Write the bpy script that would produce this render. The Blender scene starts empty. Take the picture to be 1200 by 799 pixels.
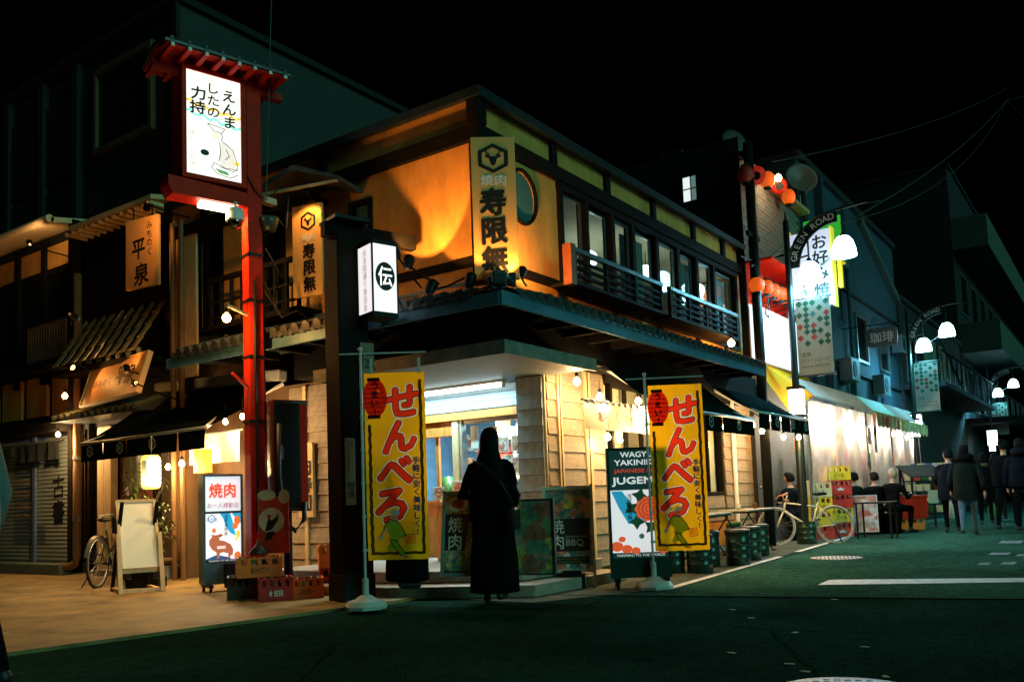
import bpy, bmesh, math, random
from mathutils import Vector, Matrix
RAD = math.radians
rnd = random.Random(11)
scene = bpy.context.scene
col = scene.collection

# ------------------------------------------------------------------ camera
HEAD, PITCH, ROLL, FPX, PPY, EYE = RAD(35.11), RAD(4.476), RAD(2.086), 1021.8, 504.5, 1.0
F0 = Vector((math.cos(HEAD), math.sin(HEAD), 0)); R0 = Vector((math.sin(HEAD), -math.cos(HEAD), 0)); ZZ = Vector((0, 0, 1))
FW = F0*math.cos(PITCH) + ZZ*math.sin(PITCH); U0 = ZZ*math.cos(PITCH) - F0*math.sin(PITCH)
RT = R0*math.cos(ROLL) - U0*math.sin(ROLL); UP = U0*math.cos(ROLL) + R0*math.sin(ROLL)
cd = bpy.data.cameras.new('camera'); cam = bpy.data.objects.new('camera', cd); col.objects.link(cam)
cd.sensor_width = 36; cd.lens = FPX/1200*36; cd.shift_y = (PPY-399.5)/1200; cd.clip_start = .05; cd.clip_end = 600
m3 = Matrix((RT, UP, -FW)).transposed()
cam.matrix_world = Matrix.Translation((0, 0, EYE)) @ m3.to_4x4()
scene.camera = cam
def at(px, py, x=None, y=None, z=None):
    """the point on a wall or floor plane that the surveyed photograph pixel shows"""
    d = FW + RT*((px-600)/FPX) - UP*((py-PPY)/FPX)
    o = Vector((0, 0, EYE))
    if x is not None: t = x/d.x
    elif y is not None: t = y/d.y
    else: t = (z-EYE)/d.z
    return o + d*t

# ------------------------------------------------------------------ world, sun, exposure
w = bpy.data.worlds.new('World'); scene.world = w; w.use_nodes = True
nt = w.node_tree; bg = nt.nodes['Background']
sky = nt.nodes.new('ShaderNodeTexSky'); sky.sky_type = 'NISHITA'; sky.sun_disc = False
sky.sun_elevation = RAD(-6.5); sky.sun_rotation = RAD(200)
nt.links.new(sky.outputs[0], bg.inputs[0]); bg.inputs[1].default_value = 0.05
sd = bpy.data.lights.new('fill_sun', 'SUN'); sd.energy = 0.85; sd.angle = RAD(25); sd.color = (.27, 1, .8)  # soft teal fill added to lift the street-side faces, not moonlight
so = bpy.data.objects.new('fill_sun', sd); col.objects.link(so); so.rotation_euler = Vector((.13, .93, -.3)).to_track_quat('-Z', 'Y').to_euler()
vs = scene.view_settings; vs.view_transform = 'Standard'; vs.look = 'None'; vs.gamma = 1; vs.exposure = 0
vs.use_curve_mapping = False
scene.cycles.use_denoising = True
scene.cycles.max_bounces = 8; scene.cycles.transparent_max_bounces = 24
scene.cycles.sample_clamp_indirect = 4.0
scene.cycles.caustics_reflective = False; scene.cycles.caustics_refractive = False

# ------------------------------------------------------------------ materials
MATS = {}
def mat(name, c, rough=.6, metal=0., var=.15, vscale=6., bump=0., bscale=40., emit=None, es=0., spec=.4, stretch=None, coat=0.):
    if name in MATS: return MATS[name]
    m = bpy.data.materials.new(name); m.use_nodes = True; MATS[name] = m
    n = m.node_tree; b = n.nodes['Principled BSDF']
    b.inputs['Roughness'].default_value = rough; b.inputs['Metallic'].default_value = metal
    b.inputs['Specular IOR Level'].default_value = spec
    b.inputs['Coat Weight'].default_value = coat
    c4 = (*c, 1)
    b.inputs['Base Color'].default_value = c4
    if var > 0 or bump > 0:
        tc = n.nodes.new('ShaderNodeTexCoord'); mp = n.nodes.new('ShaderNodeMapping')
        n.links.new(tc.outputs['Object'], mp.inputs[0])
        if stretch: mp.inputs['Scale'].default_value = stretch
    if var > 0:
        t = n.nodes.new('ShaderNodeTexNoise'); t.inputs['Scale'].default_value = vscale; t.inputs['Detail'].default_value = 6
        t.inputs['Roughness'].default_value = .65
        n.links.new(mp.outputs[0], t.inputs[0])
        r = n.nodes.new('ShaderNodeValToRGB')
        r.color_ramp.elements[0].position = .3; r.color_ramp.elements[1].position = .7
        r.color_ramp.elements[0].color = tuple(max(0, k*(1-var*1.5)) for k in c)+(1,)
        r.color_ramp.elements[1].color = tuple(min(1, k*(1+var)) for k in c)+(1,)
        n.links.new(t.outputs[0], r.inputs[0]); n.links.new(r.outputs[0], b.inputs['Base Color'])
        mr = n.nodes.new('ShaderNodeMapRange'); mr.inputs[3].default_value = max(.02, rough-.12); mr.inputs[4].default_value = min(1, rough+.12)
        n.links.new(t.outputs[0], mr.inputs[0]); n.links.new(mr.outputs[0], b.inputs['Roughness'])
    if bump > 0:
        t2 = n.nodes.new('ShaderNodeTexNoise'); t2.inputs['Scale'].default_value = bscale; t2.inputs['Detail'].default_value = 4
        n.links.new(mp.outputs[0], t2.inputs[0])
        bp = n.nodes.new('ShaderNodeBump'); bp.inputs['Strength'].default_value = bump; bp.inputs['Distance'].default_value = .02
        n.links.new(t2.outputs[0], bp.inputs['Height']); n.links.new(bp.outputs[0], b.inputs['Normal'])
    if emit:
        b.inputs['Emission Color'].default_value = (*emit, 1); b.inputs['Emission Strength'].default_value = es
    return m
def glow(name, c=(), s=0):
    """a surface that gives off light"""
    return mat(name, (.8, .8, .8), .5, var=0, emit=c, es=s)
def glass(name, tint=(1, 1, 1), mix=.12, rough=.03):
    if name in MATS: return MATS[name]
    m = bpy.data.materials.new(name); m.use_nodes = True; MATS[name] = m
    n = m.node_tree; n.nodes.remove(n.nodes['Principled BSDF']); out = n.nodes['Material Output']
    tr = n.nodes.new('ShaderNodeBsdfTransparent'); tr.inputs[0].default_value = (*tint, 1)
    gl = n.nodes.new('ShaderNodeBsdfGlossy'); gl.inputs['Roughness'].default_value = rough
    mx = n.nodes.new('ShaderNodeMixShader'); fr = n.nodes.new('ShaderNodeFresnel'); fr.inputs[0].default_value = 1.5
    ad = n.nodes.new('ShaderNodeMath'); ad.operation = 'ADD'; ad.inputs[1].default_value = mix; ad.use_clamp = True
    ge = n.nodes.new('ShaderNodeNewGeometry'); iv = n.nodes.new('ShaderNodeMath'); iv.operation = 'SUBTRACT'; iv.inputs[0].default_value = 1; n.links.new(ge.outputs['Backfacing'], iv.inputs[1])
    mu = n.nodes.new('ShaderNodeMath'); mu.operation = 'MULTIPLY'     # the far face of a pane adds no second mirror
    n.links.new(fr.outputs[0], ad.inputs[0]); n.links.new(ad.outputs[0], mu.inputs[0]); n.links.new(iv.outputs[0], mu.inputs[1]); n.links.new(mu.outputs[0], mx.inputs[0])
    n.links.new(tr.outputs[0], mx.inputs[1]); n.links.new(gl.outputs[0], mx.inputs[2]); n.links.new(mx.outputs[0], out.inputs[0])
    return m
def vinyl(name, tint=(.95, .93, .9), haze=.35):
    if name in MATS: return MATS[name]
    m = bpy.data.materials.new(name); m.use_nodes = True; MATS[name] = m
    n = m.node_tree; n.nodes.remove(n.nodes['Principled BSDF']); out = n.nodes['Material Output']
    tr = n.nodes.new('ShaderNodeBsdfTransparent'); tr.inputs[0].default_value = (*tint, 1)
    gl = n.nodes.new('ShaderNodeBsdfGlossy'); gl.inputs['Roughness'].default_value = .12
    tl = n.nodes.new('ShaderNodeBsdfTranslucent'); tl.inputs[0].default_value = (.9, .88, .85, 1)
    m1 = n.nodes.new('ShaderNodeMixShader'); m1.inputs[0].default_value = .25
    m2 = n.nodes.new('ShaderNodeMixShader')
    tc = n.nodes.new('ShaderNodeTexCoord'); t = n.nodes.new('ShaderNodeTexNoise'); t.inputs['Scale'].default_value = 4; t.inputs['Detail'].default_value = 5
    mr = n.nodes.new('ShaderNodeMapRange'); mr.inputs[3].default_value = haze*.4; mr.inputs[4].default_value = haze*1.6
    n.links.new(tc.outputs['Object'], t.inputs[0]); n.links.new(t.outputs[0], mr.inputs[0]); n.links.new(mr.outputs[0], m2.inputs[0])
    n.links.new(tl.outputs[0], m1.inputs[1]); n.links.new(gl.outputs[0], m1.inputs[2])
    n.links.new(tr.outputs[0], m2.inputs[1]); n.links.new(m1.outputs[0], m2.inputs[2])
    bp = n.nodes.new('ShaderNodeBump'); bp.inputs['Strength'].default_value = .5; bp.inputs['Distance'].default_value = .03
    n.links.new(t.outputs[0], bp.inputs['Height']); n.links.new(bp.outputs[0], gl.inputs['Normal'])
    n.links.new(m2.outputs[0], out.inputs[0])
    return m
def foodprint(name, cols, scale=9., emit=0.):
    """a printed food photograph: blotches of the dish colours on a dark ground"""
    if name in MATS: return MATS[name]
    m = bpy.data.materials.new(name); m.use_nodes = True; MATS[name] = m
    n = m.node_tree; b = n.nodes['Principled BSDF']; b.inputs['Roughness'].default_value = .3
    tc = n.nodes.new('ShaderNodeTexCoord')
    vo = n.nodes.new('ShaderNodeTexVoronoi'); vo.inputs['Scale'].default_value = scale
    ns = n.nodes.new('ShaderNodeTexNoise'); ns.inputs['Scale'].default_value = scale*1.3; ns.inputs['Detail'].default_value = 8
    av = n.nodes.new('ShaderNodeMixRGB'); av.inputs[0].default_value = .12
    n.links.new(tc.outputs['Object'], ns.inputs[0]); n.links.new(tc.outputs['Object'], av.inputs[1]); n.links.new(ns.outputs[1], av.inputs[2])
    n.links.new(av.outputs[0], vo.inputs[0])
    r = n.nodes.new('ShaderNodeValToRGB'); r.color_ramp.interpolation = 'CONSTANT'
    while len(r.color_ramp.elements) < len(cols): r.color_ramp.elements.new(.5)
    for i, c in enumerate(cols):
        r.color_ramp.elements[i].position = i/len(cols); r.color_ramp.elements[i].color = (*c, 1)
    sp = n.nodes.new('ShaderNodeSeparateColor'); n.links.new(vo.outputs['Color'], sp.inputs[0]); n.links.new(sp.outputs[0], r.inputs[0])
    mx = n.nodes.new('ShaderNodeMixRGB'); mx.blend_type = 'MULTIPLY'; mx.inputs[0].default_value = .8
    r2 = n.nodes.new('ShaderNodeValToRGB'); r2.color_ramp.elements[0].position = .35; r2.color_ramp.elements[1].position = .6
    r2.color_ramp.elements[0].color = (.35, .35, .35, 1)
    n.links.new(ns.outputs[0], r2.inputs[0]); n.links.new(r.outputs[0], mx.inputs[1]); n.links.new(r2.outputs[0], mx.inputs[2])
    n.links.new(mx.outputs[0], b.inputs['Base Color'])
    if emit: n.links.new(mx.outputs[0], b.inputs['Emission Color']); b.inputs['Emission Strength'].default_value = emit
    return m

# ------------------------------------------------------------------ objects
MW = {}
def tag(o, label=None, cat=None, group=None, kind=None):
    if label: o['label'] = label
    if cat: o['category'] = cat
    if group: o['group'] = group
    if kind: o['kind'] = kind
    return o
def thing(name, label, cat, loc=(0, 0, 0), rz=0., group=None):
    o = bpy.data.objects.new(name, None); col.objects.link(o); o.empty_display_size = .1
    o.location = loc; o.rotation_euler = (0, 0, rz)
    MW[o.name] = Matrix.Translation(Vector(loc)) @ Matrix.Rotation(rz, 4, 'Z')
    return tag(o, label, cat, group)
def wm(o): return MW.get(o.name, Matrix.Identity(4)) if o else Matrix.Identity(4)
class MB:
    def __init__(s): s.v = []; s.f = []; s.mi = []; s.cm = 0
    def add(s, vs, fs):
        k = len(s.v); s.v += [Vector(p) for p in vs]
        for f in fs: s.f.append([i+k for i in f]); s.mi.append(s.cm)
        return s
    def m(s, i): s.cm = i; return s
    def box(s, x0, x1, y0, y1, z0, z1):
        x0, x1 = sorted((x0, x1)); y0, y1 = sorted((y0, y1)); z0, z1 = sorted((z0, z1))
        return s.add([(x0,y0,z0),(x1,y0,z0),(x1,y1,z0),(x0,y1,z0),(x0,y0,z1),(x1,y0,z1),(x1,y1,z1),(x0,y1,z1)],
                     [(3,2,1,0),(4,5,6,7),(0,1,5,4),(1,2,6,5),(2,3,7,6),(3,0,4,7)])
    def bar(s, p, q, a, b, up=(0, 0, 1)):
        """beam from p to q: a wide (sideways), b high"""
        p, q = Vector(p), Vector(q); d = (q-p).normalized(); u = Vector(up)
        if abs(d.dot(u)) > .97: u = Vector((0, 1, 0)) if abs(d.y) < .9 else Vector((1, 0, 0))
        sx = d.cross(u).normalized()*(a/2); sy = sx.cross(d).normalized()*(b/2)
        vs = [c+e for c in (p, q) for e in (-sx-sy, sx-sy, sx+sy, -sx+sy)]
        return s.add(vs, [(3,2,1,0),(4,5,6,7),(0,1,5,4),(1,2,6,5),(2,3,7,6),(3,0,4,7)])
    def ring(s, c, d, r, n, ry=None, rot=0):
        d = Vector(d).normalized(); u = Vector((0, 0, 1)) if abs(d.z) < .9 else Vector((1, 0, 0))
        a = d.cross(u).normalized(); b = a.cross(d).normalized(); ry = r if ry is None else ry
        return [Vector(c)+a*r*math.cos(rot+2*math.pi*i/n)+b*ry*math.sin(rot+2*math.pi*i/n) for i in range(n)]
    def loft(s, rings, caps=True, closed=False):
        n = len(rings[0]); k = len(s.v); vs = [p for r in rings for p in r]; fs = []
        for j in range(len(rings)-1 + (1 if closed else 0)):
            j2 = (j+1) % len(rings)
            for i in range(n): fs.append((j*n+i, j*n+(i+1) % n, j2*n+(i+1) % n, j2*n+i))
        if caps and not closed: fs += [tuple(reversed(range(n))), tuple((len(rings)-1)*n+i for i in range(n))]
        return s.add(vs, fs)
    def cyl(s, p, q, r, n=12, r2=None):
        d = Vector(q)-Vector(p); return s.loft([s.ring(p, d, r, n), s.ring(q, d, r if r2 is None else r2, n)])
    def tube(s, pts, r, n=8):
        pts = [Vector(p) for p in pts]; rings = []
        for i, p in enumerate(pts):
            d = pts[min(i+1, len(pts)-1)]-pts[max(i-1, 0)]
            rr = r[i] if isinstance(r, (list, tuple)) else r
            rings.append(s.ring(p, d, rr, n))
        return s.loft(rings)
    def lathe(s, prof, n=16, c=(0, 0, 0), sx=1., sy=1.):
        c = Vector(c)
        return s.loft([[c+Vector((r*sx*math.cos(2*math.pi*i/n), r*sy*math.sin(2*math.pi*i/n), z)) for i in range(n)] for r, z in prof])
    def prism(s, poly, o, u, v, d):
        """polygon poly in the u,v plane through o, pushed along vector d"""
        o, u, v, d = Vector(o), Vector(u), Vector(v), Vector(d); n = len(poly)
        a = [o+u*x+v*y for x, y in poly]
        return s.add(a+[p+d for p in a], [tuple(reversed(range(n))), tuple(n+i for i in range(n))]+[(i, (i+1) % n, n+(i+1) % n, n+i) for i in range(n)])
    def poly(s, pts): return s.add(pts, [tuple(range(len(pts)))])
    def sphere(s, c, r, n=10, m=7, sc=(1, 1, 1)):
        c = Vector(c); rings = []
        for j in range(m+1):
            a = math.pi*(j+.02*(j == 0)-.02*(j == m))/m
            rings.append([c+Vector((r*sc[0]*math.sin(a)*math.cos(2*math.pi*i/n), r*sc[1]*math.sin(a)*math.sin(2*math.pi*i/n), -r*sc[2]*math.cos(a))) for i in range(n)])
        return s.loft(rings)
    def mesh(s, name, mats, smooth=False, M=None):
        me = bpy.data.meshes.new(name)
        vs = [M @ p for p in s.v] if M is not None else s.v
        me.from_pydata([tuple(p) for p in vs], [], s.f)
        for mm in (mats if isinstance(mats, (list, tuple)) else [mats]): me.materials.append(mm)
        me.polygons.foreach_set('material_index', s.mi)
        if smooth: me.polygons.foreach_set('use_smooth', [True]*len(me.polygons))
        me.update()
        b = bmesh.new(); b.from_mesh(me); bmesh.ops.recalc_face_normals(b, faces=b.faces); b.to_mesh(me); b.free()
        return me
    def build(s, name, mats, parent=None, smooth=False, world=False, bevel=0., auto=False):
        """one mesh object; world=True: the points are world points, else they are local to the parent"""
        M = wm(parent).inverted() if (world and parent) else None
        o = bpy.data.objects.new(name, s.mesh(name, mats, smooth, M)); col.objects.link(o)
        if parent: o.parent = parent; MW[o.name] = wm(parent)
        if bevel:
            md = o.modifiers.new('bevel', 'BEVEL'); md.width = bevel; md.segments = 2; md.limit_method = 'ANGLE'
        if auto and smooth:
            for p in o.data.polygons: p.use_smooth = True
            o.data.set_sharp_from_angle(angle=RAD(40))
        return o
def inst(name, me, parent, loc, rot=(0, 0, 0), sc=(1, 1, 1)):
    o = bpy.data.objects.new(name, me); col.objects.link(o)
    if parent: o.parent = parent
    o.location = loc; o.rotation_euler = rot; o.scale = sc
    return o
def copy_tree(o, loc=None, rz=None, label=None, parent=None):
    c = o.copy(); col.objects.link(c)
    if parent: c.parent = parent
    if loc is not None: c.location = loc
    if rz is not None: c.rotation_euler = (0, 0, rz)
    if label: c['label'] = label
    if not parent: MW[c.name] = Matrix.Translation(c.location) @ Matrix.Rotation(c.rotation_euler.z, 4, 'Z')
    for ch in list(o.children): copy_tree(ch, parent=c)
    return c
def lamp(kind, name, loc, power, c, parent=None, size=.03, aim=None, spot=60, blend=.3, sy=None):
    """the light of a lamp that the photograph shows lit; loc and aim are world points"""
    l = bpy.data.lights.new(name, kind); l.energy = power; l.color = c
    if kind in ('POINT', 'SPOT'): l.shadow_soft_size = size
    if kind == 'SPOT': l.spot_size = RAD(spot); l.spot_blend = blend
    if kind == 'AREA':
        l.size = size
        if sy: l.shape = 'RECTANGLE'; l.size_y = sy
    o = bpy.data.objects.new(name, l); col.objects.link(o)
    M = Matrix.Translation(Vector(loc))
    if aim is not None: M = M @ (Vector(aim)-Vector(loc)).to_track_quat('-Z', 'Y').to_matrix().to_4x4()
    if parent: o.parent = parent; M = wm(parent).inverted() @ M
    o.matrix_local = M
    return o

# ------------------------------------------------------------------ lettering (flat print)
GL = {}
def glyph(s, bold=0.):
    k = (s, bold)
    if k in GL: return GL[k]
    c = bpy.data.curves.new('t', 'FONT'); c.body = s; c.size = 1; c.resolution_u = 3; c.offset = bold; c.fill_mode = 'FRONT'
    o = bpy.data.objects.new('t', c); col.objects.link(o)
    dg = bpy.context.evaluated_depsgraph_get(); me = o.evaluated_get(dg).to_mesh()
    vs = [(v.co.x, v.co.y) for v in me.vertices]; fs = [tuple(p.vertices) for p in me.polygons]
    o.evaluated_get(dg).to_mesh_clear(); bpy.data.objects.remove(o); bpy.data.curves.remove(c)
    xs = [p[0] for p in vs] or [0]; ys = [p[1] for p in vs] or [0]
    GL[k] = (vs, fs, (min(xs), max(xs), min(ys), max(ys)))
    return GL[k]
def glyph_rim(s, off):
    """the outline of a character, pushed out by off, as a list of edges"""
    k = (s, off, 'rim')
    if k in GL: return GL[k]
    c = bpy.data.curves.new('t', 'FONT'); c.body = s; c.size = 1; c.resolution_u = 2; c.offset = off; c.fill_mode = 'FRONT'
    o = bpy.data.objects.new('t', c); col.objects.link(o)
    dg = bpy.context.evaluated_depsgraph_get(); me = o.evaluated_get(dg).to_mesh()
    de = set()
    for p in me.polygons:
        q = list(p.vertices)
        if p.normal.z < 0: q.reverse()
        for i in range(len(q)):
            a, b = q[i], q[(i+1) % len(q)]
            if (b, a) in de: de.discard((b, a))
            else: de.add((a, b))
    GL[k] = ([(v.co.x, v.co.y) for v in me.vertices], sorted(de))
    o.evaluated_get(dg).to_mesh_clear(); bpy.data.objects.remove(o); bpy.data.curves.remove(c)
    return GL[k]
def pieces(mb, name, m, parent):
    """a print of a few separate shapes becomes one part per shape"""
    up = list(range(len(mb.v)))
    def root(i):
        while up[i] != i: up[i] = up[up[i]]; i = up[i]
        return i
    for f in mb.f:
        for i in f[1:]: up[root(i)] = root(f[0])
    gs = {}
    for k, f in enumerate(mb.f): gs.setdefault(root(f[0]), []).append(f)
    if len(gs) > 400: return mb.build(name, m, parent)
    if len(gs) > 7:          # join the strokes of one character: boxes that touch
        bx = []
        for fs in gs.values():
            P = [mb.v[i] for f in fs for i in f]; bx.append([min(p.x for p in P), max(p.x for p in P), min(p.z for p in P), max(p.z for p in P), fs])
        q = .02*max(max(b[1] for b in bx)-min(b[0] for b in bx), max(b[3] for b in bx)-min(b[2] for b in bx)); ch = True
        while ch:
            ch = False; out = []
            for b in bx:
                for o in out:
                    if b[0] < o[1]+q and o[0] < b[1]+q and b[2] < o[3]+q and o[2] < b[3]+q:
                        o[0], o[1], o[2], o[3] = min(o[0], b[0]), max(o[1], b[1]), min(o[2], b[2]), max(o[3], b[3]); o[4] = o[4]+b[4]; ch = True; break
                else: out.append(b)
            bx = out
        gs = {k: b[4] for k, b in enumerate(bx)}
    if not 2 <= len(gs) <= 8: return mb.build(name, m, parent)
    for fs in gs.values():
        ids = sorted({i for f in fs for i in f}); mp = {i: j for j, i in enumerate(ids)}
        o = MB().add([mb.v[i] for i in ids], [tuple(mp[i] for i in f) for f in fs]).build(name, m, parent)
    return o
class Ink:
    """lettering laid out in a sign's own x (right) / z (up) plane at depth y"""
    def __init__(s, y): s.mb = MB(); s.y = y
    def put(s, pts, fs, rad):
        """one print of a glyph; rad > 0 fattens the strokes by overprinting, each pass 0.2 mm proud of the last"""
        s.mb.add([(x, s.y, z) for x, z in pts], fs)
        if rad > 0:
            for k in range(8):
                a = k*math.pi/4; dx, dz = rad*math.cos(a), rad*math.sin(a)
                s.mb.add([(x+dx, s.y-.0002*(k+1), z+dz) for x, z in pts], fs)
    def line(s, t, cx, cz, h, w=None, bold=0., slant=0.):
        vs, fs, (a, b, c, d) = glyph(t)
        k = h/max(d-c, 1e-6); kx = k if w is None else w/max(b-a, 1e-6)
        s.put([(cx+(x-(a+b)/2)*kx+slant*(y-(c+d)/2)*k, cz+(y-(c+d)/2)*k) for x, y in vs], fs, bold*k); return s
    def col(s, t, cx, ztop, cell, bold=0., squash=1., jit=0., slant=0.):
        """a column of Japanese characters, each in a square cell"""
        for i, ch in enumerate(t):
            if ch == ' ': continue
            vs, fs, (a, b, c, d) = glyph(ch)
            kz = cell/1.02; kx = kz*squash; oz = ztop-cell*(i+.5); jx = rnd.uniform(-jit, jit)*cell; mx, my = (a+b)/2, (c+d)/2
            s.put([(cx+jx+(x-mx)*kx, oz+(y-my)*kz+slant*(x-mx)*kx) for x, y in vs], fs, bold*kz)
        return s
    def row(s, t, x0, cz, cell, bold=0., squash=1.):
        for i, ch in enumerate(t):
            if ch == ' ': continue
            vs, fs, (a, b, c, d) = glyph(ch)
            k = cell/1.02; ox = x0+cell*squash*(i+.5)
            s.put([(ox+(x-(a+b)/2)*k*squash, cz+(y-(c+d)/2)*k) for x, y in vs], fs, bold*k)
        return s
    def rim(s, ch, cx, ztop, cell, off, wd, slant=0.):
        vs, es = glyph_rim(ch, off); _, _, (a, b, c, d) = glyph(ch); k = cell/1.02; oz = ztop-cell*.5
        P = [(cx+(x-(a+b)/2)*k, oz+(y-(c+d)/2)*k+slant*(x-(a+b)/2)*k) for x, y in vs]
        for i, j in es: s.stroke([P[i], P[j]], wd)
        return s
    def shape(s, pts): s.mb.poly([(x, s.y, z) for x, z in pts]); return s
    def stroke(s, pts, wd):
        for (x0, z0), (x1, z1) in zip(pts, pts[1:]):
            dx, dz = x1-x0, z1-z0; L = math.hypot(dx, dz) or 1; nx, nz = -dz/L*wd/2, dx/L*wd/2
            ex, ez = dx/L*wd*.3, dz/L*wd*.3
            s.mb.add([(x0+nx-ex, s.y, z0+nz-ez), (x0-nx-ex, s.y, z0-nz-ez), (x1-nx+ex, s.y, z1-nz+ez), (x1+nx+ex, s.y, z1+nz+ez)], [(0, 1, 2, 3)])
        return s
    def disc(s, cx, cz, r, rz=None, n=20): s.mb.poly([(cx+r*math.cos(2*math.pi*i/n), s.y, cz+(rz or r)*math.sin(2*math.pi*i/n)) for i in range(n)]); return s
    def hoop(s, cx, cz, r, wd, n=24, rot=0., rz=None):
        rz = rz or r
        a = [(cx+r*math.cos(rot+2*math.pi*i/n), s.y, cz+rz*math.sin(rot+2*math.pi*i/n)) for i in range(n)]
        b = [(cx+(r-wd)*math.cos(rot+2*math.pi*i/n), s.y, cz+(rz-wd)*math.sin(rot+2*math.pi*i/n)) for i in range(n)]
        s.mb.add(a+b, [(i, (i+1) % n, n+(i+1) % n, n+i) for i in range(n)]); return s
    def on(s, parent, m, name='lettering'): return pieces(s.mb, name, m, parent)
# ------------------------------------------------------------------ palette
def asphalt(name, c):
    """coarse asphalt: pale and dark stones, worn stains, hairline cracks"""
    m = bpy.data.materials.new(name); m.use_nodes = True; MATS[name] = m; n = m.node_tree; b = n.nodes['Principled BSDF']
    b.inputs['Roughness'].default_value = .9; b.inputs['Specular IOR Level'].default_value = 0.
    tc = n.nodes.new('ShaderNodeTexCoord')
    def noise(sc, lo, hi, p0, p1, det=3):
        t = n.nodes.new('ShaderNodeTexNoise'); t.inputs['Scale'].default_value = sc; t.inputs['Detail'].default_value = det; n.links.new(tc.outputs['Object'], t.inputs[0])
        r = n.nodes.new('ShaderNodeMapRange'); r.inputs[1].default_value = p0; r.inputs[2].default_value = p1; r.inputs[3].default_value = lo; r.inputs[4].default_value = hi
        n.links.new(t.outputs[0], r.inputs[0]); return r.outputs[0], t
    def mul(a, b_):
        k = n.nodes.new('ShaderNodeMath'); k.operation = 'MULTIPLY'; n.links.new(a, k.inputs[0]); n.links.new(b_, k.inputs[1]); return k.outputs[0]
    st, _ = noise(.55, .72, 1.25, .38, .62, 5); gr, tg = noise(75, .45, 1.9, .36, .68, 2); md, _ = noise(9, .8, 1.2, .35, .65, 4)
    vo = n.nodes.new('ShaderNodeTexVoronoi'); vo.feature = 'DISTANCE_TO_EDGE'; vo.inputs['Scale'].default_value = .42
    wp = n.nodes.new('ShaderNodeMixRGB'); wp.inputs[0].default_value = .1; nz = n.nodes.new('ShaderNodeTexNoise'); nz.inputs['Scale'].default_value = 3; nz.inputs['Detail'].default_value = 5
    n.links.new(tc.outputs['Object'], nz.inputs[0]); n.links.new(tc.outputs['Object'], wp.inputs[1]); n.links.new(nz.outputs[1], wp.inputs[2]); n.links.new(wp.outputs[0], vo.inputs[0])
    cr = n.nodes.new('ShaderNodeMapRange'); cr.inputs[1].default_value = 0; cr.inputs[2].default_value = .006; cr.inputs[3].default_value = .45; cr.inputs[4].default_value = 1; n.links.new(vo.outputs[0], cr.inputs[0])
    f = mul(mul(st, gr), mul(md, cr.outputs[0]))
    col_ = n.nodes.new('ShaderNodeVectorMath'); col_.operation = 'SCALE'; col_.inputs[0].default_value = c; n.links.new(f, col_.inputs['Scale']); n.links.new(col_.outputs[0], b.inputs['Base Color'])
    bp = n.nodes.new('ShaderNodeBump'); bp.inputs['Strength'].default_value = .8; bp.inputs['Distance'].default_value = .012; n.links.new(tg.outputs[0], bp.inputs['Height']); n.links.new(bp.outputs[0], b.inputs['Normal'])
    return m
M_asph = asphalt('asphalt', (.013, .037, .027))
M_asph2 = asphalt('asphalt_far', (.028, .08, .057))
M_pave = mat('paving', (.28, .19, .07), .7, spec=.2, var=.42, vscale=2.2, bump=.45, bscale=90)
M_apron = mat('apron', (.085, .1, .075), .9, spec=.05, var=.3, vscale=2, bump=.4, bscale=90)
M_white = mat('road_paint', (.62, .62, .6), .6, var=.35, vscale=9)
M_iron = mat('cast_iron', (.16, .16, .15), .5, .6, var=.3, vscale=20)
M_conc = mat('concrete', (.24, .24, .22), .75, var=.25, vscale=3, bump=.3)
M_stucco = mat('stucco', (.6, .29, .07), .9, spec=.1, stretch=(1, 1, .45), var=.2, vscale=3.0, bump=.25, bscale=120)
M_timber = mat('dark_timber', (.011, .009, .007), .7, spec=.05, var=.35, vscale=5, bump=.3, bscale=30, stretch=(1, 1, 8))
M_fascia = mat('blue_grey_metal', (.06, .17, .24), .45, .2, var=.2, vscale=4)  # bluish trim; the street lamps' blue light is put into its colour
M_roof = mat('roof_tile', (.045, .055, .055), .35, var=.3, vscale=8)
M_side = mat('wood_siding', (.27, .21, .145), .65, var=.3, vscale=3, bump=.4, bscale=25, stretch=(1.5, 1.5, 9))
M_board = mat('painted_board', (.36, .46, .5), .55, var=.12, vscale=3)
M_orange = mat('varnished_wood', (.6, .22, .045), .4, var=.25, vscale=4, bump=.2, stretch=(6, 6, 1))
M_pale = mat('pale_wood', (.6, .42, .22), .5, var=.15, vscale=5, stretch=(6, 6, 1))
M_redw = mat('red_brown_wood', (.28, .08, .035), .45, var=.25, vscale=5)
M_red = mat('red_lacquer', (.55, .02, .005), .5, spec=.08, var=.2, vscale=5)
M_black = mat('black_metal', (.007, .008, .008), .5, 0., spec=.15, var=.2)
M_grey = mat('grey_metal', (.3, .32, .31), .35, .7, var=.15)
M_whitep = mat('white_plastic', (.75, .75, .72), .4, var=.06)
M_ink = mat('black_ink', (.008, .008, .008), .5, var=0)
M_glass = glass('clear_glass', (.96, .99, .98), .05)
M_dglass = glass('dark_glass', (.35, .45, .42), .12)
M_cable = mat('cable_rubber', (.012, .012, .012), .5, var=0)
M_awn = mat('awning_cloth', (.006, .009, .008), .95, spec=0., var=.2, vscale=8, bump=.2)
M_cream = mat('cream_plaster', (.62, .58, .46), .8, var=.1)
M_brownw = mat('brown_wall', (.11, .06, .025), .7, var=.2, vscale=4, bump=.2)

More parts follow.
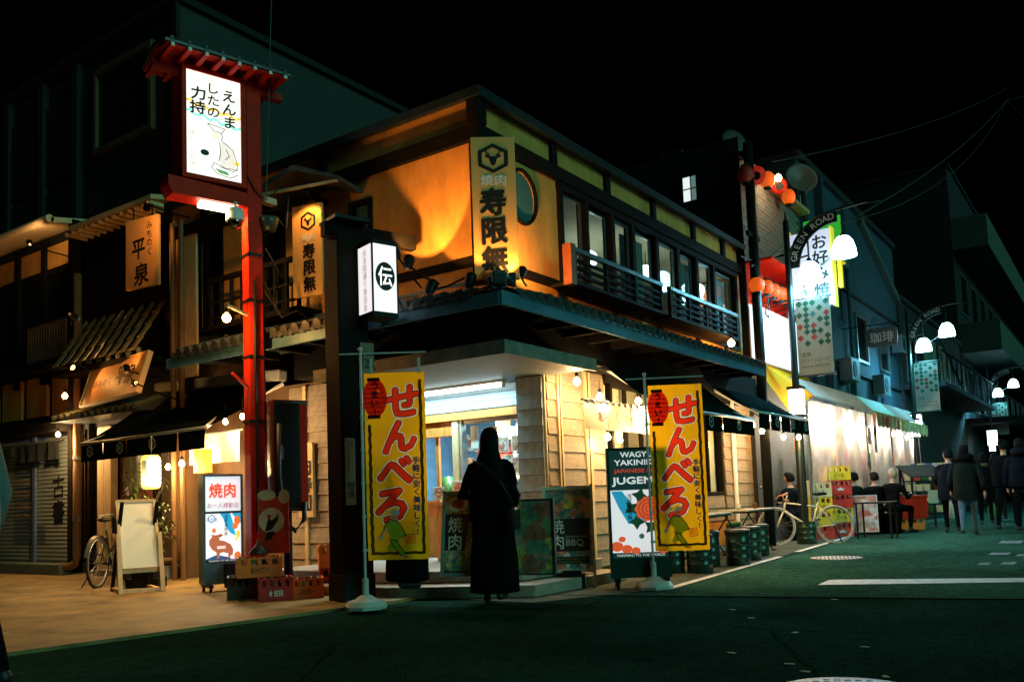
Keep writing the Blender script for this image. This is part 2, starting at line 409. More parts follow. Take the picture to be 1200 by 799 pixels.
# ------------------------------------------------------------------ ground
def sheet(name, pts, z, m, kind='structure', thick=0.):
    mb = MB()
    if thick: mb.prism([(p[0], p[1]) for p in pts], (0, 0, z-thick), (1, 0, 0), (0, 1, 0), (0, 0, thick))
    else: mb.poly([(p[0], p[1], z) for p in pts])
    return tag(mb.build(name, m), kind=kind)
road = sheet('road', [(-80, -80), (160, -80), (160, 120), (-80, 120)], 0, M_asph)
a1 = at(820, 699, z=0); a2 = at(1230, 703, z=0)
d = (a2-a1).normalized(); e = a1-d*1.5; g = a2+d*12
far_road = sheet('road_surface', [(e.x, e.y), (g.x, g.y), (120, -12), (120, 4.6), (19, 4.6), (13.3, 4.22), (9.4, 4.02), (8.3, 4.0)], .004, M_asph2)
mb = MB(); mb.bar(e+Vector((0, 0, .006)), g+Vector((0, 0, .006)), .03, .004); tag(mb.build('road_joint', mat('tar', (.008, .012, .010), .9, spec=0.)), kind='structure')
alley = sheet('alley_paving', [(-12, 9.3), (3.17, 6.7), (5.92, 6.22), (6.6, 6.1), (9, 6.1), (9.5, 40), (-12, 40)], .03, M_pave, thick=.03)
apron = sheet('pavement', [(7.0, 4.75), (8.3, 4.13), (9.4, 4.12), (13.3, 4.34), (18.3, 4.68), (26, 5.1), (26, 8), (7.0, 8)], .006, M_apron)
def mark(name, quad, m=M_white, z=.010):
    return tag(MB().poly([(p.x, p.y, z) for p in quad]).build(name, m), kind='structure')
q = [at(px, py, z=0) for px, py in ((958.5, 686), (972, 680), (1230, 677.5), (1230, 682.5))]
mark('stop_line', q)
# edge line along the pavement, with its worn gap
for A, B in (((8.35, 4.02), (12.9, 4.3)), ((13.9, 4.36), (18.6, 4.69))):
    A, B = Vector((*A, 0)), Vector((*B, 0)); n = Vector((-(B-A).y, (B-A).x, 0)).normalized()*.05
    mark('edge_line', [A-n, B-n, B+n, A+n])
for (x0, x1, y0, y1) in ((1158, 1185, 648, 650.5), (1170, 1200, 634, 637), (1145, 1162, 660, 662.5), (1172, 1192, 659, 662), (1190, 1215, 650, 652)):
    mark('faded_marking', [at(x0, y1, z=0), at(x0+4, y0, z=0), at(x1, y0, z=0), at(x1-4, y1, z=0)], mat('worn_paint', (.2, .21, .2), .6, var=.5, vscale=12))
def manhole(c, r, label):
    t = thing('manhole_cover', label, 'manhole cover', (c.x, c.y, .004), .3, 'manhole covers in the road')
    MB().lathe([(r*1.12, 0), (r*1.12, .008), (r*1.02, .009), (r*1.02, .004)], 40).build('rim', M_iron, t)
    MB().lathe([(.01, .003), (r, .003), (r, .010), (.01, .010)], 40).build('lid', mat('lid_iron', (.33, .33, .3), .5, .3, var=.4, vscale=15), t)
    k = MB()
    for i in range(-5, 6):
        for j in range(-5, 6):
            x, y = i*r/6, j*r/6
            if math.hypot(x, y) < r*.92: k.box(x-r*.05, x+r*.05, y-r*.05, y+r*.05, .0101, .015)
    tag(k.build('tread_studs', M_iron, t), kind='stuff')
manhole(at(980, 654, z=0), .31, 'pale round manhole cover in road near the drum stools')
manhole(at(997, 813, z=0), .31, 'round manhole cover cut off by bottom edge of photo')
for px, py in ((858, 715), (880, 725), (932, 742), (857, 766), (1013, 759), (925, 779), (1038, 794), (943, 788), (978, 703)):
    p = at(px, py, z=0); a = rnd.uniform(0, 3)
    o = MB().prism([(-.03, -.012), (.0, -.018), (.03, -.01), (.025, .012), (-.02, .016)], (0, 0, 0), (1, 0, 0), (0, 1, 0), (0, 0, .004)).build('paper_scrap', mat('scrap', (.3, .28, .2), .8))
    o.location = (p.x, p.y, .006); o.rotation_euler = (0, 0, a)
    tag(o, 'small pale scrap of litter on dark asphalt', 'litter', 'scraps of litter on the road')

# ------------------------------------------------------------------ corner restaurant
YF, XL = 5.6, 7.5
B = thing('restaurant_building', 'two storey corner restaurant with ochre walls, dark timbers and tiled eaves', 'building', (XL, YF, 0))
def pb(mb, name, m, bevel=0., smooth=False, parent=None): return mb.build(name, m, parent or B, smooth, True, bevel)
# upper right wall, left panel with a round window
xa, xb, z0, z1 = XL+.0, 9.12, 3.22, 5.0
rc = at(611, 231, y=YF); rr = .30
n = 40; inner = []; outer = []
for i in range(n):
    t = 2*math.pi*i/n; c, s = math.cos(t), math.sin(t)
    inner.append((rc.x+rr*.9*c, rc.z+rr*1.0*s))
    k = min(((xb-rc.x)/c if c > 1e-6 else (xa-rc.x)/c if c < -1e-6 else 9e9), ((z1-rc.z)/s if s > 1e-6 else (z0-rc.z)/s if s < -1e-6 else 9e9))
    outer.append((rc.x+k*c, rc.z+k*s))
cor = [(xb, z1), (xa, z1), (xa, z0), (xb, z0)]
mb = MB(); vs = [(x, YF, z) for x, z in inner]+[(x, YF, z) for x, z in outer]+[(x, YF+.12, z) for x, z in inner]
fs = [(i, (i+1) % n, n+(i+1) % n, n+i) for i in range(n)]+[(i, (i+1) % n, 2*n+(i+1) % n, 2*n+i) for i in range(n)]
mb.add(vs, fs)
for i in range(n):     # corner triangles
    p, q2 = outer[i], outer[(i+1) % n]
    for c in cor:
        if abs(p[0]-q2[0]) > 1e-5 and abs(p[1]-q2[1]) > 1e-5 and (abs(p[0]-c[0]) < 1e-4 or abs(q2[0]-c[0]) < 1e-4) and (abs(p[1]-c[1]) < 1e-4 or abs(q2[1]-c[1]) < 1e-4):
            mb.add([(p[0], YF, p[1]), (c[0], YF, c[1]), (q2[0], YF, q2[1])], [(0, 1, 2)])
pb(mb, 'plaster_wall', M_stucco)
rw = MB()
rings = []
for i in range(n):
    t = 2*math.pi*i/n
    ctr = Vector((rc.x+(rr*.9+.02)*math.cos(t), YF-.01, rc.z+(rr+.02)*math.sin(t)))
    rd = Vector((math.cos(t), 0, math.sin(t)))
    rings.append([ctr+rd*.022*math.cos(a)+Vector((0, 1, 0))*.035*math.sin(a) for a in [k*math.pi/4 for k in range(8)]])
rw.loft(rings, closed=True); rwo = pb(rw, 'round_window', M_timber, smooth=True)
mb = MB(); mb.poly([(x, YF+.012, z) for x, z in inner]); pb(mb, 'pane', mat('teal_glass', (.05, .15, .16), .12, var=0, spec=.8), parent=rwo)
mb = MB(); mb.poly([(x, YF+.05, z) for x, z in inner]); pb(mb, 'blind', mat('blind', (.12, .25, .25), .7), parent=rwo)
# wall pieces round the long window, and the frieze wall above
wx0, wx1, wz0, wz1 = 9.16, 15.15, 3.58, 4.86
mb = MB(); mb.box(9.12, 15.4, YF, YF+.12, 3.22, wz0); mb.box(9.12, 15.4, YF, YF+.12, wz1, 5.0); mb.box(wx1, 15.4, YF, YF+.12, wz0, wz1); mb.box(XL+.01, 15.4, YF+.02, YF+.12, 5.0, 5.46)
pb(mb, 'plaster_wall', M_stucco)
# left upper wall with a small window
sw = [at(413, 243, x=XL), at(433, 268, x=XL)]
sy0, sy1, sz0, sz1 = min(sw[0].y, sw[1].y), max(sw[0].y, sw[1].y), min(sw[0].z, sw[1].z), max(sw[0].z, sw[1].z)
YE = 11.3
mb = MB()
mb.box(XL+.003, XL+.12, YF+.125, sy0, 3.22, 5.0); mb.box(XL+.003, XL+.12, sy1, 8.9, 3.22, 5.0)
mb.box(XL+.003, XL+.12, sy0, sy1, 3.22, sz0); mb.box(XL+.003, XL+.12, sy0, sy1, sz1, 5.0); mb.box(XL+.02, XL+.12, YF+.125, YE, 5.0, 5.46)
pb(mb, 'plaster_wall', M_stucco)
fo = MB()
for a, b, c, dd in ((sy0-.05, sy0, sz0-.05, sz1+.05), (sy1, sy1+.05, sz0-.05, sz1+.05)): fo.box(XL-.03, XL+.1, a, b, c, dd)
fo.box(XL-.03, XL+.1, sy0, sy1, sz0-.05, sz0); fo.box(XL-.03, XL+.1, sy0, sy1, sz1, sz1+.05)
fo = pb(fo, 'window', M_timber); pb(MB().box(XL+.05, XL+.06, sy0, sy1, sz0, sz1), 'pane', mat('teal_glass', ()), parent=fo)
pb(MB().box(XL+.08, XL+.09, sy0, sy1, sz0, sz1), 'blind', mat('blind', ()), parent=fo)
# timbers of the right wall
def beam(x0, x1, z0, z1, pr=.05, m=M_timber, name='beam'): pb(MB().box(x0, x1, YF-pr, YF+.02, z0, z1), name, m)
def beamL(y0, y1, z0, z1, pr=.05, m=M_timber, name='beam'): pb(MB().box(XL-pr, XL+.02, y0, y1, z0, z1), name, m)
beam(XL-.06, 15.45, 4.96, 5.13, .06); beamL(YF, YE, 4.963, 5.133, .063)
beam(XL-.02, 9.1, 3.56, 3.67, .03); beamL(YF+.03, 8.0, 3.563, 3.667, .033)
pb(MB().box(XL-.03, XL+.09, YF-.03, YF+.09, 3.2, 4.96), 'corner_post', M_timber)
pb(MB().box(XL-.08, XL+.08, YF-.08, YF+.08, 5.134, 5.44), 'corner_post', M_timber)
for px, py in ((647, 172), (710, 205), (764, 235), (811, 262), (846, 285)):
    x = at(px, py, y=YF).x; pb(MB().box(x-.06, x+.06, YF-.035, YF+.03, 5.134, 5.44), 'frieze_post', M_timber)
for px, py in ((378, 200), (300, 235), (240, 262)):
    y = at(px, py, x=XL).y; pb(MB().box(XL-.035, XL+.03, y-.06, y+.06, 5.134, 5.44), 'frieze_post', M_timber)
# cornice and flat roof
cor = MB()
prof = [(0, 5.45), (-.07, 5.44), (-.08, 5.42), (-.12, 5.42), (-.13, 5.515), (0.1, 5.56)]
cor.add([(XL+a, YF+a, z) for a, z in prof]+[(15.5, YF+a, z) for a, z in prof]+[(XL+a, YE, z) for a, z in prof],
        [(i, i+1, 6+i+1, 6+i) for i in range(5)]+[(i, i+1, 12+i+1, 12+i) for i in range(5)]+[(11, 10, 9, 8, 7, 6), (12, 13, 14, 15, 16, 17)])
pb(cor, 'cornice', mat('cornice_metal', (.012, .026, .034), .5, .2, var=.2))
pb(MB().box(XL+.05, 15.4, YF+.05, YE, 5.47, 5.52), 'roof', M_roof)
pb(MB().box(15.28, 15.4, YF+.12, YE, 0, 5.41), 'end_wall', M_brownw)
pb(MB().box(XL+.1, 15.3, YE-.12, YE, 0, 5.41), 'rear_wall', M_brownw)
# the long window: posts, panes, sliding sashes
win = pb(MB().box(wx0-.06, wx1+.05, YF-.04, YF+.1, wz0-.07, wz0), 'window_sill', M_timber)
pb(MB().box(wx0-.06, wx1+.05, YF-.05, YF+.1, wz1, wz1+.08), 'window_head', M_timber)
xs = [at(px, py, y=YF).x for px, py in ((655, 280), (686, 290), (717, 300), (741, 310), (769, 320), (794, 330), (816, 340), (836, 350), (852, 358))]
xs[0] = wx0; xs[-1] = wx1
for x in xs: pb(MB().box(x-.045, x+.045, YF-.045, YF+.09, wz0, wz1), 'window_post', M_timber)
for i, (a, b) in enumerate(zip(xs, xs[1:])):
    a += .045; b -= .045; yy = YF+.02+(.035 if i % 2 else 0); f = MB()
    f.box(a, a+.04, yy, yy+.03, wz0, wz1); f.box(b-.04, b, yy, yy+.03, wz0, wz1); f.box(a+.04, b-.04, yy, yy+.03, wz0, wz0+.06); f.box(a+.04, b-.04, yy, yy+.03, wz1-.05, wz1)
    s_ = pb(f, 'window_sash', mat('sash', (.1, .12, .12), .4, .4, var=.1))
    pb(MB().box(a+.04, b-.04, yy+.012, yy+.018, wz0+.06, wz1-.05), 'pane', M_glass, parent=s_)
# upstairs room
M_room = mat('room_wall', (.42, .4, .3), .8, var=.15, vscale=2)
rm = MB(); rm.box(8.6, 15.25, 8.6, 8.7, 3.3, 4.95); rm.box(8.5, 8.6, YF+.13, 8.6, 3.3, 4.95); rm.box(8.5, 15.25, YF+.13, 8.6, 3.3, 3.36); rm.box(8.5, 15.25, YF+.13, 8.6, 4.9, 4.95)
pb(rm, 'upstairs_room', M_room)
for px, py, yy in ((672, 285, 7.2), (725, 290, 7.6)):
    p = at(px, py, y=yy); pb(MB().box(p.x-.3, p.x+.3, 8.54, 8.6, 3.9, 4.6), 'wall_panel', M_cream)
for x in (9.7, 10.9, 12.4): pb(MB().box(x-.35, x+.35, 7.4, 7.9, 4.02, 4.06).box(x-.03, x+.03, 7.6, 7.7, 3.36, 4.02), 'table', M_pale)
pb(MB().box(11.05, 11.75, YF+.14, YF+.16, wz0, wz1-.1), 'curtain', mat('grey_curtain', (.2, .22, .22), .9)); pb(MB().box(13.1, 13.6, YF+.14, YF+.16, wz0, wz1-.1), 'curtain', MATS['grey_curtain'])
pb(MB().box(14.62, 15.1, YF+.14, YF+.16, wz0, wz1-.1), 'curtain', MATS['grey_curtain'])
# window railing in two sections
ra = at(664, 295, y=YF-.35); rb = at(775, 335, y=YF-.35); rc1 = at(783, 335, y=YF-.35); rd = at(863, 368, y=YF-.35)
M_rail = mat('railing_paint', (.09, .13, .15), .4, .2, var=.2)
for (x0, x1) in ((ra.x+.12, rb.x), (rc1.x, rd.x)):
    yy = YF-.35; rl = pb(MB().box(x0, x1, yy-.035, yy+.035, 3.93, 3.99), 'railing', M_rail, .006)
    for z in (3.66, 3.75, 3.84): pb(MB().box(x0, x1, yy-.018, yy+.018, z-.018, z+.018), 'rail', M_timber, parent=rl)
    nb = max(2, round((x1-x0)/.72))
    for i in range(nb+1):
        x = x0+.04+(x1-x0-.08)*i/nb; pb(MB().box(x-.03, x+.03, yy-.026, yy+.026, 3.58, 3.93), 'baluster', M_timber, parent=rl)
    pb(MB().box(x0-.02, x1+.02, yy-.04, YF-.05, 3.53, 3.575), 'ledge', M_timber, parent=rl)
pb(MB().box(ra.x-.02, ra.x+.1, YF-.42, YF-.3, 3.5, 4.0), 'railing_end_post', M_redw, .008)
# panel posts under the sill
for px, py in ((657, 360), (720, 378), (775, 392), (818, 400), (850, 408)):
    x = at(px, py, y=YF).x; pb(MB().box(x-.05, x+.05, YF-.03, YF+.02, 3.2, 3.56), 'panel_post', M_timber)
x = at(860, 340, y=YF).x; pb(MB().box(15.2, 15.38, YF-.01, YF+.02, 3.6, 4.85), 'end_panel', M_cream)
# pent roof over the ground floor: two slopes, fascia, soffit, tiles
EX, EY, ER, EL = 6.72, 4.80, 14.05, 10.2
pr = MB()
pr.poly([(XL, YF-.002, 3.32), (ER, YF-.002, 3.32), (ER, EY, 3.03), (EX, EY, 3.03)]); pr.poly([(XL-.002, YF, 3.32), (EX, EY, 3.03), (EX, EL, 3.03), (XL-.002, EL, 3.32)])
pr.poly([(EX, EY, 2.99), (ER, EY, 2.99), (ER, YF+.02, 2.99), (XL, YF+.02, 2.99), (XL, EL, 2.99), (EX, EL, 2.99)])
pr.poly([(ER, EY, 2.99), (ER, EY, 3.03), (ER, YF, 3.32), (ER, YF, 2.99)]); pr.poly([(EX, EL, 2.99), (EX, EL, 3.03), (XL, EL, 3.32), (XL, EL, 2.99)])
eave = pb(pr, 'pent_roof', M_roof)
pb(MB().box(EX-.03, ER+.02, EY-.035, EY, 2.86, 3.0), 'fascia', M_fascia, .004, parent=eave)
pb(MB().box(EX-.033, EX, EY+.001, EL+.02, 2.863, 2.997), 'fascia', M_fascia, .004, parent=eave)
pb(MB().box(XL+.05, ER, YF-.09, YF-.02, 3.325, 3.385), 'flashing', M_fascia, parent=eave); pb(MB().box(XL-.09, XL-.02, YF, 8.6, 3.325, 3.385), 'flashing', M_fascia, parent=eave)
def tile_mesh(L, name):
    t = MB(); n = 7; s = .31/.85
    for (y0, y1, r) in [(0, L*.36, .052), (L*.33, L*.69, .056), (L*.66, L, .060)]:
        rg = []
        for y in (y0, y1): rg.append([(r*math.cos(math.pi*k/n), -y, -y*.3625+r*math.sin(math.pi*k/n)-.004) for k in range(n+1)])
        t.loft([[Vector(p) for p in q] for q in rg])
    t.cyl((0, -L+.001, -L*.3625), (0, -L-.018, -L*.3625-.006), .062, 12)
    return t.mesh(name, M_roof)
FULL = .84; tm = tile_mesh(FULL, 'roof_tile')
pm = MB().poly([(-.095, -FULL-.0, -FULL*.3625+.008), (.095, -FULL, -FULL*.3625+.008), (.075, -FULL-.006, -FULL*.3625-.045), (0, -FULL-.008, -FULL*.3625-.07), (-.075, -FULL-.006, -FULL*.3625-.045)]).mesh('tile_lip', M_roof)
def tiles(n, step, base, rz, first):
    for i in range(n):
        s_ = first+step*i
        me = tm
        if s_ < 0:
            L = FULL*(1+s_/.8)
            if L < .12: continue
        o = bpy.data.objects.new('roof_tile', tm); col.objects.link(o); o.parent = eave
        p = Vector((s_, 0, 0)) if rz == 0 else Vector((0, s_, 0))
        if s_ < 0:
            k = L/FULL; off = (1-k)*FULL
            o.scale = (1, k, k); o.location = p+base+(Vector((0, -off, -off*.3625)) if rz == 0 else Vector((-off, 0, -off*.3625)))
        else: o.location = p+base
        o.rotation_euler = (0, 0, rz)
        q = bpy.data.objects.new('tile_lip', pm); col.objects.link(q); q.parent = eave
        q.location = (Vector((s_+step/2, 0, 0)) if rz == 0 else Vector((0, s_+step/2, 0)))+base; q.rotation_euler = (0, 0, rz)
tiles(40, .185, Vector((0, 0, 3.345)), 0, -.72)
tiles(28, .185, Vector((0, 0, 3.345)), -math.pi/2, -.72)
hip = MB(); hip.bar((XL-.02, YF-.02, 3.41), (EX-.0, EY-.0, 3.13), .16, .14); pb(hip, 'hip_ridge', M_roof, .03, parent=eave)
orn = MB(); cen = Vector((EX+.06, EY+.06, 3.10)); dg_ = Vector((.7071, -.7071, 0))
orn.tube([cen+dg_*(.11-.075*k/20)*math.cos(k/20*9)+Vector((0, 0, (.11-.075*k/20)*math.sin(k/20*9))) for k in range(21)], [.032-.014*k/20 for k in range(21)], 8)
pb(orn, 'ridge_end_ornament', M_roof, smooth=True, parent=eave)
# dark beams and brackets below the soffit
pb(MB().box(7.36, 15.3, 5.35, 5.62, 2.6, 2.985), 'wall_plate', M_timber); pb(MB().box(7.36, 7.6, 5.64, 8.5, 2.603, 2.988), 'wall_plate', M_timber)
for i in range(12):
    x = 7.6+i*.58; pb(MB().box(x-.04, x+.04, 4.86, 5.34, 2.88, 2.975), 'rafter', M_timber)
for i in range(7):
    y = 5.9+i*.58; pb(MB().box(6.8, 7.35, y-.04, y+.04, 2.88, 2.975), 'rafter', M_timber)
# porch slab with its pale soffit
M_soff = mat('soffit', (.09, .11, .105), .6, var=.1)
po = MB(); po.poly([(6.98, 4.97, 2.46), (6.98, 7.7, 2.46), (9.0, 7.7, 2.46), (9.0, 5.6, 2.46), (8.75, 5.6, 2.46), (8.75, 4.97, 2.46)]); pb(po, 'porch_soffit', M_soff)
po = MB(); po.box(6.95, 8.78, 4.94, 4.97, 2.44, 2.58); po.box(6.95, 6.98, 4.971, 7.7, 2.44, 2.58); pb(po, 'porch_fascia', mat('weathered_board', (.2, .2, .17), .7, var=.3))
pb(MB().box(6.981, 9.0, 4.971, 7.7, 2.52, 2.579), 'porch_slab', M_timber)
# ------------------------------------------------------------------ ground floor of the restaurant
def board_mesh(name, m):
    return MB().prism([(0, 0), (-.030, .004), (-.012, .2), (0, .2)], (0, 0, 0), (0, 1, 0), (0, 0, 1), (1, 0, 0)).mesh(name, m)
BM = board_mesh('siding_board', M_side)
def siding(x0, x1, z0, z1, y=YF, parent=None, step=.2):
    """overlapping boards facing -Y"""
    n = max(1, round((z1-z0)/step)); h = (z1-z0)/n
    for i in range(n):
        o = inst('siding_board', BM, parent or B, Vector((x0+rnd.uniform(0, .006), y+rnd.uniform(-.004, .004), z0+h*i))-B.location, (rnd.uniform(-.012, .012), 0, 0), (x1-x0-.008, 1, h/.2))
def sidingL(y0, y1, z0, z1, x, parent=None, step=.2, me=None, base=None):
    n = max(1, round((z1-z0)/step)); h = (z1-z0)/n
    for i in range(n):
        inst('siding_board', me or BM, parent or B, Vector((x+rnd.uniform(-.004, .004), y1, z0+h*i))-(base or B.location), (0, 0, -math.pi/2), (y1-y0-.008, 1, h/.2))
def trim(x0, x1, y0, y1, z0, z1, m=M_timber, name='trim'): pb(MB().box(x0, x1, y0, y1, z0, z1), name, m)
ZP = .26
# corner column
cx0 = at(641, 560, y=YF).x; cx1 = at(709, 520, y=YF).x
trim(cx0+.001, cx1, YF+.001, YF+.12, 0, 2.6, M_brownw, 'wall'); trim(cx0+.001, 9.1, YF+.121, 6.0, 0, 2.6, M_brownw, 'wall')
c = [at(px, 520, y=YF).x for px in (641, 652, 657, 684, 691, 709)]
siding(c[0], c[1], .1, 2.58); siding(c[2], c[3], .1, 2.58); siding(c[4], c[5], .1, 2.58)
for a, b in ((c[1], c[2]), (c[3], c[4])): trim(a, b, YF-.045, YF, .1, 2.58, M_pale); trim((a+b)/2-.008, (a+b)/2+.008, YF-.05, YF-.045, .1, 2.58)
BMb = board_mesh('siding_board', mat('tube_lit_siding', (.3, .34, .34), .5, var=.2, vscale=4))  # same wood siding; the tube's cool light is put into its colour
sidingL(YF+.01, 5.98, .1, 2.45, cx0, me=BMb)
pb(MB().cyl((cx0-.03, YF-.02, .1), (cx0-.03, YF-.02, 2.58), .022, 10), 'downpipe', M_pale)
# entrance: header boards, lintel, posts, door, shop window
XE = 9.0; EYR, EYL = 5.99, 8.55
for i in range(3): pb(MB().box(XE-.14+.012*i, XE-.08, EYR, EYL, 2.165+.098*i, 2.258+.098*i), 'header_board', M_board, .006)
pb(MB().box(XE-.12, XE+.05, EYR, EYL, 2.05, 2.158), 'lintel', M_orange, .006)
pys = at(540, 560, x=XE).y
pb(MB().box(XE-.1, XE+.04, pys-.05, pys+.05, ZP, 2.05), 'door_post', M_pale, .006)
pb(MB().box(XE-.06, XE+.04, pys+.05, EYL, 1.86, 2.05), 'transom', M_orange, .006)
pb(MB().box(XE-.1, XE+.04, EYL-.12, EYL, ZP, 2.05), 'door_post', M_pale, .006)
wy0, wy1, wsz = EYR+.04, pys-.05, 1.0
f = MB(); f.box(XE-.08, XE+.02, EYR, wy0, wsz, 2.05); f.box(XE-.08, XE+.02, wy1-.05, wy1, wsz, 2.05); f.box(XE-.09, XE+.02, wy0, wy1-.05, wsz-.05, wsz); f.box(XE-.06, XE+.02, wy0, wy1-.05, 2.0, 2.05)
sf = pb(f, 'shop_window', M_grey)
pb(MB().box(XE-.03, XE-.024, wy0, wy1-.05, wsz, 2.0), 'pane', M_glass, parent=sf)
for i in range(4):
    a = wy0+(pys-wy0-.05)*i/4; b = wy0+(pys-wy0-.05)*(i+1)/4
    pb(MB().box(XE-.07, XE+.02, a+.006, b-.006, ZP, wsz-.055), 'dado_panel', M_orange, .006)
dr = pb(MB().box(XE+.01, XE+.05, 7.55, 7.6, ZP, 1.86).box(XE+.01, XE+.05, 8.36, 8.43, ZP, 1.86).box(XE+.01, XE+.05, 7.6, 8.36, ZP, .8), 'sliding_door', M_orange)
pb(MB().box(XE+.025, XE+.03, 7.6, 8.36, .8, 1.86), 'pane', M_glass, parent=dr)
# steps, cut across the corner
stp = [((6.62, 8.6), (6.72, 6.35), (7.38, 4.98), (9.2, 4.9)), ((6.95, 8.6), (7.02, 6.5), (7.62, 5.28), (9.2, 5.22))]
for k, (poly, zz) in enumerate(zip(stp, (.13, .26))):
    mb = MB(); mb.prism(list(poly)+[(9.2, 5.59 if k else 5.59), (8.8, 6.0), (9.05, 6.0), (9.05, 8.6)], (0, 0, 0.007+(.131 if k else 0)), (1, 0, 0), (0, 1, 0), (0, 0, zz-.007-(.131 if k else 0)))
    pb(mb, 'step', mat('tiled_step', (.28, .25, .2), .45, var=.25, vscale=8), .01)
# room behind the shop window
M_blue = mat('blue_wall', (.07, .19, .32), .7, var=.2)
r_ = MB(); r_.box(11.4, 11.5, 5.75, 9.2, .2, 2.5); r_.box(9.1, 11.4, 9.15, 9.25, .2, 2.5); r_.box(9.3, 11.4, 5.75, 5.85, .2, 2.5); pb(r_, 'shop_room_wall', M_blue)
pb(MB().box(9.05, 11.4, 5.86, 9.14, .18, .255), 'shop_floor', M_brownw); pb(MB().box(9.06, 11.4, 5.86, 9.14, 2.42, 2.5), 'shop_ceiling', M_cream)
BT = [mat('bottle_green', (.03, .12, .04), .15, var=0), mat('bottle_brown', (.12, .04, .01), .15, var=0), mat('bottle_white', (.6, .6, .55), .3, var=0), mat('packet_red', (.5, .05, .03), .4, var=0), mat('packet_cream', (.65, .55, .35), .6, var=0), mat('packet_blue', (.06, .15, .35), .4, var=0)]
def lone(mb, name, m, label, cat, group=None, smooth=False, rz=0, loc=None):
    o = mb.build(name, m, None, smooth); tag(o, label, cat, group)
    if loc is not None: o.location = loc
    o.rotation_euler = (0, 0, rz); return o
sh = thing('shelf_unit', 'tall shelf of boxes and bottles inside the shop window', 'shelf', (10.4, 6.1, .26))
for z in (.6, .95, 1.3, 1.62): MB().box(0, .35, 0, 1.5, z, z+.025).build('shelf', M_pale, sh)
for y in (0, .75, 1.48): MB().box(0, .35, y, y+.025, 0, 1.95).build('upright', M_pale, sh)
gi = 0
for z in (.625, .975, 1.325, 1.645):
    y = .06
    while y < 1.4:
        k = rnd.random(); wd = rnd.uniform(.07, .2); h = rnd.uniform(.12, .27)
        if k < .45: o = lone(MB().lathe([(.01, 0), (.035, 0), (.037, h*.6), (.014, h*.75), (.014, h), (.01, h)], 10), 'bottle', rnd.choice(BT[:3]), 'bottle on the shelf behind the shop window', 'bottle', 'goods on the shop shelf', True, 0, (10.4+.12, 6.1+y, .26+z)); y += .09
        else: o = lone(MB().box(0, .18, 0, wd, 0, h), 'carton', rnd.choice(BT[2:]), 'small carton on the shelf behind the shop window', 'carton', 'goods on the shop shelf', False, 0, (10.4+.05, 6.1+y, .26+z)); y += wd+.02
for i, (y, z, wd, h) in enumerate(((6.3, 1.75, .3, .4), (6.75, 1.85, .5, .3), (7.4, 1.7, .4, .5), (8.1, 1.7, .5, .45), (8.7, 1.8, .3, .3))):
    o = lone(MB().box(0, .015, 0, wd, 0, h), 'wall_poster', foodprint('menu_print_%d' % (i % 3), [((.7, .6, .5), (.6, .12, .05), (.5, .3, .1), (.8, .75, .7)), ((.1, .25, .35), (.7, .7, .65), (.5, .1, .05), (.2, .3, .1)), ((.75, .7, .6), (.2, .15, .1), (.6, .35, .1), (.55, .1, .05))][i % 3], 14), 'printed menu poster, %s on the blue wall inside the shop' % ('rightmost', 'second from right', 'middle', 'second from left', 'leftmost')[i], 'poster', 'posters inside the shop', False, 0, (11.37, y, z))
ct = thing('counter', 'wooden till counter with cloth and bags inside the doorway', 'counter', (9.7, 7.3, .26))
MB().box(0, .5, 0, 1.2, 0, .72).build('cabinet', M_orange, ct); MB().box(-.03, .53, -.03, 1.23, .72, .76).build('worktop', M_pale, ct)
for i, (y, h, m, nm) in enumerate(((.1, .3, BT[4], 'cream packet'), (.35, .4, BT[2], 'white tin'), (.62, .26, BT[3], 'red packet'), (.85, .34, BT[0], 'green canister'))):
    lone(MB().lathe([(.01, 0), (.09, 0), (.1, h*.5), (.08, h), (.01, h)], 14), 'packet', m, nm+' on the till counter inside the doorway', 'packet', None, True, 0, (9.9, 7.3+y, 1.021))
# menu cards in the window, in a rack
rk = thing('card_rack', 'wire rack of photo menu cards standing in the shop window', 'rack', (XE-.13, EYR+.02, 1.0), -math.pi/2)
MB().box(-.52, -.5, 0, .03, 0, .85).build('side_bar', M_black, rk); MB().box(-.02, 0, 0, .03, 0, .85).build('side_bar', M_black, rk)
FP = [foodprint('card_meat', [(.7, .3, .2), (.75, .5, .35), (.6, .15, .08), (.85, .75, .6)], 26), foodprint('card_bowl', [(.8, .78, .7), (.15, .3, .4), (.75, .5, .2), (.6, .2, .1)], 22), foodprint('card_plate', [(.75, .72, .66), (.7, .25, .18), (.8, .6, .45), (.5, .35, .2)], 20)]
for j, z in enumerate((.05, .32, .59)):
    MB().box(-.5, -.02, -.01, .02, z-.02, z-.005).build('ledge', M_black, rk)
    for i in range(2):
        x = -.49+i*.25; MB().box(x, x+.21, -.008, 0, z, z+.2).build('menu_card', M_whitep, rk); MB().box(x+.015, x+.195, -.011, -.0085, z+.015, z+.185).build('photo', FP[(i+j) % 3], rk)
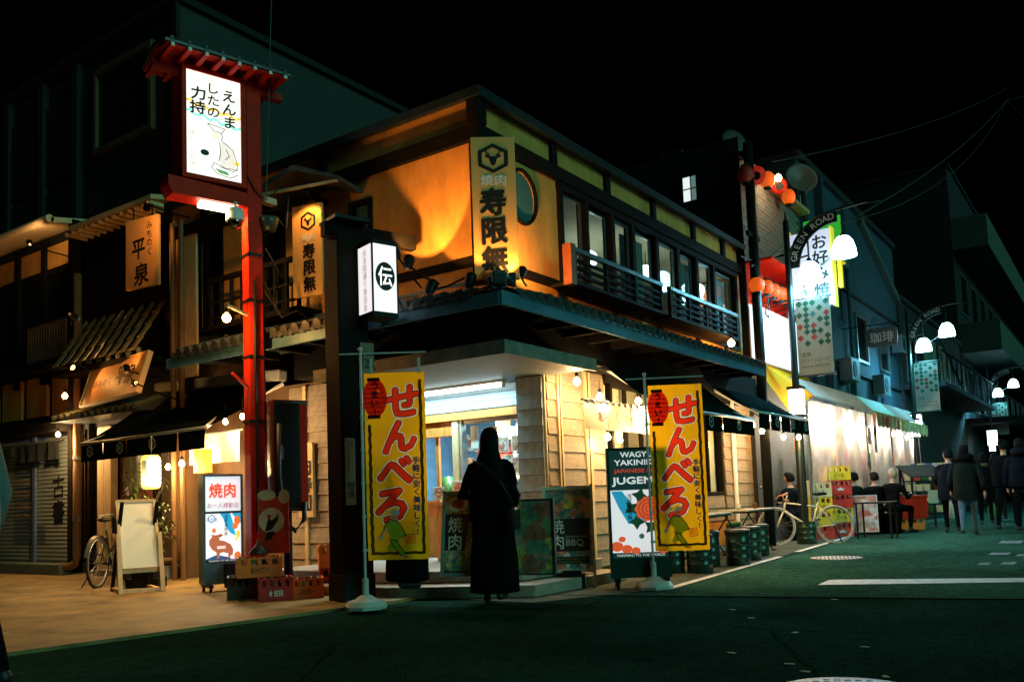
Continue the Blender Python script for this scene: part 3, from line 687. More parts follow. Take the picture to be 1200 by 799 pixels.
# right wall: shop front windows, dado and siding
def awin(px0, px1, pz0, pz1, nm, muntins, pane, fm=M_timber, hm=()):
    f = MB(); t = .05
    f.box(px0, px0+t, YF-.03, YF+.06, pz0, pz1); f.box(px1-t, px1, YF-.03, YF+.06, pz0, pz1); f.box(px0+t, px1-t, YF-.03, YF+.06, pz0, pz0+t); f.box(px0+t, px1-t, YF-.03, YF+.06, pz1-t, pz1)
    o = pb(f, nm, fm, .004)
    pb(MB().box(px0+t, px1-t, YF+.02, YF+.026, pz0+t, pz1-t), 'pane', pane, parent=o)
    for k in range(1, muntins): x = px0+(px1-px0)*k/muntins; pb(MB().box(x-.018, x+.018, YF-.015, YF+.045, pz0+t, pz1-t), 'muntin', fm, parent=o)
    for z in hm: pb(MB().box(px0+t, px1-t, YF-.012, YF+.019, z-.015, z+.015), 'muntin', fm, parent=o)
    return o
fx0, fx1 = at(716, 520, y=YF).x, at(800, 520, y=YF).x
M_lit = mat('lit_curtain', (.75, .68, .52), .8, var=.1)
awin(fx0, fx1, 1.0, 2.5, 'shopfront_window', 5, M_glass, M_timber, (2.05,))
trim(fx0, fx1, YF+.12, YF+.14, 1.0, 2.5, M_lit, 'curtain')
siding(fx0-.06, (fx0+fx1)/2, .1, .98); siding((fx0+fx1)/2, fx1, .1, .98)
gx0, gx1 = at(813, 540, y=YF).x, at(846, 540, y=YF).x
trim(fx1, gx0, YF-.03, YF+.1, .1, 2.6, M_pale, 'post')
awin(gx0, gx1, .95, 2.5, 'shopfront_window', 2, M_glass, M_timber); trim(gx0, gx1, YF+.12, YF+.14, .95, 2.5, M_lit, 'curtain'); siding(gx0, gx1, .1, .94)
hx = [at(px, 540, y=YF).x for px in (848, 856, 862, 880, 884, 905, 912)]
siding(hx[0], hx[1], .1, 2.58); siding(hx[2], hx[3], .1, 2.58)
trim(hx[0], 15.28, YF+.001, YF+.1, 0, 2.6, M_brownw, 'wall'); trim(fx0-.06, gx1, YF+.15, YF+.25, 0, 2.6, M_brownw, 'wall')
pb(MB().cyl((hx[1]+.06, YF-.05, .02), (hx[1]+.06, YF-.05, 2.6), .04, 12), 'downpipe', M_whitep)
dd = pb(MB().box(hx[4], min(hx[5], 15.26), YF-.02, YF, .05, 2.2), 'side_door', mat('door_wood', (.3, .2, .1), .55, var=.2)); pb(MB().sphere(((hx[4]+.12), YF-.05, 1.05), .03, 8, 6), 'handle', M_grey, parent=dd)
pb(MB().box(cx1, 15.28, YF-.05, YF+.14, 2.5, 2.6), 'head_beam', M_timber)
pb(MB().box(cx1, gx1+.1, YF-.06, YF, .02, .1), 'plinth', M_conc)
# wooden kick boards under the tables, varnished orange
for i in range(6):
    a = fx1-.4+i*.42; pb(MB().box(a+.004, a+.416, YF-.055, YF-.036, .12, .5), 'kick_board', M_orange)
# left wall of the ground floor, beyond the entrance
XG = 7.92
lw0, lw1 = at(398, 520, x=XG).y, at(341, 520, x=XG).y
trim(XG, XG+.12, 8.6, YE, 0, 2.65, M_brownw, 'wall'); trim(XG, 9.0, 8.56, 8.6, 0, 2.46, M_brownw, 'wall')
sidingL(lw0, lw1-.36, .1, 2.6, XG); sidingL(lw1-.3, lw1, .1, 2.6, XG); trim(XG-.05, XG, lw1-.36, lw1-.3, .1, 2.6, M_pale)
# upper left end: green glazed balcony windows, posts and the balcony rail
ys = [at(px, 300, x=XL).y for px in (352, 332, 310, 286, 262, 240, 226)]
for i, (a, b) in enumerate(zip(ys, ys[1:])):
    f = MB(); f.box(XL, XL+.06, a, a+.06, 3.5, 4.9); f.box(XL, XL+.06, b-.05, b, 3.5, 4.9); f.box(XL, XL+.06, a+.06, b-.05, 3.5, 3.57); f.box(XL, XL+.06, a+.06, b-.05, 4.84, 4.9)
    if i in (3,):
        pb(MB().box(XL, XL+.05, a, b, 3.3, 4.93), 'plaster_panel', M_stucco); continue
    o = pb(f, 'balcony_window', M_timber); pb(MB().box(XL+.03, XL+.036, a+.06, b-.05, 3.57, 4.84), 'pane', glass('green_glass', (.3, .6, .4), .2), parent=o)
pb(MB().box(XL+.4, XL+.45, 8.9, YE, 3.3, 4.95), 'balcony_curtain', mat('green_curtain', (.09, .2, .12), .8, var=.3, vscale=3)); pb(MB().box(XL, XL+.4, 8.9, YE, 3.2, 3.3), 'balcony_floor', M_timber)
yy0, yy1 = at(352, 330, x=XL-.35).y, at(246, 360, x=XL-.35).y
rl = pb(MB().box(XL-.38, XL-.32, yy0, yy1, 4.03, 4.09), 'balcony_rail', M_timber)
for i in range(9):
    y = yy0+.03+(yy1-yy0-.06)*i/8; pb(MB().box(XL-.37, XL-.33, y-.02, y+.02, 3.45, 4.03), 'baluster', M_timber, parent=rl)
for z in (3.55, 3.75): pb(MB().box(XL-.365, XL-.335, yy0, yy1, z-.015, z+.015), 'rail', M_timber, parent=rl)
pb(MB().box(XL-.4, XL-.0, yy0, yy1, 3.38, 3.45), 'ledge', M_timber, parent=rl)
for px in (206, 216):
    y = at(px, 300, x=XL-.03).y; pb(MB().cyl((XL-.08, y, .03), (XL-.08, y, 5.2), .038, 12), 'downpipe', mat('tan_pipe', (.17, .09, .035), .5, var=.1))
trim(XL-.04, XL, at(232, 300, x=XL).y, YE, 2.9, 5.0, M_pale, 'wall_strip')
# cards and notices taped inside the shop window
for i, (px, py, wd, h, k_) in enumerate(((556, 512, .12, .3, 1), (562, 530, .1, .12, 0), (575, 505, .2, .12, 2), (590, 520, .16, .1, 1), (604, 515, .12, .12, 2), (613, 505, .08, .16, 0), (596, 540, .16, .16, 2), (552, 545, .1, .2, 0), (620, 530, .06, .3, 1))):
    p = at(px, py, x=XE+.12); lone(MB().box(0, .006, -wd/2, wd/2, -h/2, h/2), 'window_card', [FP[0], M_whitep, FP[2]][k_], 'small card taped inside the shop window, %s' % ('tall one by the door post', 'little one by the door post', 'wide one left of the middle', 'pale one in the middle', 'upper right one', 'highest on the right', 'low one left of the card rack', 'lowest by the door post', 'narrow one at the right frame')[i], 'card', 'cards in the shop window', False, 0, p)
# ------------------------------------------------------------------ tall building behind, left of the restaurant
XS = 7.7
M_teal = mat('grey_render', (.024, .036, .033), .85, var=.2, vscale=1.2, bump=.2)
M_dark = mat('dark_render', (.008, .0095, .009), .85, var=.25, vscale=1.5)
T = thing('tall_building', 'plain dark building with blank grey-green side wall rising behind the restaurant', 'building', (8.0, 11.85, 0))
def pt(mb, name, m, parent=None, bevel=0.): return mb.build(name, m, parent or T, False, True, bevel)
pt(MB().box(8.0, 15, 11.85, 12.1, 0, 9.1), 'side_wall', M_teal)
pt(MB().box(8.02, 8.3, 12.1, 40, 0, 9.0), 'front_wall', M_dark)
pt(MB().box(7.9, 15.1, 11.75, 40, 9.1, 9.22), 'parapet', M_dark); pt(MB().box(8.02, 15, 12.1, 40, 8.95, 9.1), 'roof', M_dark)
pt(MB().box(7.93, 8.0, 11.8, 11.95, .1, 9.1), 'corner_strip', M_dark)
def twin(y0, y1, z0, z1, fm):
    f = MB(); t = .09
    f.box(7.93, 8.02, y0, y0+t, z0, z1); f.box(7.93, 8.02, y1-t, y1, z0, z1); f.box(7.93, 8.02, y0+t, y1-t, z0, z0+t); f.box(7.93, 8.02, y0+t, y1-t, z1-t, z1)
    o = pt(f, 'window', fm); pt(MB().box(7.99, 8.018, y0+t, y1-t, z0+t, z1-t), 'pane', mat('black_glass', (.01, .012, .012), .08, var=0, spec=.6), o)
twin(12.5, 14.25, 7.2, 8.7, M_brownw)
for (px0, px1) in ((56, 92), (16, 52), (-20, 12)):
    a, b = at(px1, 120, x=8).y, at(px0, 120, x=8).y
    pt(MB().box(7.96, 8.02, a, b, 7.05, 8.5), 'cladding_panel', mat('cladding', (.011, .0115, .010), .7, var=.2)); pt(MB().box(7.962, 8.02, a, b, 5.4, 6.9), 'cladding_panel', MATS['cladding'])
for px in (93, 53, 13): y = at(px, 200, x=8).y; pt(MB().box(7.9, 8.02, y-.09, y+.09, 5.3, 9.0), 'pilaster', M_dark)

# ------------------------------------------------------------------ tea house with slatted front
H = thing('slatted_restaurant', 'narrow dark restaurant front with vertical slats above a small tiled eave', 'building', (XS, 11.4, 0))
def ph(mb, name, m, parent=None, bevel=0., smooth=False): return mb.build(name, m, parent or H, smooth, True, bevel)
ph(MB().box(XS+.1, XS+.28, 11.42, 14.25, 2.3, 5.9), 'wall', M_dark); 
ph(MB().box(XS+.1, XS+.28, 13.55, 14.25, 0, 2.3), 'wall', M_brownw); ph(MB().box(XS+.1, XS+.28, 11.42, 12.05, 0, 2.3), 'wall', M_brownw)
for i in range(27):
    y = 11.55+i*.098; ph(MB().box(XS+.03, XS+.099, y, y+.045, 4.15, 5.72), 'slat', M_timber)
e0, e1 = at(147, 243, x=XS-.35), at(95, 262, x=XS-.35)
ph(MB().prism([(-.35, 0), (-.35, .07), (.28, .2), (.28, .12)], (XS, 11.6, 5.66), (1, 0, 0), (0, 0, 1), (0, e1.y-11.6+.4, 0)), 'eave', M_pale)
for i in range(13):
    y = 11.65+i*.2; ph(MB().box(XS-.33, XS+.1, y, y+.05, 5.6, 5.655), 'rafter', M_pale)
# glazed pent roof: columns and courses of tiles
pe = ph(MB().add([(XS+.09, 11.75, 4.22), (XS+.09, 14.2, 4.22), (XS-.42, 14.2, 3.4), (XS-.42, 11.75, 3.4)], [(0, 1, 2, 3)]), 'tiled_eave', M_timber)
tmesh = MB(); rg = []
for yy, k in ((0, .0), (-.3, .02)): rg.append([Vector((.07*math.cos(math.pi*j/6), yy, .04*math.sin(math.pi*j/6)+k)) for j in range(7)])
tmesh.loft(rg); tmesh = tmesh.mesh('glazed_tile', mat('glazed_tile', (.13, .11, .055), .2, var=.35, vscale=5, spec=.6))
sl = math.atan2(.82, .51); Ls = math.hypot(.82, .51)
for c in range(9):
    for r in range(4):
        k = r*.25; o = inst('glazed_tile', tmesh, pe, Vector((XS+.07-.51*k, 11.9+c*.275, 4.235-.82*k))-H.location, (0, 0, 0), (1, .92, 1))
        o.rotation_euler = (Matrix.Rotation(-math.pi/2, 3, 'Z') @ Matrix.Rotation(sl, 3, 'X')).to_euler()
for c in range(9):
    ph(MB().cyl((XS-.43, 11.76+c*.275, 3.38), (XS-.46, 11.76+c*.275, 3.375), .06, 10), 'tile_end', M_roof, pe)
ph(MB().box(XS-.46, XS+.1, 11.7, 14.22, 3.24, 3.33), 'eave_board', M_timber)
# lower small tiled eave
ph(MB().prism([(-.5, 2.5), (-.5, 2.54), (.1, 2.75), (.1, 2.5)], (XS, 11.7, 0), (1, 0, 0), (0, 0, 1), (0, 2.5, 0)), 'lower_eave', M_roof)
for c in range(13): ph(MB().cyl((XS-.52, 11.8+c*.19, 2.56), (XS+.05, 11.8+c*.19, 2.77), .045, 8), 'roof_tile', mat('mossy_tile', (.1, .12, .08), .5, var=.2))
ph(MB().box(XS+.12, XS+.3, 12.06, 13.5, 2.1, 2.3), 'door_head', M_orange)
# entrance: red-brown sliding door, posts, pipe
do = ph(MB().box(XS+.16, XS+.2, 12.4, 13.28, .1, 1.35).box(XS+.16, XS+.2, 12.4, 12.48, 1.35, 2.1).box(XS+.16, XS+.2, 13.2, 13.28, 1.35, 2.1).box(XS+.16, XS+.2, 12.48, 13.2, 2.02, 2.1), 'sliding_door', M_redw)
ph(MB().box(XS+.17, XS+.18, 12.48, 13.2, 1.35, 2.02), 'pane', mat('frosted_pane', (.35, .38, .3), .4, var=.1), do)
ph(MB().box(XS+.17, XS+.22, 12.05, 12.4, .1, 2.1), 'side_panel', M_timber)
for px, w_ in ((127, .1), (119, .09), (103, .06)):
    y = at(px, 570, x=XS).y; ph(MB().box(XS-.02, XS+.1, y-w_, y+w_, .1, 2.4), 'post', M_pale if px != 103 else M_timber)
tp = mat('tan_pipe', ())
yp = at(92, 560, x=XS-.1).y
ph(MB().tube([(XS-.12, yp, 5.0), (XS-.12, yp, .32), (XS-.13, yp+.03, .22), (XS-.16, yp+.12, .17), (XS-.2, yp+.38, .15)], .065, 12), 'downpipe', tp, smooth=True)
for z in (.9, 1.9, 4.2): ph(MB().cyl((XS-.12, yp, z), (XS-.12, yp, z+.06), .075, 12), 'pipe_clip', M_iron)
yq = at(213, 600, x=XS-.1).y
ph(MB().tube([(XS-.12, yq, 2.5), (XS-.12, yq, .42), (XS-.13, yq+.05, .32), (XS-.14, yq+.15, .28), (XS-.16, yq+.75, .26)], .06, 12), 'downpipe', tp, smooth=True)
ph(MB().box(XS-.28, XS+.1, 11.45, 12.1, .03, .2), 'door_step', M_conc); ph(MB().box(XS-.16, XS+.1, 12.1, 13.5, .03, .12), 'door_step', M_conc)

# ------------------------------------------------------------------ second-hand bookshop with shutter
K = thing('bookshop', 'old wooden shop with closed painted roller shutter and lit gutter', 'building', (XS, 14.3, 0))
def pk(mb, name, m, parent=None, bevel=0., smooth=False): return mb.build(name, m, parent or K, smooth, True, bevel)
pk(MB().box(XS+.1, XS+.28, 14.3, 21, 2.35, 6.0), 'wall', M_dark); pk(MB().box(XS+.1, XS+.28, 20, 21, 0, 2.35), 'wall', M_dark)
pk(MB().box(XS-.1, XS+.1, 14.3, 14.42, .05, 6.0), 'post', M_timber)
pk(MB().prism([(-.45, 0), (-.45, .09), (.28, .22), (.28, .13)], (XS, 14.3, 5.86), (1, 0, 0), (0, 0, 1), (0, 6.7, 0)), 'eave', M_pale)
pk(MB().cyl((XS-.47, 14.3, 5.92), (XS-.47, 21, 5.92), .07, 10), 'gutter', M_pale)
for i in range(5):
    y = 14.6+i*.95; pk(MB().box(XS+.05, XS+.099, y, y+.8, 5.35, 5.75), 'plaster_panel', M_stucco); pk(MB().box(XS, XS+.1, y+.8, y+.95, 3.3, 5.85), 'post', M_timber)
for i in range(4):
    a = 14.62+i*1.9; o = pk(MB().box(XS+.03, XS+.099, a, a+1.8, 5.2, 5.28), 'window_head', M_timber); pk(MB().box(XS+.03, XS+.099, a, a+1.8, 3.95, 4.02), 'window_sill', M_timber, o)
    for j in range(3): pk(MB().box(XS+.06, XS+.08, a+.6*j+.02, a+.6*j+.58, 4.02, 5.2), 'pane', mat('black_glass', ()), o)
yl0, yl1 = at(77, 400, x=XS-.1).y, at(34, 400, x=XS-.1).y
la = pk(MB().box(XS-.14, XS-.06, yl0, yl1, 4.32, 4.37), 'lattice', M_timber); pk(MB().box(XS-.14, XS-.06, yl0, yl1, 3.62, 3.68), 'lattice_rail', M_timber, la)
n = 15
for i in range(n): y = yl0+(yl1-yl0)*i/(n-1); pk(MB().box(XS-.12, XS-.08, y-.022, y+.022, 3.68, 4.32), 'slat', M_brownw, la)
for i in range(5): y = 14.5+i*.9; pk(MB().box(XS+.04, XS+.099, y, y+.7, 2.75, 3.45), 'plaster_panel', M_stucco)
pk(MB().box(XS-.2, XS+.1, 14.3, 21, 3.48, 3.58), 'string_course', M_timber); pk(MB().box(XS-.35, XS+.1, 14.3, 21, 2.4, 2.55), 'shop_fascia', M_timber)
# shutter: slats, centre post, painted picture and letters
sb = MB().prism([(0, 0), (-.018, .012), (-.022, .035), (-.012, .062), (0, .068)], (0, 0, 0), (1, 0, 0), (0, 0, 1), (0, 1, 0)).mesh('shutter_slat', mat('shutter_steel', (.38, .42, .38), .4, .5, var=.12, vscale=3))
sx = XS+.12; y0s = at(91, 590, x=sx).y; y1s = y0s+4.2; sho = pk(MB().box(sx+.001, sx+.03, y0s, y1s, .2, 2.4), 'shutter', M_grey)
ns = 31
for i in range(ns): inst('shutter_slat', sb, sho, Vector((sx, y0s, .22+.07*i))-K.location, (0, 0, 0), (1, y1s-y0s, 1))
ypost = at(43, 590, x=sx).y; pk(MB().box(sx-.06, sx-.023, ypost-.05, ypost+.05, .2, 2.4), 'shutter_post', mat('blue_paint', (.08, .12, .22), .5))
pic = mat('shutter_mural', (.07, .1, .16), .5, .3, var=.5, vscale=2)
for i in range(4, ns):       # mural on the slats left of the post
    if i < 4: continue
    a, b = at(43, 590, x=sx).y+.06, at(18, 590, x=sx).y
    m_ = pic if i < 24 else mat('mural_blue', (.05, .1, .3), .5)
    if 10 < i < 22 and i % 3: m_ = mat('mural_figures', (.3, .2, .12), .5, var=.6, vscale=7)
    pk(MB().box(sx-.0235, sx-.0225, a, b, .237+.07*i, .27+.07*i), 'mural_strip', m_, sho)
    if i > 23 or i < 9: pk(MB().box(sx-.0235, sx-.0225, ypost-.35, ypost-.06, .237+.07*i, .27+.07*i), 'mural_strip', m_, sho)
pk(MB().box(XS-.3, XS+.3, 14.3, 21, .03, .2), 'shop_step', mat('green_step', (.1, .13, .1), .7))
# lettering on the shutter
sg = thing('shutter_lettering', 'black brush characters painted on the roller shutter of the bookshop', 'lettering', (sx-.024, at(70, 580, x=sx).y, 0), -math.pi/2)
Ink(0).col('古書', 0, 1.72, .44, .02, 1, 0, .1).on(sg, M_ink)

# noren curtains of the two shops: separate dark cloths on a bar
M_noren = mat('dark_cloth', (.014, .018, .02), .9, var=.3, vscale=9)
def cloth(mb, x0, x1, z0, z1, y, wav=.02, n=7, ph_=0.):
    """a hanging cloth in the local x/z plane, softly folded"""
    vs = []; m = 5
    for j in range(m+1):
        for i in range(n+1):
            u = i/n; v = j/m; vs.append((x0+(x1-x0)*u, y+wav*(.25+v)*math.sin(u*7+ph_)+wav*.4*math.sin(v*3+ph_), z1+(z0-z1)*v))
    return mb.add(vs, [(j*(n+1)+i, j*(n+1)+i+1, (j+1)*(n+1)+i+1, (j+1)*(n+1)+i) for j in range(m) for i in range(n)])
def noren(label, p0, p1, drop, npan, gap=.06, m=M_noren, mark=None, name='noren'):
    p0, p1 = Vector(p0), Vector(p1); L = (p1-p0).length; rz = math.atan2((p1-p0).y, (p1-p0).x)
    t = thing(name, label, 'noren', p0, rz)
    MB().cyl((-.05, 0, .0), (L+.05, 0, 0), .014, 8).build('bar', M_grey, t)
    for i in range(npan):
        w_ = L/npan
        o = cloth(MB(), w_*i+gap/2, w_*(i+1)-gap/2, -drop, -.01, -.005, .015, 6, i*1.7).build('cloth_panel', m, t, True)
    if mark:
        for i, s_ in mark: Ink(-.03).hoop(L/npan*(i+.5), -drop*.45, .09, .02, 6, math.pi/6).line(s_, L/npan*(i+.5), -drop*.45, .07).on(t, mat('pale_print', (.45, .47, .42), .7), 'emblem')
    return t
noren('dark noren in three strips hanging over the painted shutter', (XS-.05, at(20, 520, x=XS).y, 2.28), (XS-.05, at(74, 520, x=XS).y, 2.28), .32, 4)
# ------------------------------------------------------------------ signs and lamps of the slatted restaurant
M_wsign = mat('orange_sign_board', (.62, .33, .12), .5, var=.08, vscale=4)
def spotlamp(loc, aim, power, c, label, group='small black spotlights', ang=70, blend=.4, m=M_black, size=.03, r=.05, L=.15, bracket=None):
    loc, aim = Vector(loc), Vector(aim); d = (aim-loc).normalized()
    t = thing('spotlight', label, 'spotlight', loc, 0, group)
    h = MB(); h.loft([h.ring(-d*L, d, r*.45, 14), h.ring(-d*L*.75, d, r*.8, 14), h.ring(-d*.02, d, r, 14), h.ring(d*.0, d, r, 14), h.ring(-d*.015, d, r*.85, 14)], caps=False); h.build('housing', m, t, True)
    MB().cyl(-d*.022, -d*.018, r*.85, 14).build('lens', glow('lens_%s' % (round(c[2], 1)), c, 8), t)
    b = Vector(bracket)-loc if bracket is not None else Vector((0, .12, -.1))
    MB().tube([-d*L*.6, (-d*L*.6+b)/2+Vector((0, 0, -.02)), b], .012, 6).build('bracket', m, t)
    lamp('SPOT', 'spot_beam', loc+d*.01, power*1.5, c, t, size, aim, ang, blend)
    return t
BULBK = 1.6
def bulb(loc, power, c, label, group='bare bulbs', r=.035, cord=.12, g=25):
    t = thing('light_bulb', label, 'light bulb', loc, 0, group)
    MB().lathe([(.012, r*1.5), (.014, r*1.1), (r*.7, r*.7), (r, 0), (r*.7, -r*.75), (.004, -r)], 12).build('glass_bulb', glow('bulb_%.2f_%d' % (c[2], g), c, g), t, True)
    MB().cyl((0, 0, r*1.2), (0, 0, r*1.2+.05), .02, 8).build('socket', M_black, t); MB().cyl((0, 0, r*1.2+.05), (0, 0, r*1.2+.05+cord), .005, 6).build('cord', M_cable, t)
    if power: lamp('POINT', 'bulb_light', Vector(loc)+Vector((0, 0, -r*1.5)), power*BULBK, c, t, r)
    return t
WARM = (1, .42, .1); WARM2 = (1, .62, .27); COOL = (.42, .88, 1); TEAL = (.15, .72, 1)

# hanging vertical sign
def board(name, label, cat, c, w_, h, t_, rz, m, frame=None, group=None):
    """upright board: c is the centre of its bottom edge"""
    t = thing(name, label, cat, c, rz, group)
    MB().box(-w_/2, w_/2, -t_/2, t_/2, 0, h).build('panel', m, t, bevel=.004)
    if frame:
        f = MB(); k = frame[1]; f.box(-w_/2-k, -w_/2, -t_/2-.01, t_/2+.01, -k, h+k); f.box(w_/2, w_/2+k, -t_/2-.01, t_/2+.01, -k, h+k); f.box(-w_/2, w_/2, -t_/2-.01, t_/2+.01, h, h+k); f.box(-w_/2, w_/2, -t_/2-.01, t_/2+.01, -k, 0); f.build('frame', frame[0], t)
    return t
xh = XS-.5; a, b = at(152, 332, x=xh), at(184, 334, x=xh); top = at(152, 252, x=xh)
t = board('hanging_sign', 'tall orange hanging sign with brushed black characters on the dark slatted front', 'sign', ((a.x), (a.y+b.y)/2, b.z+.02), abs(a.y-b.y)*1.0, top.z-a.z, .05, -math.pi/2+.12, M_wsign)
hh = top.z-a.z; Ink(-.029).col('平', -.06, hh*.72, .34, .018, .9, 0, .08).col('泉', .0, hh*.36, .34, .018, 1, 0, .08).col('みちのく', .17, hh*.93, .13, .006).on(t, M_ink)
for x in (-.2, .2): MB().cyl((x, 0, hh), (x, 0, hh+.18), .012, 6).build('hanger', M_black, t)
p = at(172, 249, x=xh-.35); spotlamp(p+Vector((0, 0, .05)), (xh-.02, (a.y+b.y)/2, top.z-.5), 16, WARM, 'black spotlight above the tall orange hanging sign', ang=90, bracket=(XS, p.y, p.z+.1))
# tilted board over the entrance
A, Bp = at(96, 474, x=7.15), at(162, 461, x=7.05); C = at(85, 439, x=7.3)
cx_ = (A+Bp)/2; t = board('tilted_sign', 'leaning orange sign board with black characters over the slatted restaurant door', 'sign', cx_, (A-Bp).length, .62, .06, math.atan2((Bp-A).y, (Bp-A).x), M_wsign, (M_pale, .02))
t.rotation_euler = (RAD(-18), RAD(-2), math.atan2((Bp-A).y, (Bp-A).x))
Ink(-.035).line('平', .22, .34, .3, .26, .02).line('泉', .5, .33, .3, .26, .02).row('みちのく', -.6, .3, .14, 0).on(t, M_ink)
ps = at(86, 431, x=6.95); spotlamp(ps, cx_+Vector((0, .15, .25)), 10, WARM, 'small spotlight left of the leaning orange sign board', ang=100, bracket=(7.6, ps.y+.1, ps.z+.1))
ps = at(157, 449, x=6.7); spotlamp(ps, cx_+Vector((.02, -.2, .2)), 7, WARM, 'small spotlight right of the leaning orange sign board', ang=100, bracket=(7.5, ps.y, ps.z-.2))
ps = at(76, 464, x=7.1); bulb(ps, 7, WARM, 'glaring bare bulb beside the leaning orange sign board', 'bare bulbs', .045, .2)
ps = at(88, 372, x=6.9); spotlamp(ps, (7.4, 13.2, 3.9), 0, WARM, 'dark spotlight at the left of the glazed eave')
# lamps that graze the glazed eave and the gutter
ps = at(148, 430, x=6.95); spotlamp(ps, (7.45, 12.6, 3.95), 12, WARM, 'spotlight under the glazed eave, aimed up at its tiles', ang=100, blend=.6, bracket=(7.5, ps.y, ps.z-.1))
spotlamp((7.0, 14.5, 5.5), (7.25, 15.2, 5.9), 14, WARM2, 'small spotlight under the long lit gutter of the bookshop', ang=150, blend=.8, bracket=(7.65, 14.5, 5.4))

# yellow paper lantern by the door
p = at(177, 553, x=7.15)
t = thing('yellow_lantern', 'glowing yellow cylindrical lantern hanging beside the red-brown door', 'lantern', (p.x, p.y, p.z))
g = MB(); rr_ = [(.05, -.24), (.1, -.235), (.125, -.2)]+[(.128+.006*(k % 2), -.18+.36*k/12) for k in range(13)]+[(.125, .2), (.1, .235), (.05, .24)]
g.lathe(rr_, 20).build('shade', glow('lantern_yellow', (1, .62, .04), 2.6), t, True)
MB().lathe([(.09, .235), (.1, .24), (.1, .27), (.01, .27)], 16).build('cap', M_black, t)
MB().cyl((0, 0, .27), (0, 0, .5), .006, 6).build('cord', M_cable, t)
MB().box(-.135, -.132, -.1, .02, -.14, .16).build('paper_label', M_whitep, t)
lamp('POINT', 'lantern_light', p+Vector((-.2, -.05, -.1)), 5, (1, .75, .3), t, .12)
for px, py, xx, pw in ((213, 543, 7.0, 9), (197, 547, 7.2, 5)):
    p = at(px, py, x=xx); bulb(p, pw*7, WARM2, 'bare bulb glowing %s the tan downpipe' % ('in front of' if px > 205 else 'left of'), 'bare bulbs', .04, .2)

# potted plants by the door
M_leaf = mat('leaf_green', (.05, .1, .025), .5, var=.4, vscale=6); M_leaf2 = mat('leaf_light', (.09, .14, .03), .5, var=.3, vscale=6)
def potplant(loc, h, n, label, seed, spread=.35):
    r = random.Random(seed); t = thing('potted_plant', label, 'plant', loc)
    MB().lathe([(.02, 0), (.1, 0), (.14, .22), (.15, .24), (.13, .24), (.12, .2), (.01, .2)], 16).build('pot', mat('clay_pot', (.12, .07, .045), .7), t, True)
    st = MB(); lf = MB()
    for i in range(n):
        a = r.uniform(0, 6.28); l = r.uniform(.1, spread); hh = h*r.uniform(.45, 1.0); b = Vector((l*.1*math.cos(a), l*.1*math.sin(a), .2)); tp_ = Vector((l*math.cos(a), l*math.sin(a), hh))
        mid = (b+tp_)/2+Vector((-.05*math.cos(a), -.05*math.sin(a), .12)); st.tube([b, mid, tp_], [.008, .006, .003], 5)
        for k in range(10):
            s_ = r.uniform(.3, 1); p = b*(1-s_)**2+mid*2*s_*(1-s_)+tp_*s_*s_; a2 = r.uniform(0, 6.28); ln = r.uniform(.1, .22); dr_ = Vector((math.cos(a2), math.sin(a2), r.uniform(-.5, .6))).normalized(); sd_ = dr_.cross(Vector((0, 0, 1))).normalized()*ln*.13
            q = p+dr_*ln*.5+Vector((0, 0, .02)); e = p+dr_*ln+Vector((0, 0, -ln*.3)); lf.m(r.randint(0, 1)); lf.add([p, q+sd_, e, q-sd_], [(0, 1, 2, 3)])
    st.build('stems', mat('stem', (.08, .07, .03), .7), t); tag(lf.build('foliage', [M_leaf, M_leaf2], t), kind='stuff')
potplant((7.2, 11.7, .03), 1.9, 18, 'tall leafy potted shrub under the yellow lantern', 3, .42); potplant((6.95, 11.0, .03), 1.25, 14, 'lower leafy potted plant beside the tan downpipe', 5, .4); potplant((6.9, 11.35, .03), .75, 10, 'small potted plant behind the blank easel board', 8, .3)

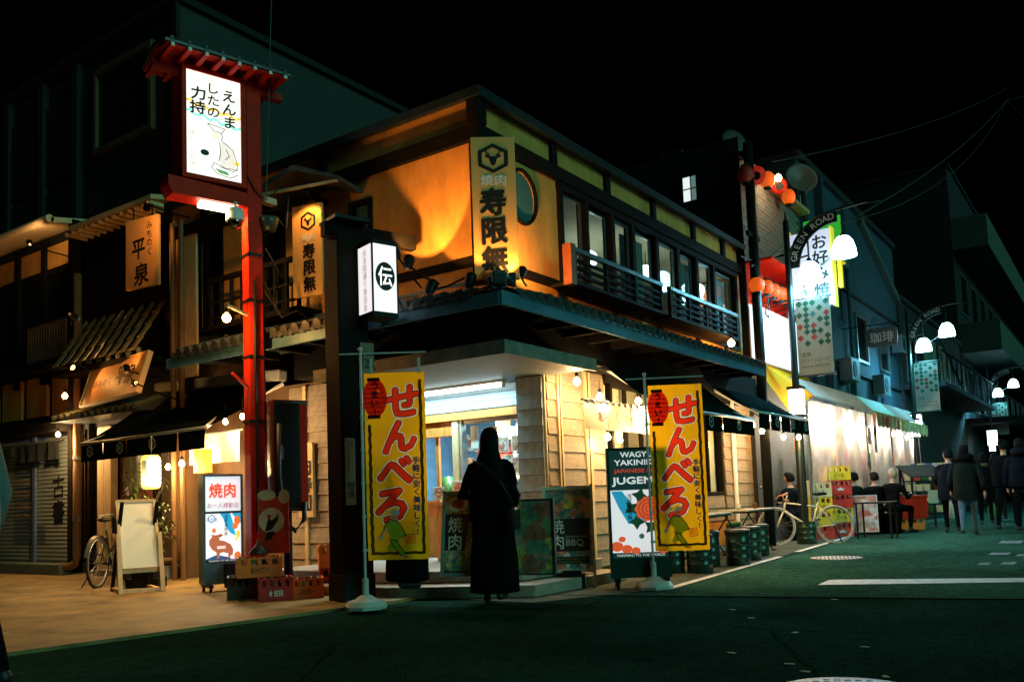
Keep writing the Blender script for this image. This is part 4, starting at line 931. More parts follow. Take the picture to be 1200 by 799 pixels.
# ------------------------------------------------------------------ dark awning on the left wall
def awning(name, label, p_top0, p_top1, p_fr0, p_fr1, drop, mark=None, cass=True, npost=None):
    """cassette on the wall, sloping cloth, valance, two folding arms; local frame = world"""
    t = thing(name, label, 'awning', p_top0)
    a, b, c, d2 = [Vector(q) for q in (p_top0, p_top1, p_fr0, p_fr1)]
    n = 12; vs = []
    for j in range(n+1):
        v = j/n
        for i in range(n+1):
            u = i/n; p = (a*(1-u)+b*u)*(1-v)+(c*(1-u)+d2*u)*v; p = p+Vector((0, 0, -.05*math.sin(v*math.pi))); vs.append(p)
    mb = MB().add(vs, [(j*(n+1)+i, j*(n+1)+i+1, (j+1)*(n+1)+i+1, (j+1)*(n+1)+i) for j in range(n) for i in range(n)])
    mb.build('canopy_cloth', M_awn, t, True, True)
    MB().cyl(c, d2, .022, 10).build('front_bar', M_grey, t, True, True)
    L = (d2-c).length; nn = 5
    for i in range(nn):
        p0, p1 = c.lerp(d2, i/nn+.004), c.lerp(d2, (i+1)/nn-.004); mm = MB(); k = 6
        vs = [p0.lerp(p1, x/k)+Vector((0, 0, -.015-drop*y/3))+(p_fr_n*(.01*math.sin(x*1.8+i)*y/3)) for p_fr_n in [Vector((d2-c).cross(Vector((0, 0, 1)))).normalized()] for y in range(4) for x in range(k+1)]
        mm.add(vs, [(y*(k+1)+x, y*(k+1)+x+1, (y+1)*(k+1)+x+1, (y+1)*(k+1)+x) for y in range(3) for x in range(k)])
        mm.build('valance_panel', M_awn, t, True, True)
    if cass:
        up = Vector((0, 0, .06)); MB().bar(a+up, b+up, .17, .16).build('cassette', mat('cassette', (.5, .5, .46), .45), t, False, True, .03)
        for s_, e in ((a, c), (b, d2)):
            el = (s_+e)/2+(b-a).normalized()*(.5 if s_ is a else -.5)+Vector((0, 0, -.12)); MB().tube([s_+Vector((0, 0, -.06)), el, e], .025, 8).build('folding_arm', M_whitep, t, False, True)
    for e, s_ in (mark or []):
        p = c.lerp(d2, e); nrm = Vector((d2-c).cross(Vector((0, 0, 1)))).normalized(); nrm = nrm if nrm.dot(p-a) > 0 or True else nrm
        q = thing('emblem_tmp', '', '') if False else None
        k = Ink(0); k.hoop(0, 0, .085, .016, 6, math.pi/6).line(s_, 0, 0, .07)
        rz = math.atan2((d2-c).y, (d2-c).x); Mx = Matrix.Translation(p+Vector((0, 0, -drop*.5))+Vector((math.sin(rz), -math.cos(rz), 0))*.028) @ Matrix.Rotation(rz, 4, 'Z')
        k.mb.v = [Mx @ v for v in k.mb.v]; k.mb.build('emblem', mat('pale_print', (.45, .47, .42), .7), t, False, True)
    return t
ya = 9.29
awning('awning', 'black retractable awning over the left alley wall of the restaurant', (7.85, 12.2, 2.85), (7.85, ya, 2.73), (6.62, 12.2, 2.0), (6.62, ya, 2.02), .24, [(.1, '伝'), (.36, '家'), (.62, '牛')])
for px, py, xx, pw, nm in ((264, 494, 7.2, 26, 'left of the red post'), (284, 488, 7.0, 40, 'just behind the red post'), (240, 518, 7.6, 7, 'over the lit standing sign')):
    p = at(px, py, x=xx); bulb(p, pw, WARM2, 'bare bulb under the black left awning, %s' % nm, 'bare bulbs', .035, .15)
# pale noren and yellow paper notices below it
xn = 7.45; p0, p1 = at(222, 520, x=xn), at(282, 508, x=xn)
noren('pale cloth noren with faint characters under the black left awning', (xn, p0.y, 2.06), (xn, p1.y, 2.06), .42, 3, .01, mat('pale_cloth', (.7, .66, .55), .8, var=.05))
t = board('yellow_notice', 'yellow paper notice with black writing left of the red post', 'notice', (7.2, at(238, 550, x=7.2).y, at(238, 554, x=7.2).z), .26, .32, .01, -math.pi/2+.5, mat('yellow_paper', (.8, .6, .05), .6, var=.05)); Ink(-.0065).col('らっしゃい', -.06, .29, .055).col('いませ', .03, .3, .07).on(t, M_ink)
# wood panel wall and warm drink stall things under awning
t = board('wooden_sign', 'narrow upright wooden sign with black characters on the boarded wall', 'sign', (XG-.09, at(360, 600, x=XG-.09).y, at(360, 606, x=XG-.09).z), .25, .98, .05, -math.pi/2+.15, mat('sign_wood', (.66, .42, .18), .5, var=.12, stretch=(5, 5, 1)))
Ink(-.029).col('肉寿司', 0, .78, .235, .03).on(t, M_ink); Ink(-.029).col('元祖', 0, .95, .07, 0).on(t, mat('brown_ink', (.2, .1, .05), .6))
bulb(at(68, 509, x=7.3), 90, WARM2, 'small bulb above the painted shutter beside the dark noren', 'bare bulbs', .04, .1)
def tint(name, c, s=.8): return mat(name, c, .6, var=0, emit=c, es=s)
# ------------------------------------------------------------------ red sign post with the roofed light box
PX_, PY_ = 6.50, 8.2
t = thing('sign_post', 'tall red post carrying a roofed white light box, cameras and cables', 'sign post', (PX_, PY_, .03), RAD(-15.4))
MB().box(-.09, .09, -.09, .09, 0, 6.0).build('post', M_red, t, bevel=.01)
MB().box(-.13, .13, -.13, .13, 0, .12).build('base_plate', M_black, t)
# box left of the post: local x from -.78 to -.14
bx0, bx1, bz0, bz1 = -.80, -.17, 4.72, 5.92
f = MB(); f.box(bx0-.05, bx0, -.13, .2, bz0-.05, bz1+.05); f.box(bx1, bx1+.06, -.13, .2, bz0-.05, bz1+.05); f.box(bx0, bx1, -.13, .2, bz1, bz1+.05); f.box(bx0, bx1, -.13, .2, bz0-.05, bz0); f.box(bx0, bx1, .15, .19, bz0, bz1)
f.build('light_box', M_red, t)
lp = MB().box(bx0, bx1, -.11, -.10, bz0, bz1).build('lit_panel', glow('sign_white', (1, .93, .82), 1.15), t)
w_ = bx1-bx0; ink = Ink(-.113)
X_ = lambda u: bx0+w_*u
Z_ = lambda v: bz0+(bz1-bz0)*v
k = Ink(-.1125)
for cc, v0, name in (((.9, .55, .1), .70, 'orange_wave'), ((.3, .75, .6), .60, 'green_wave')):
    k = Ink(-.1125); pts = [(X_(u/14), Z_(v0-.012*u/14*6+.02*math.sin(u*1.9))) for u in range(15)]; k.stroke(pts, .03); k.on(t, tint(name, cc, 1), name)
ink.col('えんま', X_(.79), Z_(.90), .155, .028, 1.15, .05, .1).col('したの', X_(.5), Z_(.93), .14, .022, 1.15, .05, .1).col('力持', X_(.22), Z_(.86), .165, .03, 1.15, .05, .1).on(t, M_ink)
Ink(-.113).col('縁の下の力持', X_(.1), Z_(.42), .07, 0).on(t, tint('faint_ink', (.35, .25, .2), 1))
# plain seated figure in line drawing: cloak, sash, hat
s_ = Ink(-.1128)
def P2(u, v): return (X_(u), Z_(v))
Ink(-.1122).shape([P2(*q) for q in ((.62, .36), (.72, .37), (.86, .30), (.92, .17), (.86, .12), (.62, .13), (.58, .2))]).on(t, tint('pink_tint', (.85, .72, .66), 1), 'robe_drawing')
Ink(-.1125).shape([P2(*q) for q in ((.5, .1), (.6, .06), (.78, .05), (.74, .085))]).on(t, tint('green_ink', (.12, .3, .12), 1), 'hem_drawing')
Ink(-.1125).shape([P2(*q) for q in ((.86, .2), (.97, .2), (.97, .165), (.87, .165))]).on(t, tint('yellow_ink', (.85, .7, .1), 1), 'sash_drawing')
Ink(-.1125).hoop(X_(.53), Z_(.415), .03, .012).on(t, tint('gold_ink', (.85, .6, .1), 1), 'pendant_drawing')
for pts in (((.38, .52), (.7, .5), (.64, .45), (.5, .46), (.38, .52)), ((.62, .45), (.66, .42), (.63, .38), (.7, .36), (.85, .31), (.92, .2), (.93, .14), (.86, .1), (.6, .12)), ((.45, .1), (.5, .15), (.7, .12), (.95, .12)), ((.45, .1), (.55, .05), (.8, .03), (.95, .08)), ((.6, .36), (.62, .25), (.58, .17)), ((.72, .3), (.78, .24), (.7, .2))):
    s_.stroke([P2(*q) for q in pts], .008)
s_.on(t, M_ink, 'figure_drawing'); Ink(-.1128).disc(X_(.33), Z_(.23), .05, .035).on(t, M_ink, 'bowl_drawing')
# small roof over the box: red boards, dark tiles, rafter ends
rf = MB(); rf.prism([(-.42, 6.02), (0, 6.12), (.42, 6.02), (.42, 6.05), (0, 6.17), (-.42, 6.05)], (-1.12, 0, 0), (0, 1, 0), (0, 0, 1), (1.45, 0, 0)); ro = rf.build('roof', M_roof, t)
MB().prism([(-.4, 6.0), (0, 6.09), (.4, 6.0), (.4, 6.018), (0, 6.115), (-.4, 6.018)], (-1.1, 0, 0), (0, 1, 0), (0, 0, 1), (1.41, 0, 0)).build('soffit', M_red, t)
for i in range(8):
    x = -1.05+i*.185; MB().box(x-.025, x+.025, -.435, .435, 5.965, 5.998).build('rafter', M_red, t); MB().box(x-.018, x+.018, -.452, -.436, 5.965, 5.998).build('rafter_cap', M_whitep, t)
    MB().cyl((x, 0, 6.17), (x, -.43, 6.06), .022, 8).build('roof_tile', M_roof, ro)
MB().box(-1.14, .38, -.05, .05, 5.88, 5.96).build('head_beam', M_red, t)
MB().prism([(-1.0, 4.56), (-.95, 4.46), (-.1, 4.46), (-.1, 4.62), (-1.0, 4.66)], (0, -.12, 0), (1, 0, 0), (0, 0, 1), (0, .28, 0)).build('lower_beam', M_red, t)
MB().box(-.62, -.22, -.06, .06, 4.40, 4.455).build('downlight', glow('downlight_warm', (1, .85, .6), 14), t)
Mt = wm(t); lamp('AREA', 'downlight_light', Mt @ Vector((-.42, 0, 4.38)), 50, (1, .6, .22), t, .4, Mt @ Vector((-.42, 0, 0)), sy=.1)
# cables and conduit on the post
for k_, (x, y) in enumerate(((.11, -.03), (.115, .03), (-.03, -.105))):
    MB().tube([(x, y, .3+.2*k_), (x+.015, y, 1.5), (x, y, 2.6), (x+.01, y, 3.6)], .015, 6).build('conduit', M_cable, t)
for z in (1.95, 2.7, 3.35, 3.9): MB().box(-.1, .1, -.1, .1, z, z+.03).build('strap', M_black, t)
MB().tube([(.1, -.1, 3.5), (.3, -.12, 3.2), (.5, -.1, 3.3), (.9, 0, 3.15)], .012, 6).build('cable', M_cable, t); MB().tube([(.1, -.1, 3.6), (.2, -.2, 3.3), (.25, -.15, 3.75), (.12, -.1, 4.0)], .01, 6).build('cable', M_cable, t)
MB().bar((-.09, -.05, 3.2), (-.42, -.26, 3.24), .03, .03).build('lamp_arm', M_pale, t)
MB().bar((-.09, -.05, 2.35), (-.3, -.1, 2.5), .03, .03).build('side_arm', M_red, t)
# dome camera
def onpost(x, y, z): return Mt @ Vector((x, y, z-.03))
p = onpost(-.25, -.12, 4.3)
t = thing('dome_camera', 'white dome security camera hanging on the red post', 'camera', p)
MB().lathe([(.01, .14), (.07, .14), (.1, .1), (.105, 0), (.1, -.01), (.01, -.01)], 18).build('housing', M_whitep, t, True); MB().sphere((0, 0, -.02), .085, 14, 9, (1, 1, .95)).build('dome', glass('smoked_glass', (.25, .25, .22), .2), t, True)
MB().sphere((0, 0, -.01), .05, 10, 7).build('lens', M_black, t, True); MB().tube([(0, 0, .14), (0, .0, .2), (.12, .05, .22), (.2, .08, .2)], .022, 8).build('arm', M_whitep, t, True)
p = onpost(.16, -.12, 4.24)
t = thing('flood_lamp', 'dark round floodlight head clamped to the right of the red post', 'lamp', p, RAD(-40))
MB().lathe([(.02, 0), (.07, .0), (.1, .1), (.11, .16), (.1, .165), (.09, .12)], 18).build('housing', mat('green_metal', (.05, .08, .06), .4, .3), t, True); MB().bar((0, 0, 0), (-.12, .05, -.08), .03, .03).build('bracket', M_black, t)
t = thing('cable_box', 'small pale junction box with looping cables on the red post', 'junction box', onpost(.18, -.06, 4.62))
MB().box(-.09, .09, -.05, .05, -.04, .04).build('case', mat('beige_plastic', (.6, .45, .3), .5), t, bevel=.008); MB().tube([(0, -.05, .04), (.1, -.1, .2), (.22, -.1, .1), (.2, -.08, -.3), (.1, -.05, -.2)], .009, 6).build('cable', M_cable, t); MB().tube([(-.09, 0, .0), (-.2, .0, .1), (-.3, .05, .3)], .009, 6).build('cable', M_cable, t)
p = onpost(-.42, -.26, 3.12); bulb(p, 30, WARM, 'glaring bulb on a short arm left of the red post', 'bare bulbs', .05, .05, 30)
# dark service cabinet and hanging cable loop
t = thing('service_cabinet', 'dark red steel cabinet mounted at the foot of the red post', 'cabinet', (6.75, 7.95, .95), RAD(-20))
MB().box(-.2, .2, -.15, .15, 0, 1.28).build('body', mat('dark_red_steel', (.07, .018, .014), .35, .2, var=.2), t, bevel=.012); MB().box(.11, .19, -.158, -.151, .05, 1.23).build('edge_trim', M_red, t); MB().box(-.19, .1, -.156, -.151, .04, 1.24).build('door', M_black, t, bevel=.004)
MB().box(-.14, -.1, -.17, -.157, .6, .75).build('handle', M_grey, t)
MB().cyl((0, 0, -.92), (0, 0, 0), .05, 10).build('leg', M_black, t)
MB().tube([(-.15, -.17, 1.0), (-.17, -.2, .4), (-.12, -.22, -.1), (0, -.23, -.22), (.12, -.2, -.1), (.14, -.17, .1)], .03, 8).build('cable_loop', M_cable, t, True)
# red paper banner behind the crates
t = board('red_poster', 'red and cream poster with a black rooster behind the stacked crates', 'poster', at(321, 648, y=7.75), .34, .62, .012, RAD(-50), mat('poster_red', (.62, .05, .02), .6, var=.1))
Ink(-.0075).disc(-.02, .36, .14).on(t, mat('poster_cream', (.75, .62, .42), .6), 'cream_disc'); Ink(-.0072).disc(-.07, .64, .1, .06).disc(.12, .62, .06, .08).on(t, mat('poster_cream', ()), 'cream_patch')
Ink(-.0085).shape([(-.09, .24), (-.02, .26), (.05, .36), (.06, .44), (.03, .40), (-.02, .36), (-.05, .40), (-.07, .33)]).shape([(-.06, .24), (-.1, .14), (-.02, .16), (.02, .24)]).on(t, M_ink, 'rooster_print'); Ink(-.009).disc(-.045, .405, .022).on(t, M_red, 'comb_print')

# ------------------------------------------------------------------ dark square gate pillar with lantern box
t = thing('gate_pillar', 'thick dark square timber pillar beside the restaurant entrance', 'pillar', (6.43, 6.60, .0), RAD(-18))
MB().box(-.17, .17, -.17, .17, 0, 3.85).build('shaft', M_timber, t, bevel=.015)
MB().box(-.18, .18, -.18, .18, 0, .3).build('plinth', M_black, t, bevel=.01)
MB().bar((-.25, 0, 3.88), (.85, -.0, 3.88), .12, .16).build('cross_beam', M_timber, t, bevel=.01); MB().bar((.17, 0, 3.3), (.6, 0, 3.8), .08, .08).build('brace', M_timber, t)
MB().box(-.2, .2, -.2, .2, 3.965, 4.0).build('cap', M_black, t)
Mp = wm(t)
q = board('wooden_nameplate', 'tall wooden nameplate with four black characters on the dark pillar', 'sign', Mp @ Vector((.12, -.205, 1.02)), .16, 1.65, .03, RAD(-18), mat('old_wood', (.17, .12, .07), .6, var=.2))
Ink(-.019).col('伝', 0, 1.56, .2, .02).col('法', 0, 1.2, .2, .02).col('院', 0, .84, .2, .02).col('通', 0, .45, .2, .02).on(q, M_ink)
q = board('paper_notice', 'pale paper notice strip pasted low on the dark pillar', 'notice', Mp @ Vector((-.08, -.18, 1.0)), .115, .68, .006, RAD(-18), mat('old_paper', (.3, .29, .24), .7, var=.2))
Ink(-.005).col('営業時間注意事項禁煙', -.02, .66, .034).col('お願い申し上げます', .02, .66, .034).on(q, M_ink); Ink(-.005).col('御通', 0, .24, .09, .012).on(q, M_ink)
# lantern box
lb = thing('lantern_box', 'white lit box lantern with black round character mark on dark pillar', 'lantern', Mp @ Vector((.20, -.34, 2.90)), RAD(-16))
MB().box(-.15, .15, -.15, .15, .0, .05).build('base_frame', M_black, lb); MB().box(-.15, .15, -.15, .15, .75, .8).build('top_frame', M_black, lb)
for x in (-.145, .145):
    for y in (-.145, .145): MB().box(x-.008, x+.008, y-.008, y+.008, .05, .75).build('corner_bar', M_black, lb)
g = glow('lantern_white', (1, .93, .93), .95)
MB().box(-.135, .135, -.15, -.145, .05, .75).build('paper_panel', g, lb); MB().box(-.15, -.145, -.135, .135, .05, .75).build('paper_panel', g, lb); MB().box(.145, .15, -.135, .135, .05, .75).build('paper_panel', g, lb)
MB().bar((0, .15, .77), (-.2, .4, .9), .04, .04).build('bracket', M_black, lb)
Ink(-.1515).disc(0, .42, .115, .15).on(lb, M_ink, 'round_mark'); Ink(-.153).line('伝', 0, .42, .2, .16, .01).on(lb, mat('white_print', (.9, .9, .88), .6, emit=(1, .95, .95), es=1.2, var=0), 'lettering')
k = Ink(-.1515); k.col('伝法院通り商店会', 0, .72, .082); k.mb.v = [Vector((v.y, -v.x, v.z)) for v in k.mb.v]; k.on(lb, mat('grey_print', (.2, .18, .2), .6))
# ------------------------------------------------------------------ lit standing sign left
t = SS = thing('standing_sign', 'lit blue-framed standing sign on castors with a bull picture', 'sign', (6.6, 8.98, .03), RAD(-20))
W_, HH = .50, 1.5
f = MB(); f.box(-W_/2-.03, -W_/2, -.12, .12, .1, HH); f.box(W_/2, W_/2+.03, -.12, .12, .1, HH); f.box(-W_/2, W_/2, -.12, .12, HH-.03, HH); f.box(-W_/2, W_/2, -.12, .12, .1, .38)
M_bluef = mat('blue_steel', (.05, .14, .19), .35, .2, var=.15); f.build('frame', M_bluef, t); MB().box(-W_/2, W_/2, .02, .1, .38, HH-.03).build('back', M_bluef, t)
MB().box(-W_/2, W_/2, -.1, -.09, 1.02, HH-.03).build('upper_panel', glow('panel_cool', (.72, .86, .95), .85), t); MB().box(-W_/2, W_/2, -.1, -.09, .38, 1.0).build('lower_panel', glow('panel_white', (.92, .97, 1), .95), t); MB().box(-W_/2, W_/2, -.125, -.1, .995, 1.025).build('crossbar', M_bluef, t)
def tint(name, c, s=.8): return mat(name, c, .6, var=0, emit=c, es=s)
Ink(-.104).row('焼肉', -.2, 1.29, .2, .03).on(t, tint('print_red', (.75, .09, .03))); Ink(-.104).row('お一人様歓迎', -.225, 1.1, .075, .004).on(t, tint('print_maroon', (.3, .07, .12)))
Ink(-.102).shape([(-.05, 1.0), (.0, .93), (.04, .82), (.1, .74), (.18, .7), (.16, .78), (.14, .88), (.1, 1.0)]).shape([(.12, 1.0), (.2, .9), (.25, .86), (.25, 1.0)]).on(t, tint('print_sky', (.02, .45, .8)), 'ribbon_print')
Ink(-.1035).col('浅草寿限無', .04, .98, .055, .006).on(t, M_ink)
Ink(-.103).disc(.2, .9, .045, .06).disc(.17, .83, .04).disc(-.13, .78, .03).disc(.2, .44, .05, .06).on(t, tint('print_orange', (.85, .2, .04)), 'flower_print'); Ink(-.1033).disc(.21, .72, .03, .05).disc(.18, .66, .02).on(t, tint('print_yellow', (.9, .75, .1)), 'spark_print')
Ink(-.103).shape([(-.25, .42), (-.1, .47), (.05, .44), (.14, .4), (.14, .38), (-.25, .38)]).on(t, tint('print_navy', (.03, .1, .25)), 'ground_print')
bull = [(-.2, .66), (-.16, .70), (-.17, .73), (-.1, .72), (-.03, .74), (.0, .71), (-.05, .69), (-.06, .66), (.02, .64), (.1, .6), (.14, .53), (.13, .46), (.1, .45), (.09, .42), (.06, .42), (.07, .48), (.0, .5), (-.05, .49), (-.06, .42), (-.09, .42), (-.1, .5), (-.16, .54), (-.2, .6)]
Ink(-.1045).shape(bull).on(t, tint('print_brown', (.45, .14, .06)), 'bull_print'); Ink(-.106).shape([(-.09, .58), (.03, .58), (.03, .565), (-.09, .565)]).shape([(-.09, .56), (.03, .56), (.03, .545), (-.09, .545)]).on(t, tint('print_white', (.9, .9, .9)), 'white_print')
Ink(-.104).line('寿限無', -.16, .92, .05).hoop(-.16, .93, .055, .012, 6, math.pi/6).on(t, tint('print_navy', ()), 'emblem')
MB().box(-W_/2, W_/2, -.106, -.101, .38, .41).build('caption_strip', M_ink, t); Ink(-.108).line('YAKINIKU TO THE WORLD', 0, .395, .017, .42).on(t, tint('print_white', ()))
for x in (-.2, .2):
    MB().box(x-.03, x+.03, -.2, .2, .06, .1).build('foot', M_black, t)
    for y in (-.17, .17): MB().cyl((x-.015, y, .03), (x+.015, y, .03), .03, 12).build('castor', M_black, t)
MB().box(.0, .26, -.2, -.12, .05, .35).build('ballast_box', M_black, t)
Mt = wm(t); lamp('AREA', 'sign_light', Mt @ Vector((0, -.13, .9)), 4, (.8, .92, 1), t, .45, Mt @ Vector((0, -2, .7)), sy=1.0)

SS.scale = (.84, .9, .93)
# ------------------------------------------------------------------ bottle crates
M_crY = mat('crate_orange', (.9, .17, .012), .45, var=.12); M_crR = mat('crate_dark_red', (.5, .014, .01), .45, var=.15); M_crR2 = mat('crate_red', (.6, .025, .015), .4, var=.12); M_crYe = mat('crate_yellow', (.8, .5, .02), .4, var=.1)
def crate(loc, rz, m, label, w_=.44, dp=.34, h=.24, text=None, tc=None, bottles=8, group='stacked bottle crates'):
    t = thing('bottle_crate', label, 'crate', loc, rz, group); wl = .016
    b = MB(); b.box(-w_/2, w_/2, -dp/2, dp/2, 0, .02); b.build('floor', m, t)
    for sy_ in (-1, 1):
        y0, y1 = sorted((sy_*dp/2, sy_*(dp/2-wl)))
        s_ = MB(); s_.box(-w_/2, w_/2, y0, y1, .02, h*.62); s_.box(-w_/2, w_/2, y0, y1, h*.9, h)
        for i in range(5):
            x = -w_/2+(w_-.04)*i/4; s_.box(x, x+.04, y0, y1, h*.62, h*.9)
        s_.box(-w_/2, w_/2, y0-.006 if sy_ < 0 else y0, y1 if sy_ < 0 else y1+.006, .0, .03); s_.build('long_side', m, t)
    for sx_ in (-1, 1):
        x0, x1 = sorted((sx_*w_/2, sx_*(w_/2-wl))); s_ = MB(); s_.box(x0, x1, -dp/2+wl, dp/2-wl, .02, h*.6); s_.box(x0, x1, -dp/2+wl, dp/2-wl, h*.88, h)
        for y in (-dp/2+wl, dp/2-wl-.05): s_.box(x0, x1, y, y+.05, h*.6, h*.88)
        s_.build('short_side', m, t)
    bm_ = [mat('bottle_brown', ()), mat('bottle_green', ()), M_black]
    for i in range(bottles):
        x = -w_/2+.06+(w_-.12)*(i % 4)/3; y = -dp/2+.08+(dp-.16)*(i//4)
        MB().lathe([(.01, .022), (.034, .022), (.034, h*.62), (.013, h*.85), (.013, h*1.02), (.005, h*1.02)], 8, (x, y, 0)).build('bottle', bm_[(i*7) % 3], t, True)
    if text: Ink(-dp/2-.0085).line(text, .0, h*.36, h*.30, w_*.42, .012).on(t, mat('crate_print_%s' % tc, {'k': (.1, .03, .02), 'w': (.75, .72, .68)}[tc], .6, var=0))
    return t
def cpos(px, py, z=.03): p = at(px, py, z=z); return Vector((p.x+.1, p.y+.1, z))
CA, CB, CD = cpos(283, 702), cpos(321, 704), cpos(359, 701)
crate(CA, RAD(-38), mat('crate_black', (.03, .022, .02), .45), 'black crate at the bottom left of the stack by the red post', text='ビール', tc='k', h=.24, w_=.33)
crate(CB, RAD(-36), M_crR, 'dark red crate with white print in the bottom row, under an orange crate', text='★ BEER', tc='w', h=.24, w_=.35)
crate(Vector(((CA.x+CB.x)/2, (CA.y+CB.y)/2, .272)), RAD(-34), M_crY, 'orange crate on top of the dark red crates', text='ホッピー', tc='k', h=.21, w_=.46)
crate(CD, RAD(-40), M_crY, 'single orange crate on the paving right of the dark red crates', text='ホッピー', tc='k', h=.21, w_=.34)
CE = cpos(392, 694); CE = Vector((CE.x+.15, CE.y+.1, .03))
crate(CE, RAD(-40), M_crR, 'dark red crate half hidden by the dark pillar', text='ビール', tc='w', h=.27, group='crates by the dark pillar')
crate(CE+Vector((0, 0, .272)), RAD(-40), M_crY, 'orange crate half hidden by the dark pillar, upper one', text='ホッピー', tc='k', h=.25, group='crates by the dark pillar')
lone(MB().box(-.2, .2, -.15, .15, 0, .12), 'plastic_tray', M_black, 'low black tray with lids behind the orange crate', 'tray', None, False, RAD(-35), (6.95, 7.65, .03))
lone(MB().lathe([(.01, 0), (.1, 0), (.11, .015), (.03, .1), (.012, .16), (.002, .17)], 14), 'watering_jug', mat('dark_pot', (.03, .025, .02), .4), 'small dark jug standing on the top orange crate', 'jug', None, True, 0, ((CA.x+CB.x)/2+.05, (CA.y+CB.y)/2+.06, .5))

# ------------------------------------------------------------------ blank easel board
ea, eb = at(143, 696, z=.03), at(189, 692, z=.03)
t = thing('easel_board', 'blank white tilted board on a pale wooden easel', 'easel', ((ea.x+eb.x)/2, (ea.y+eb.y)/2, .03), math.atan2((eb-ea).y, (eb-ea).x))
w2 = (eb-ea).length/2
for s_ in (-1, 1):
    MB().bar((s_*w2*1.08, -.02, .0), (s_*w2*1.06, .14, .72), .05, .03).build('front_leg', M_pale, t); MB().bar((s_*w2*.95, .62, 0), (s_*w2*.9, .1, 1.1), .04, .03).build('rear_leg', M_timber, t)
    MB().bar((s_*w2*.9, -.01, .03), (s_*w2*.95, .62, .03), .04, .03).build('foot_rail', M_pale, t)
MB().bar((-w2, 0, .03), (w2, 0, .03), .03, .04).build('bottom_rail', M_pale, t)
MB().bar((-w2*.9, .12, .26), (w2*.9, .12, .26), .03, .05).build('tray_rail', M_pale, t)
bo = MB(); n_ = Vector((0, .32, 1)).normalized()
MB().prism([(-w2*.95, 0), (w2*.95, 0), (w2*.95, .84), (-w2*.95, .84)], (0, .06, .3), (1, 0, 0), n_, Vector((0, .03, -.01))).build('white_panel', mat('whiteboard', (.78, .74, .62), .45, var=.03), t)
for s_ in (-1, 1): MB().bar(Vector((s_*w2*.98, .06, .29)), Vector((s_*w2*.98, .06, .29))+n_*.87, .035, .05).build('frame_side', M_pale, t)
MB().bar(Vector((-w2*1.0, .06, .3))+n_*.86, Vector((w2*1.0, .06, .3))+n_*.86, .05, .04).build('frame_top', M_pale, t)
lone(MB().box(-.22, .22, -.12, .12, 0, .12).box(-.15, .15, -.1, .1, .12, .2), 'tool_box', M_black, 'black plastic box on the ground behind the blank easel', 'box', None, False, RAD(-60), (6.6, 10.55, .03))

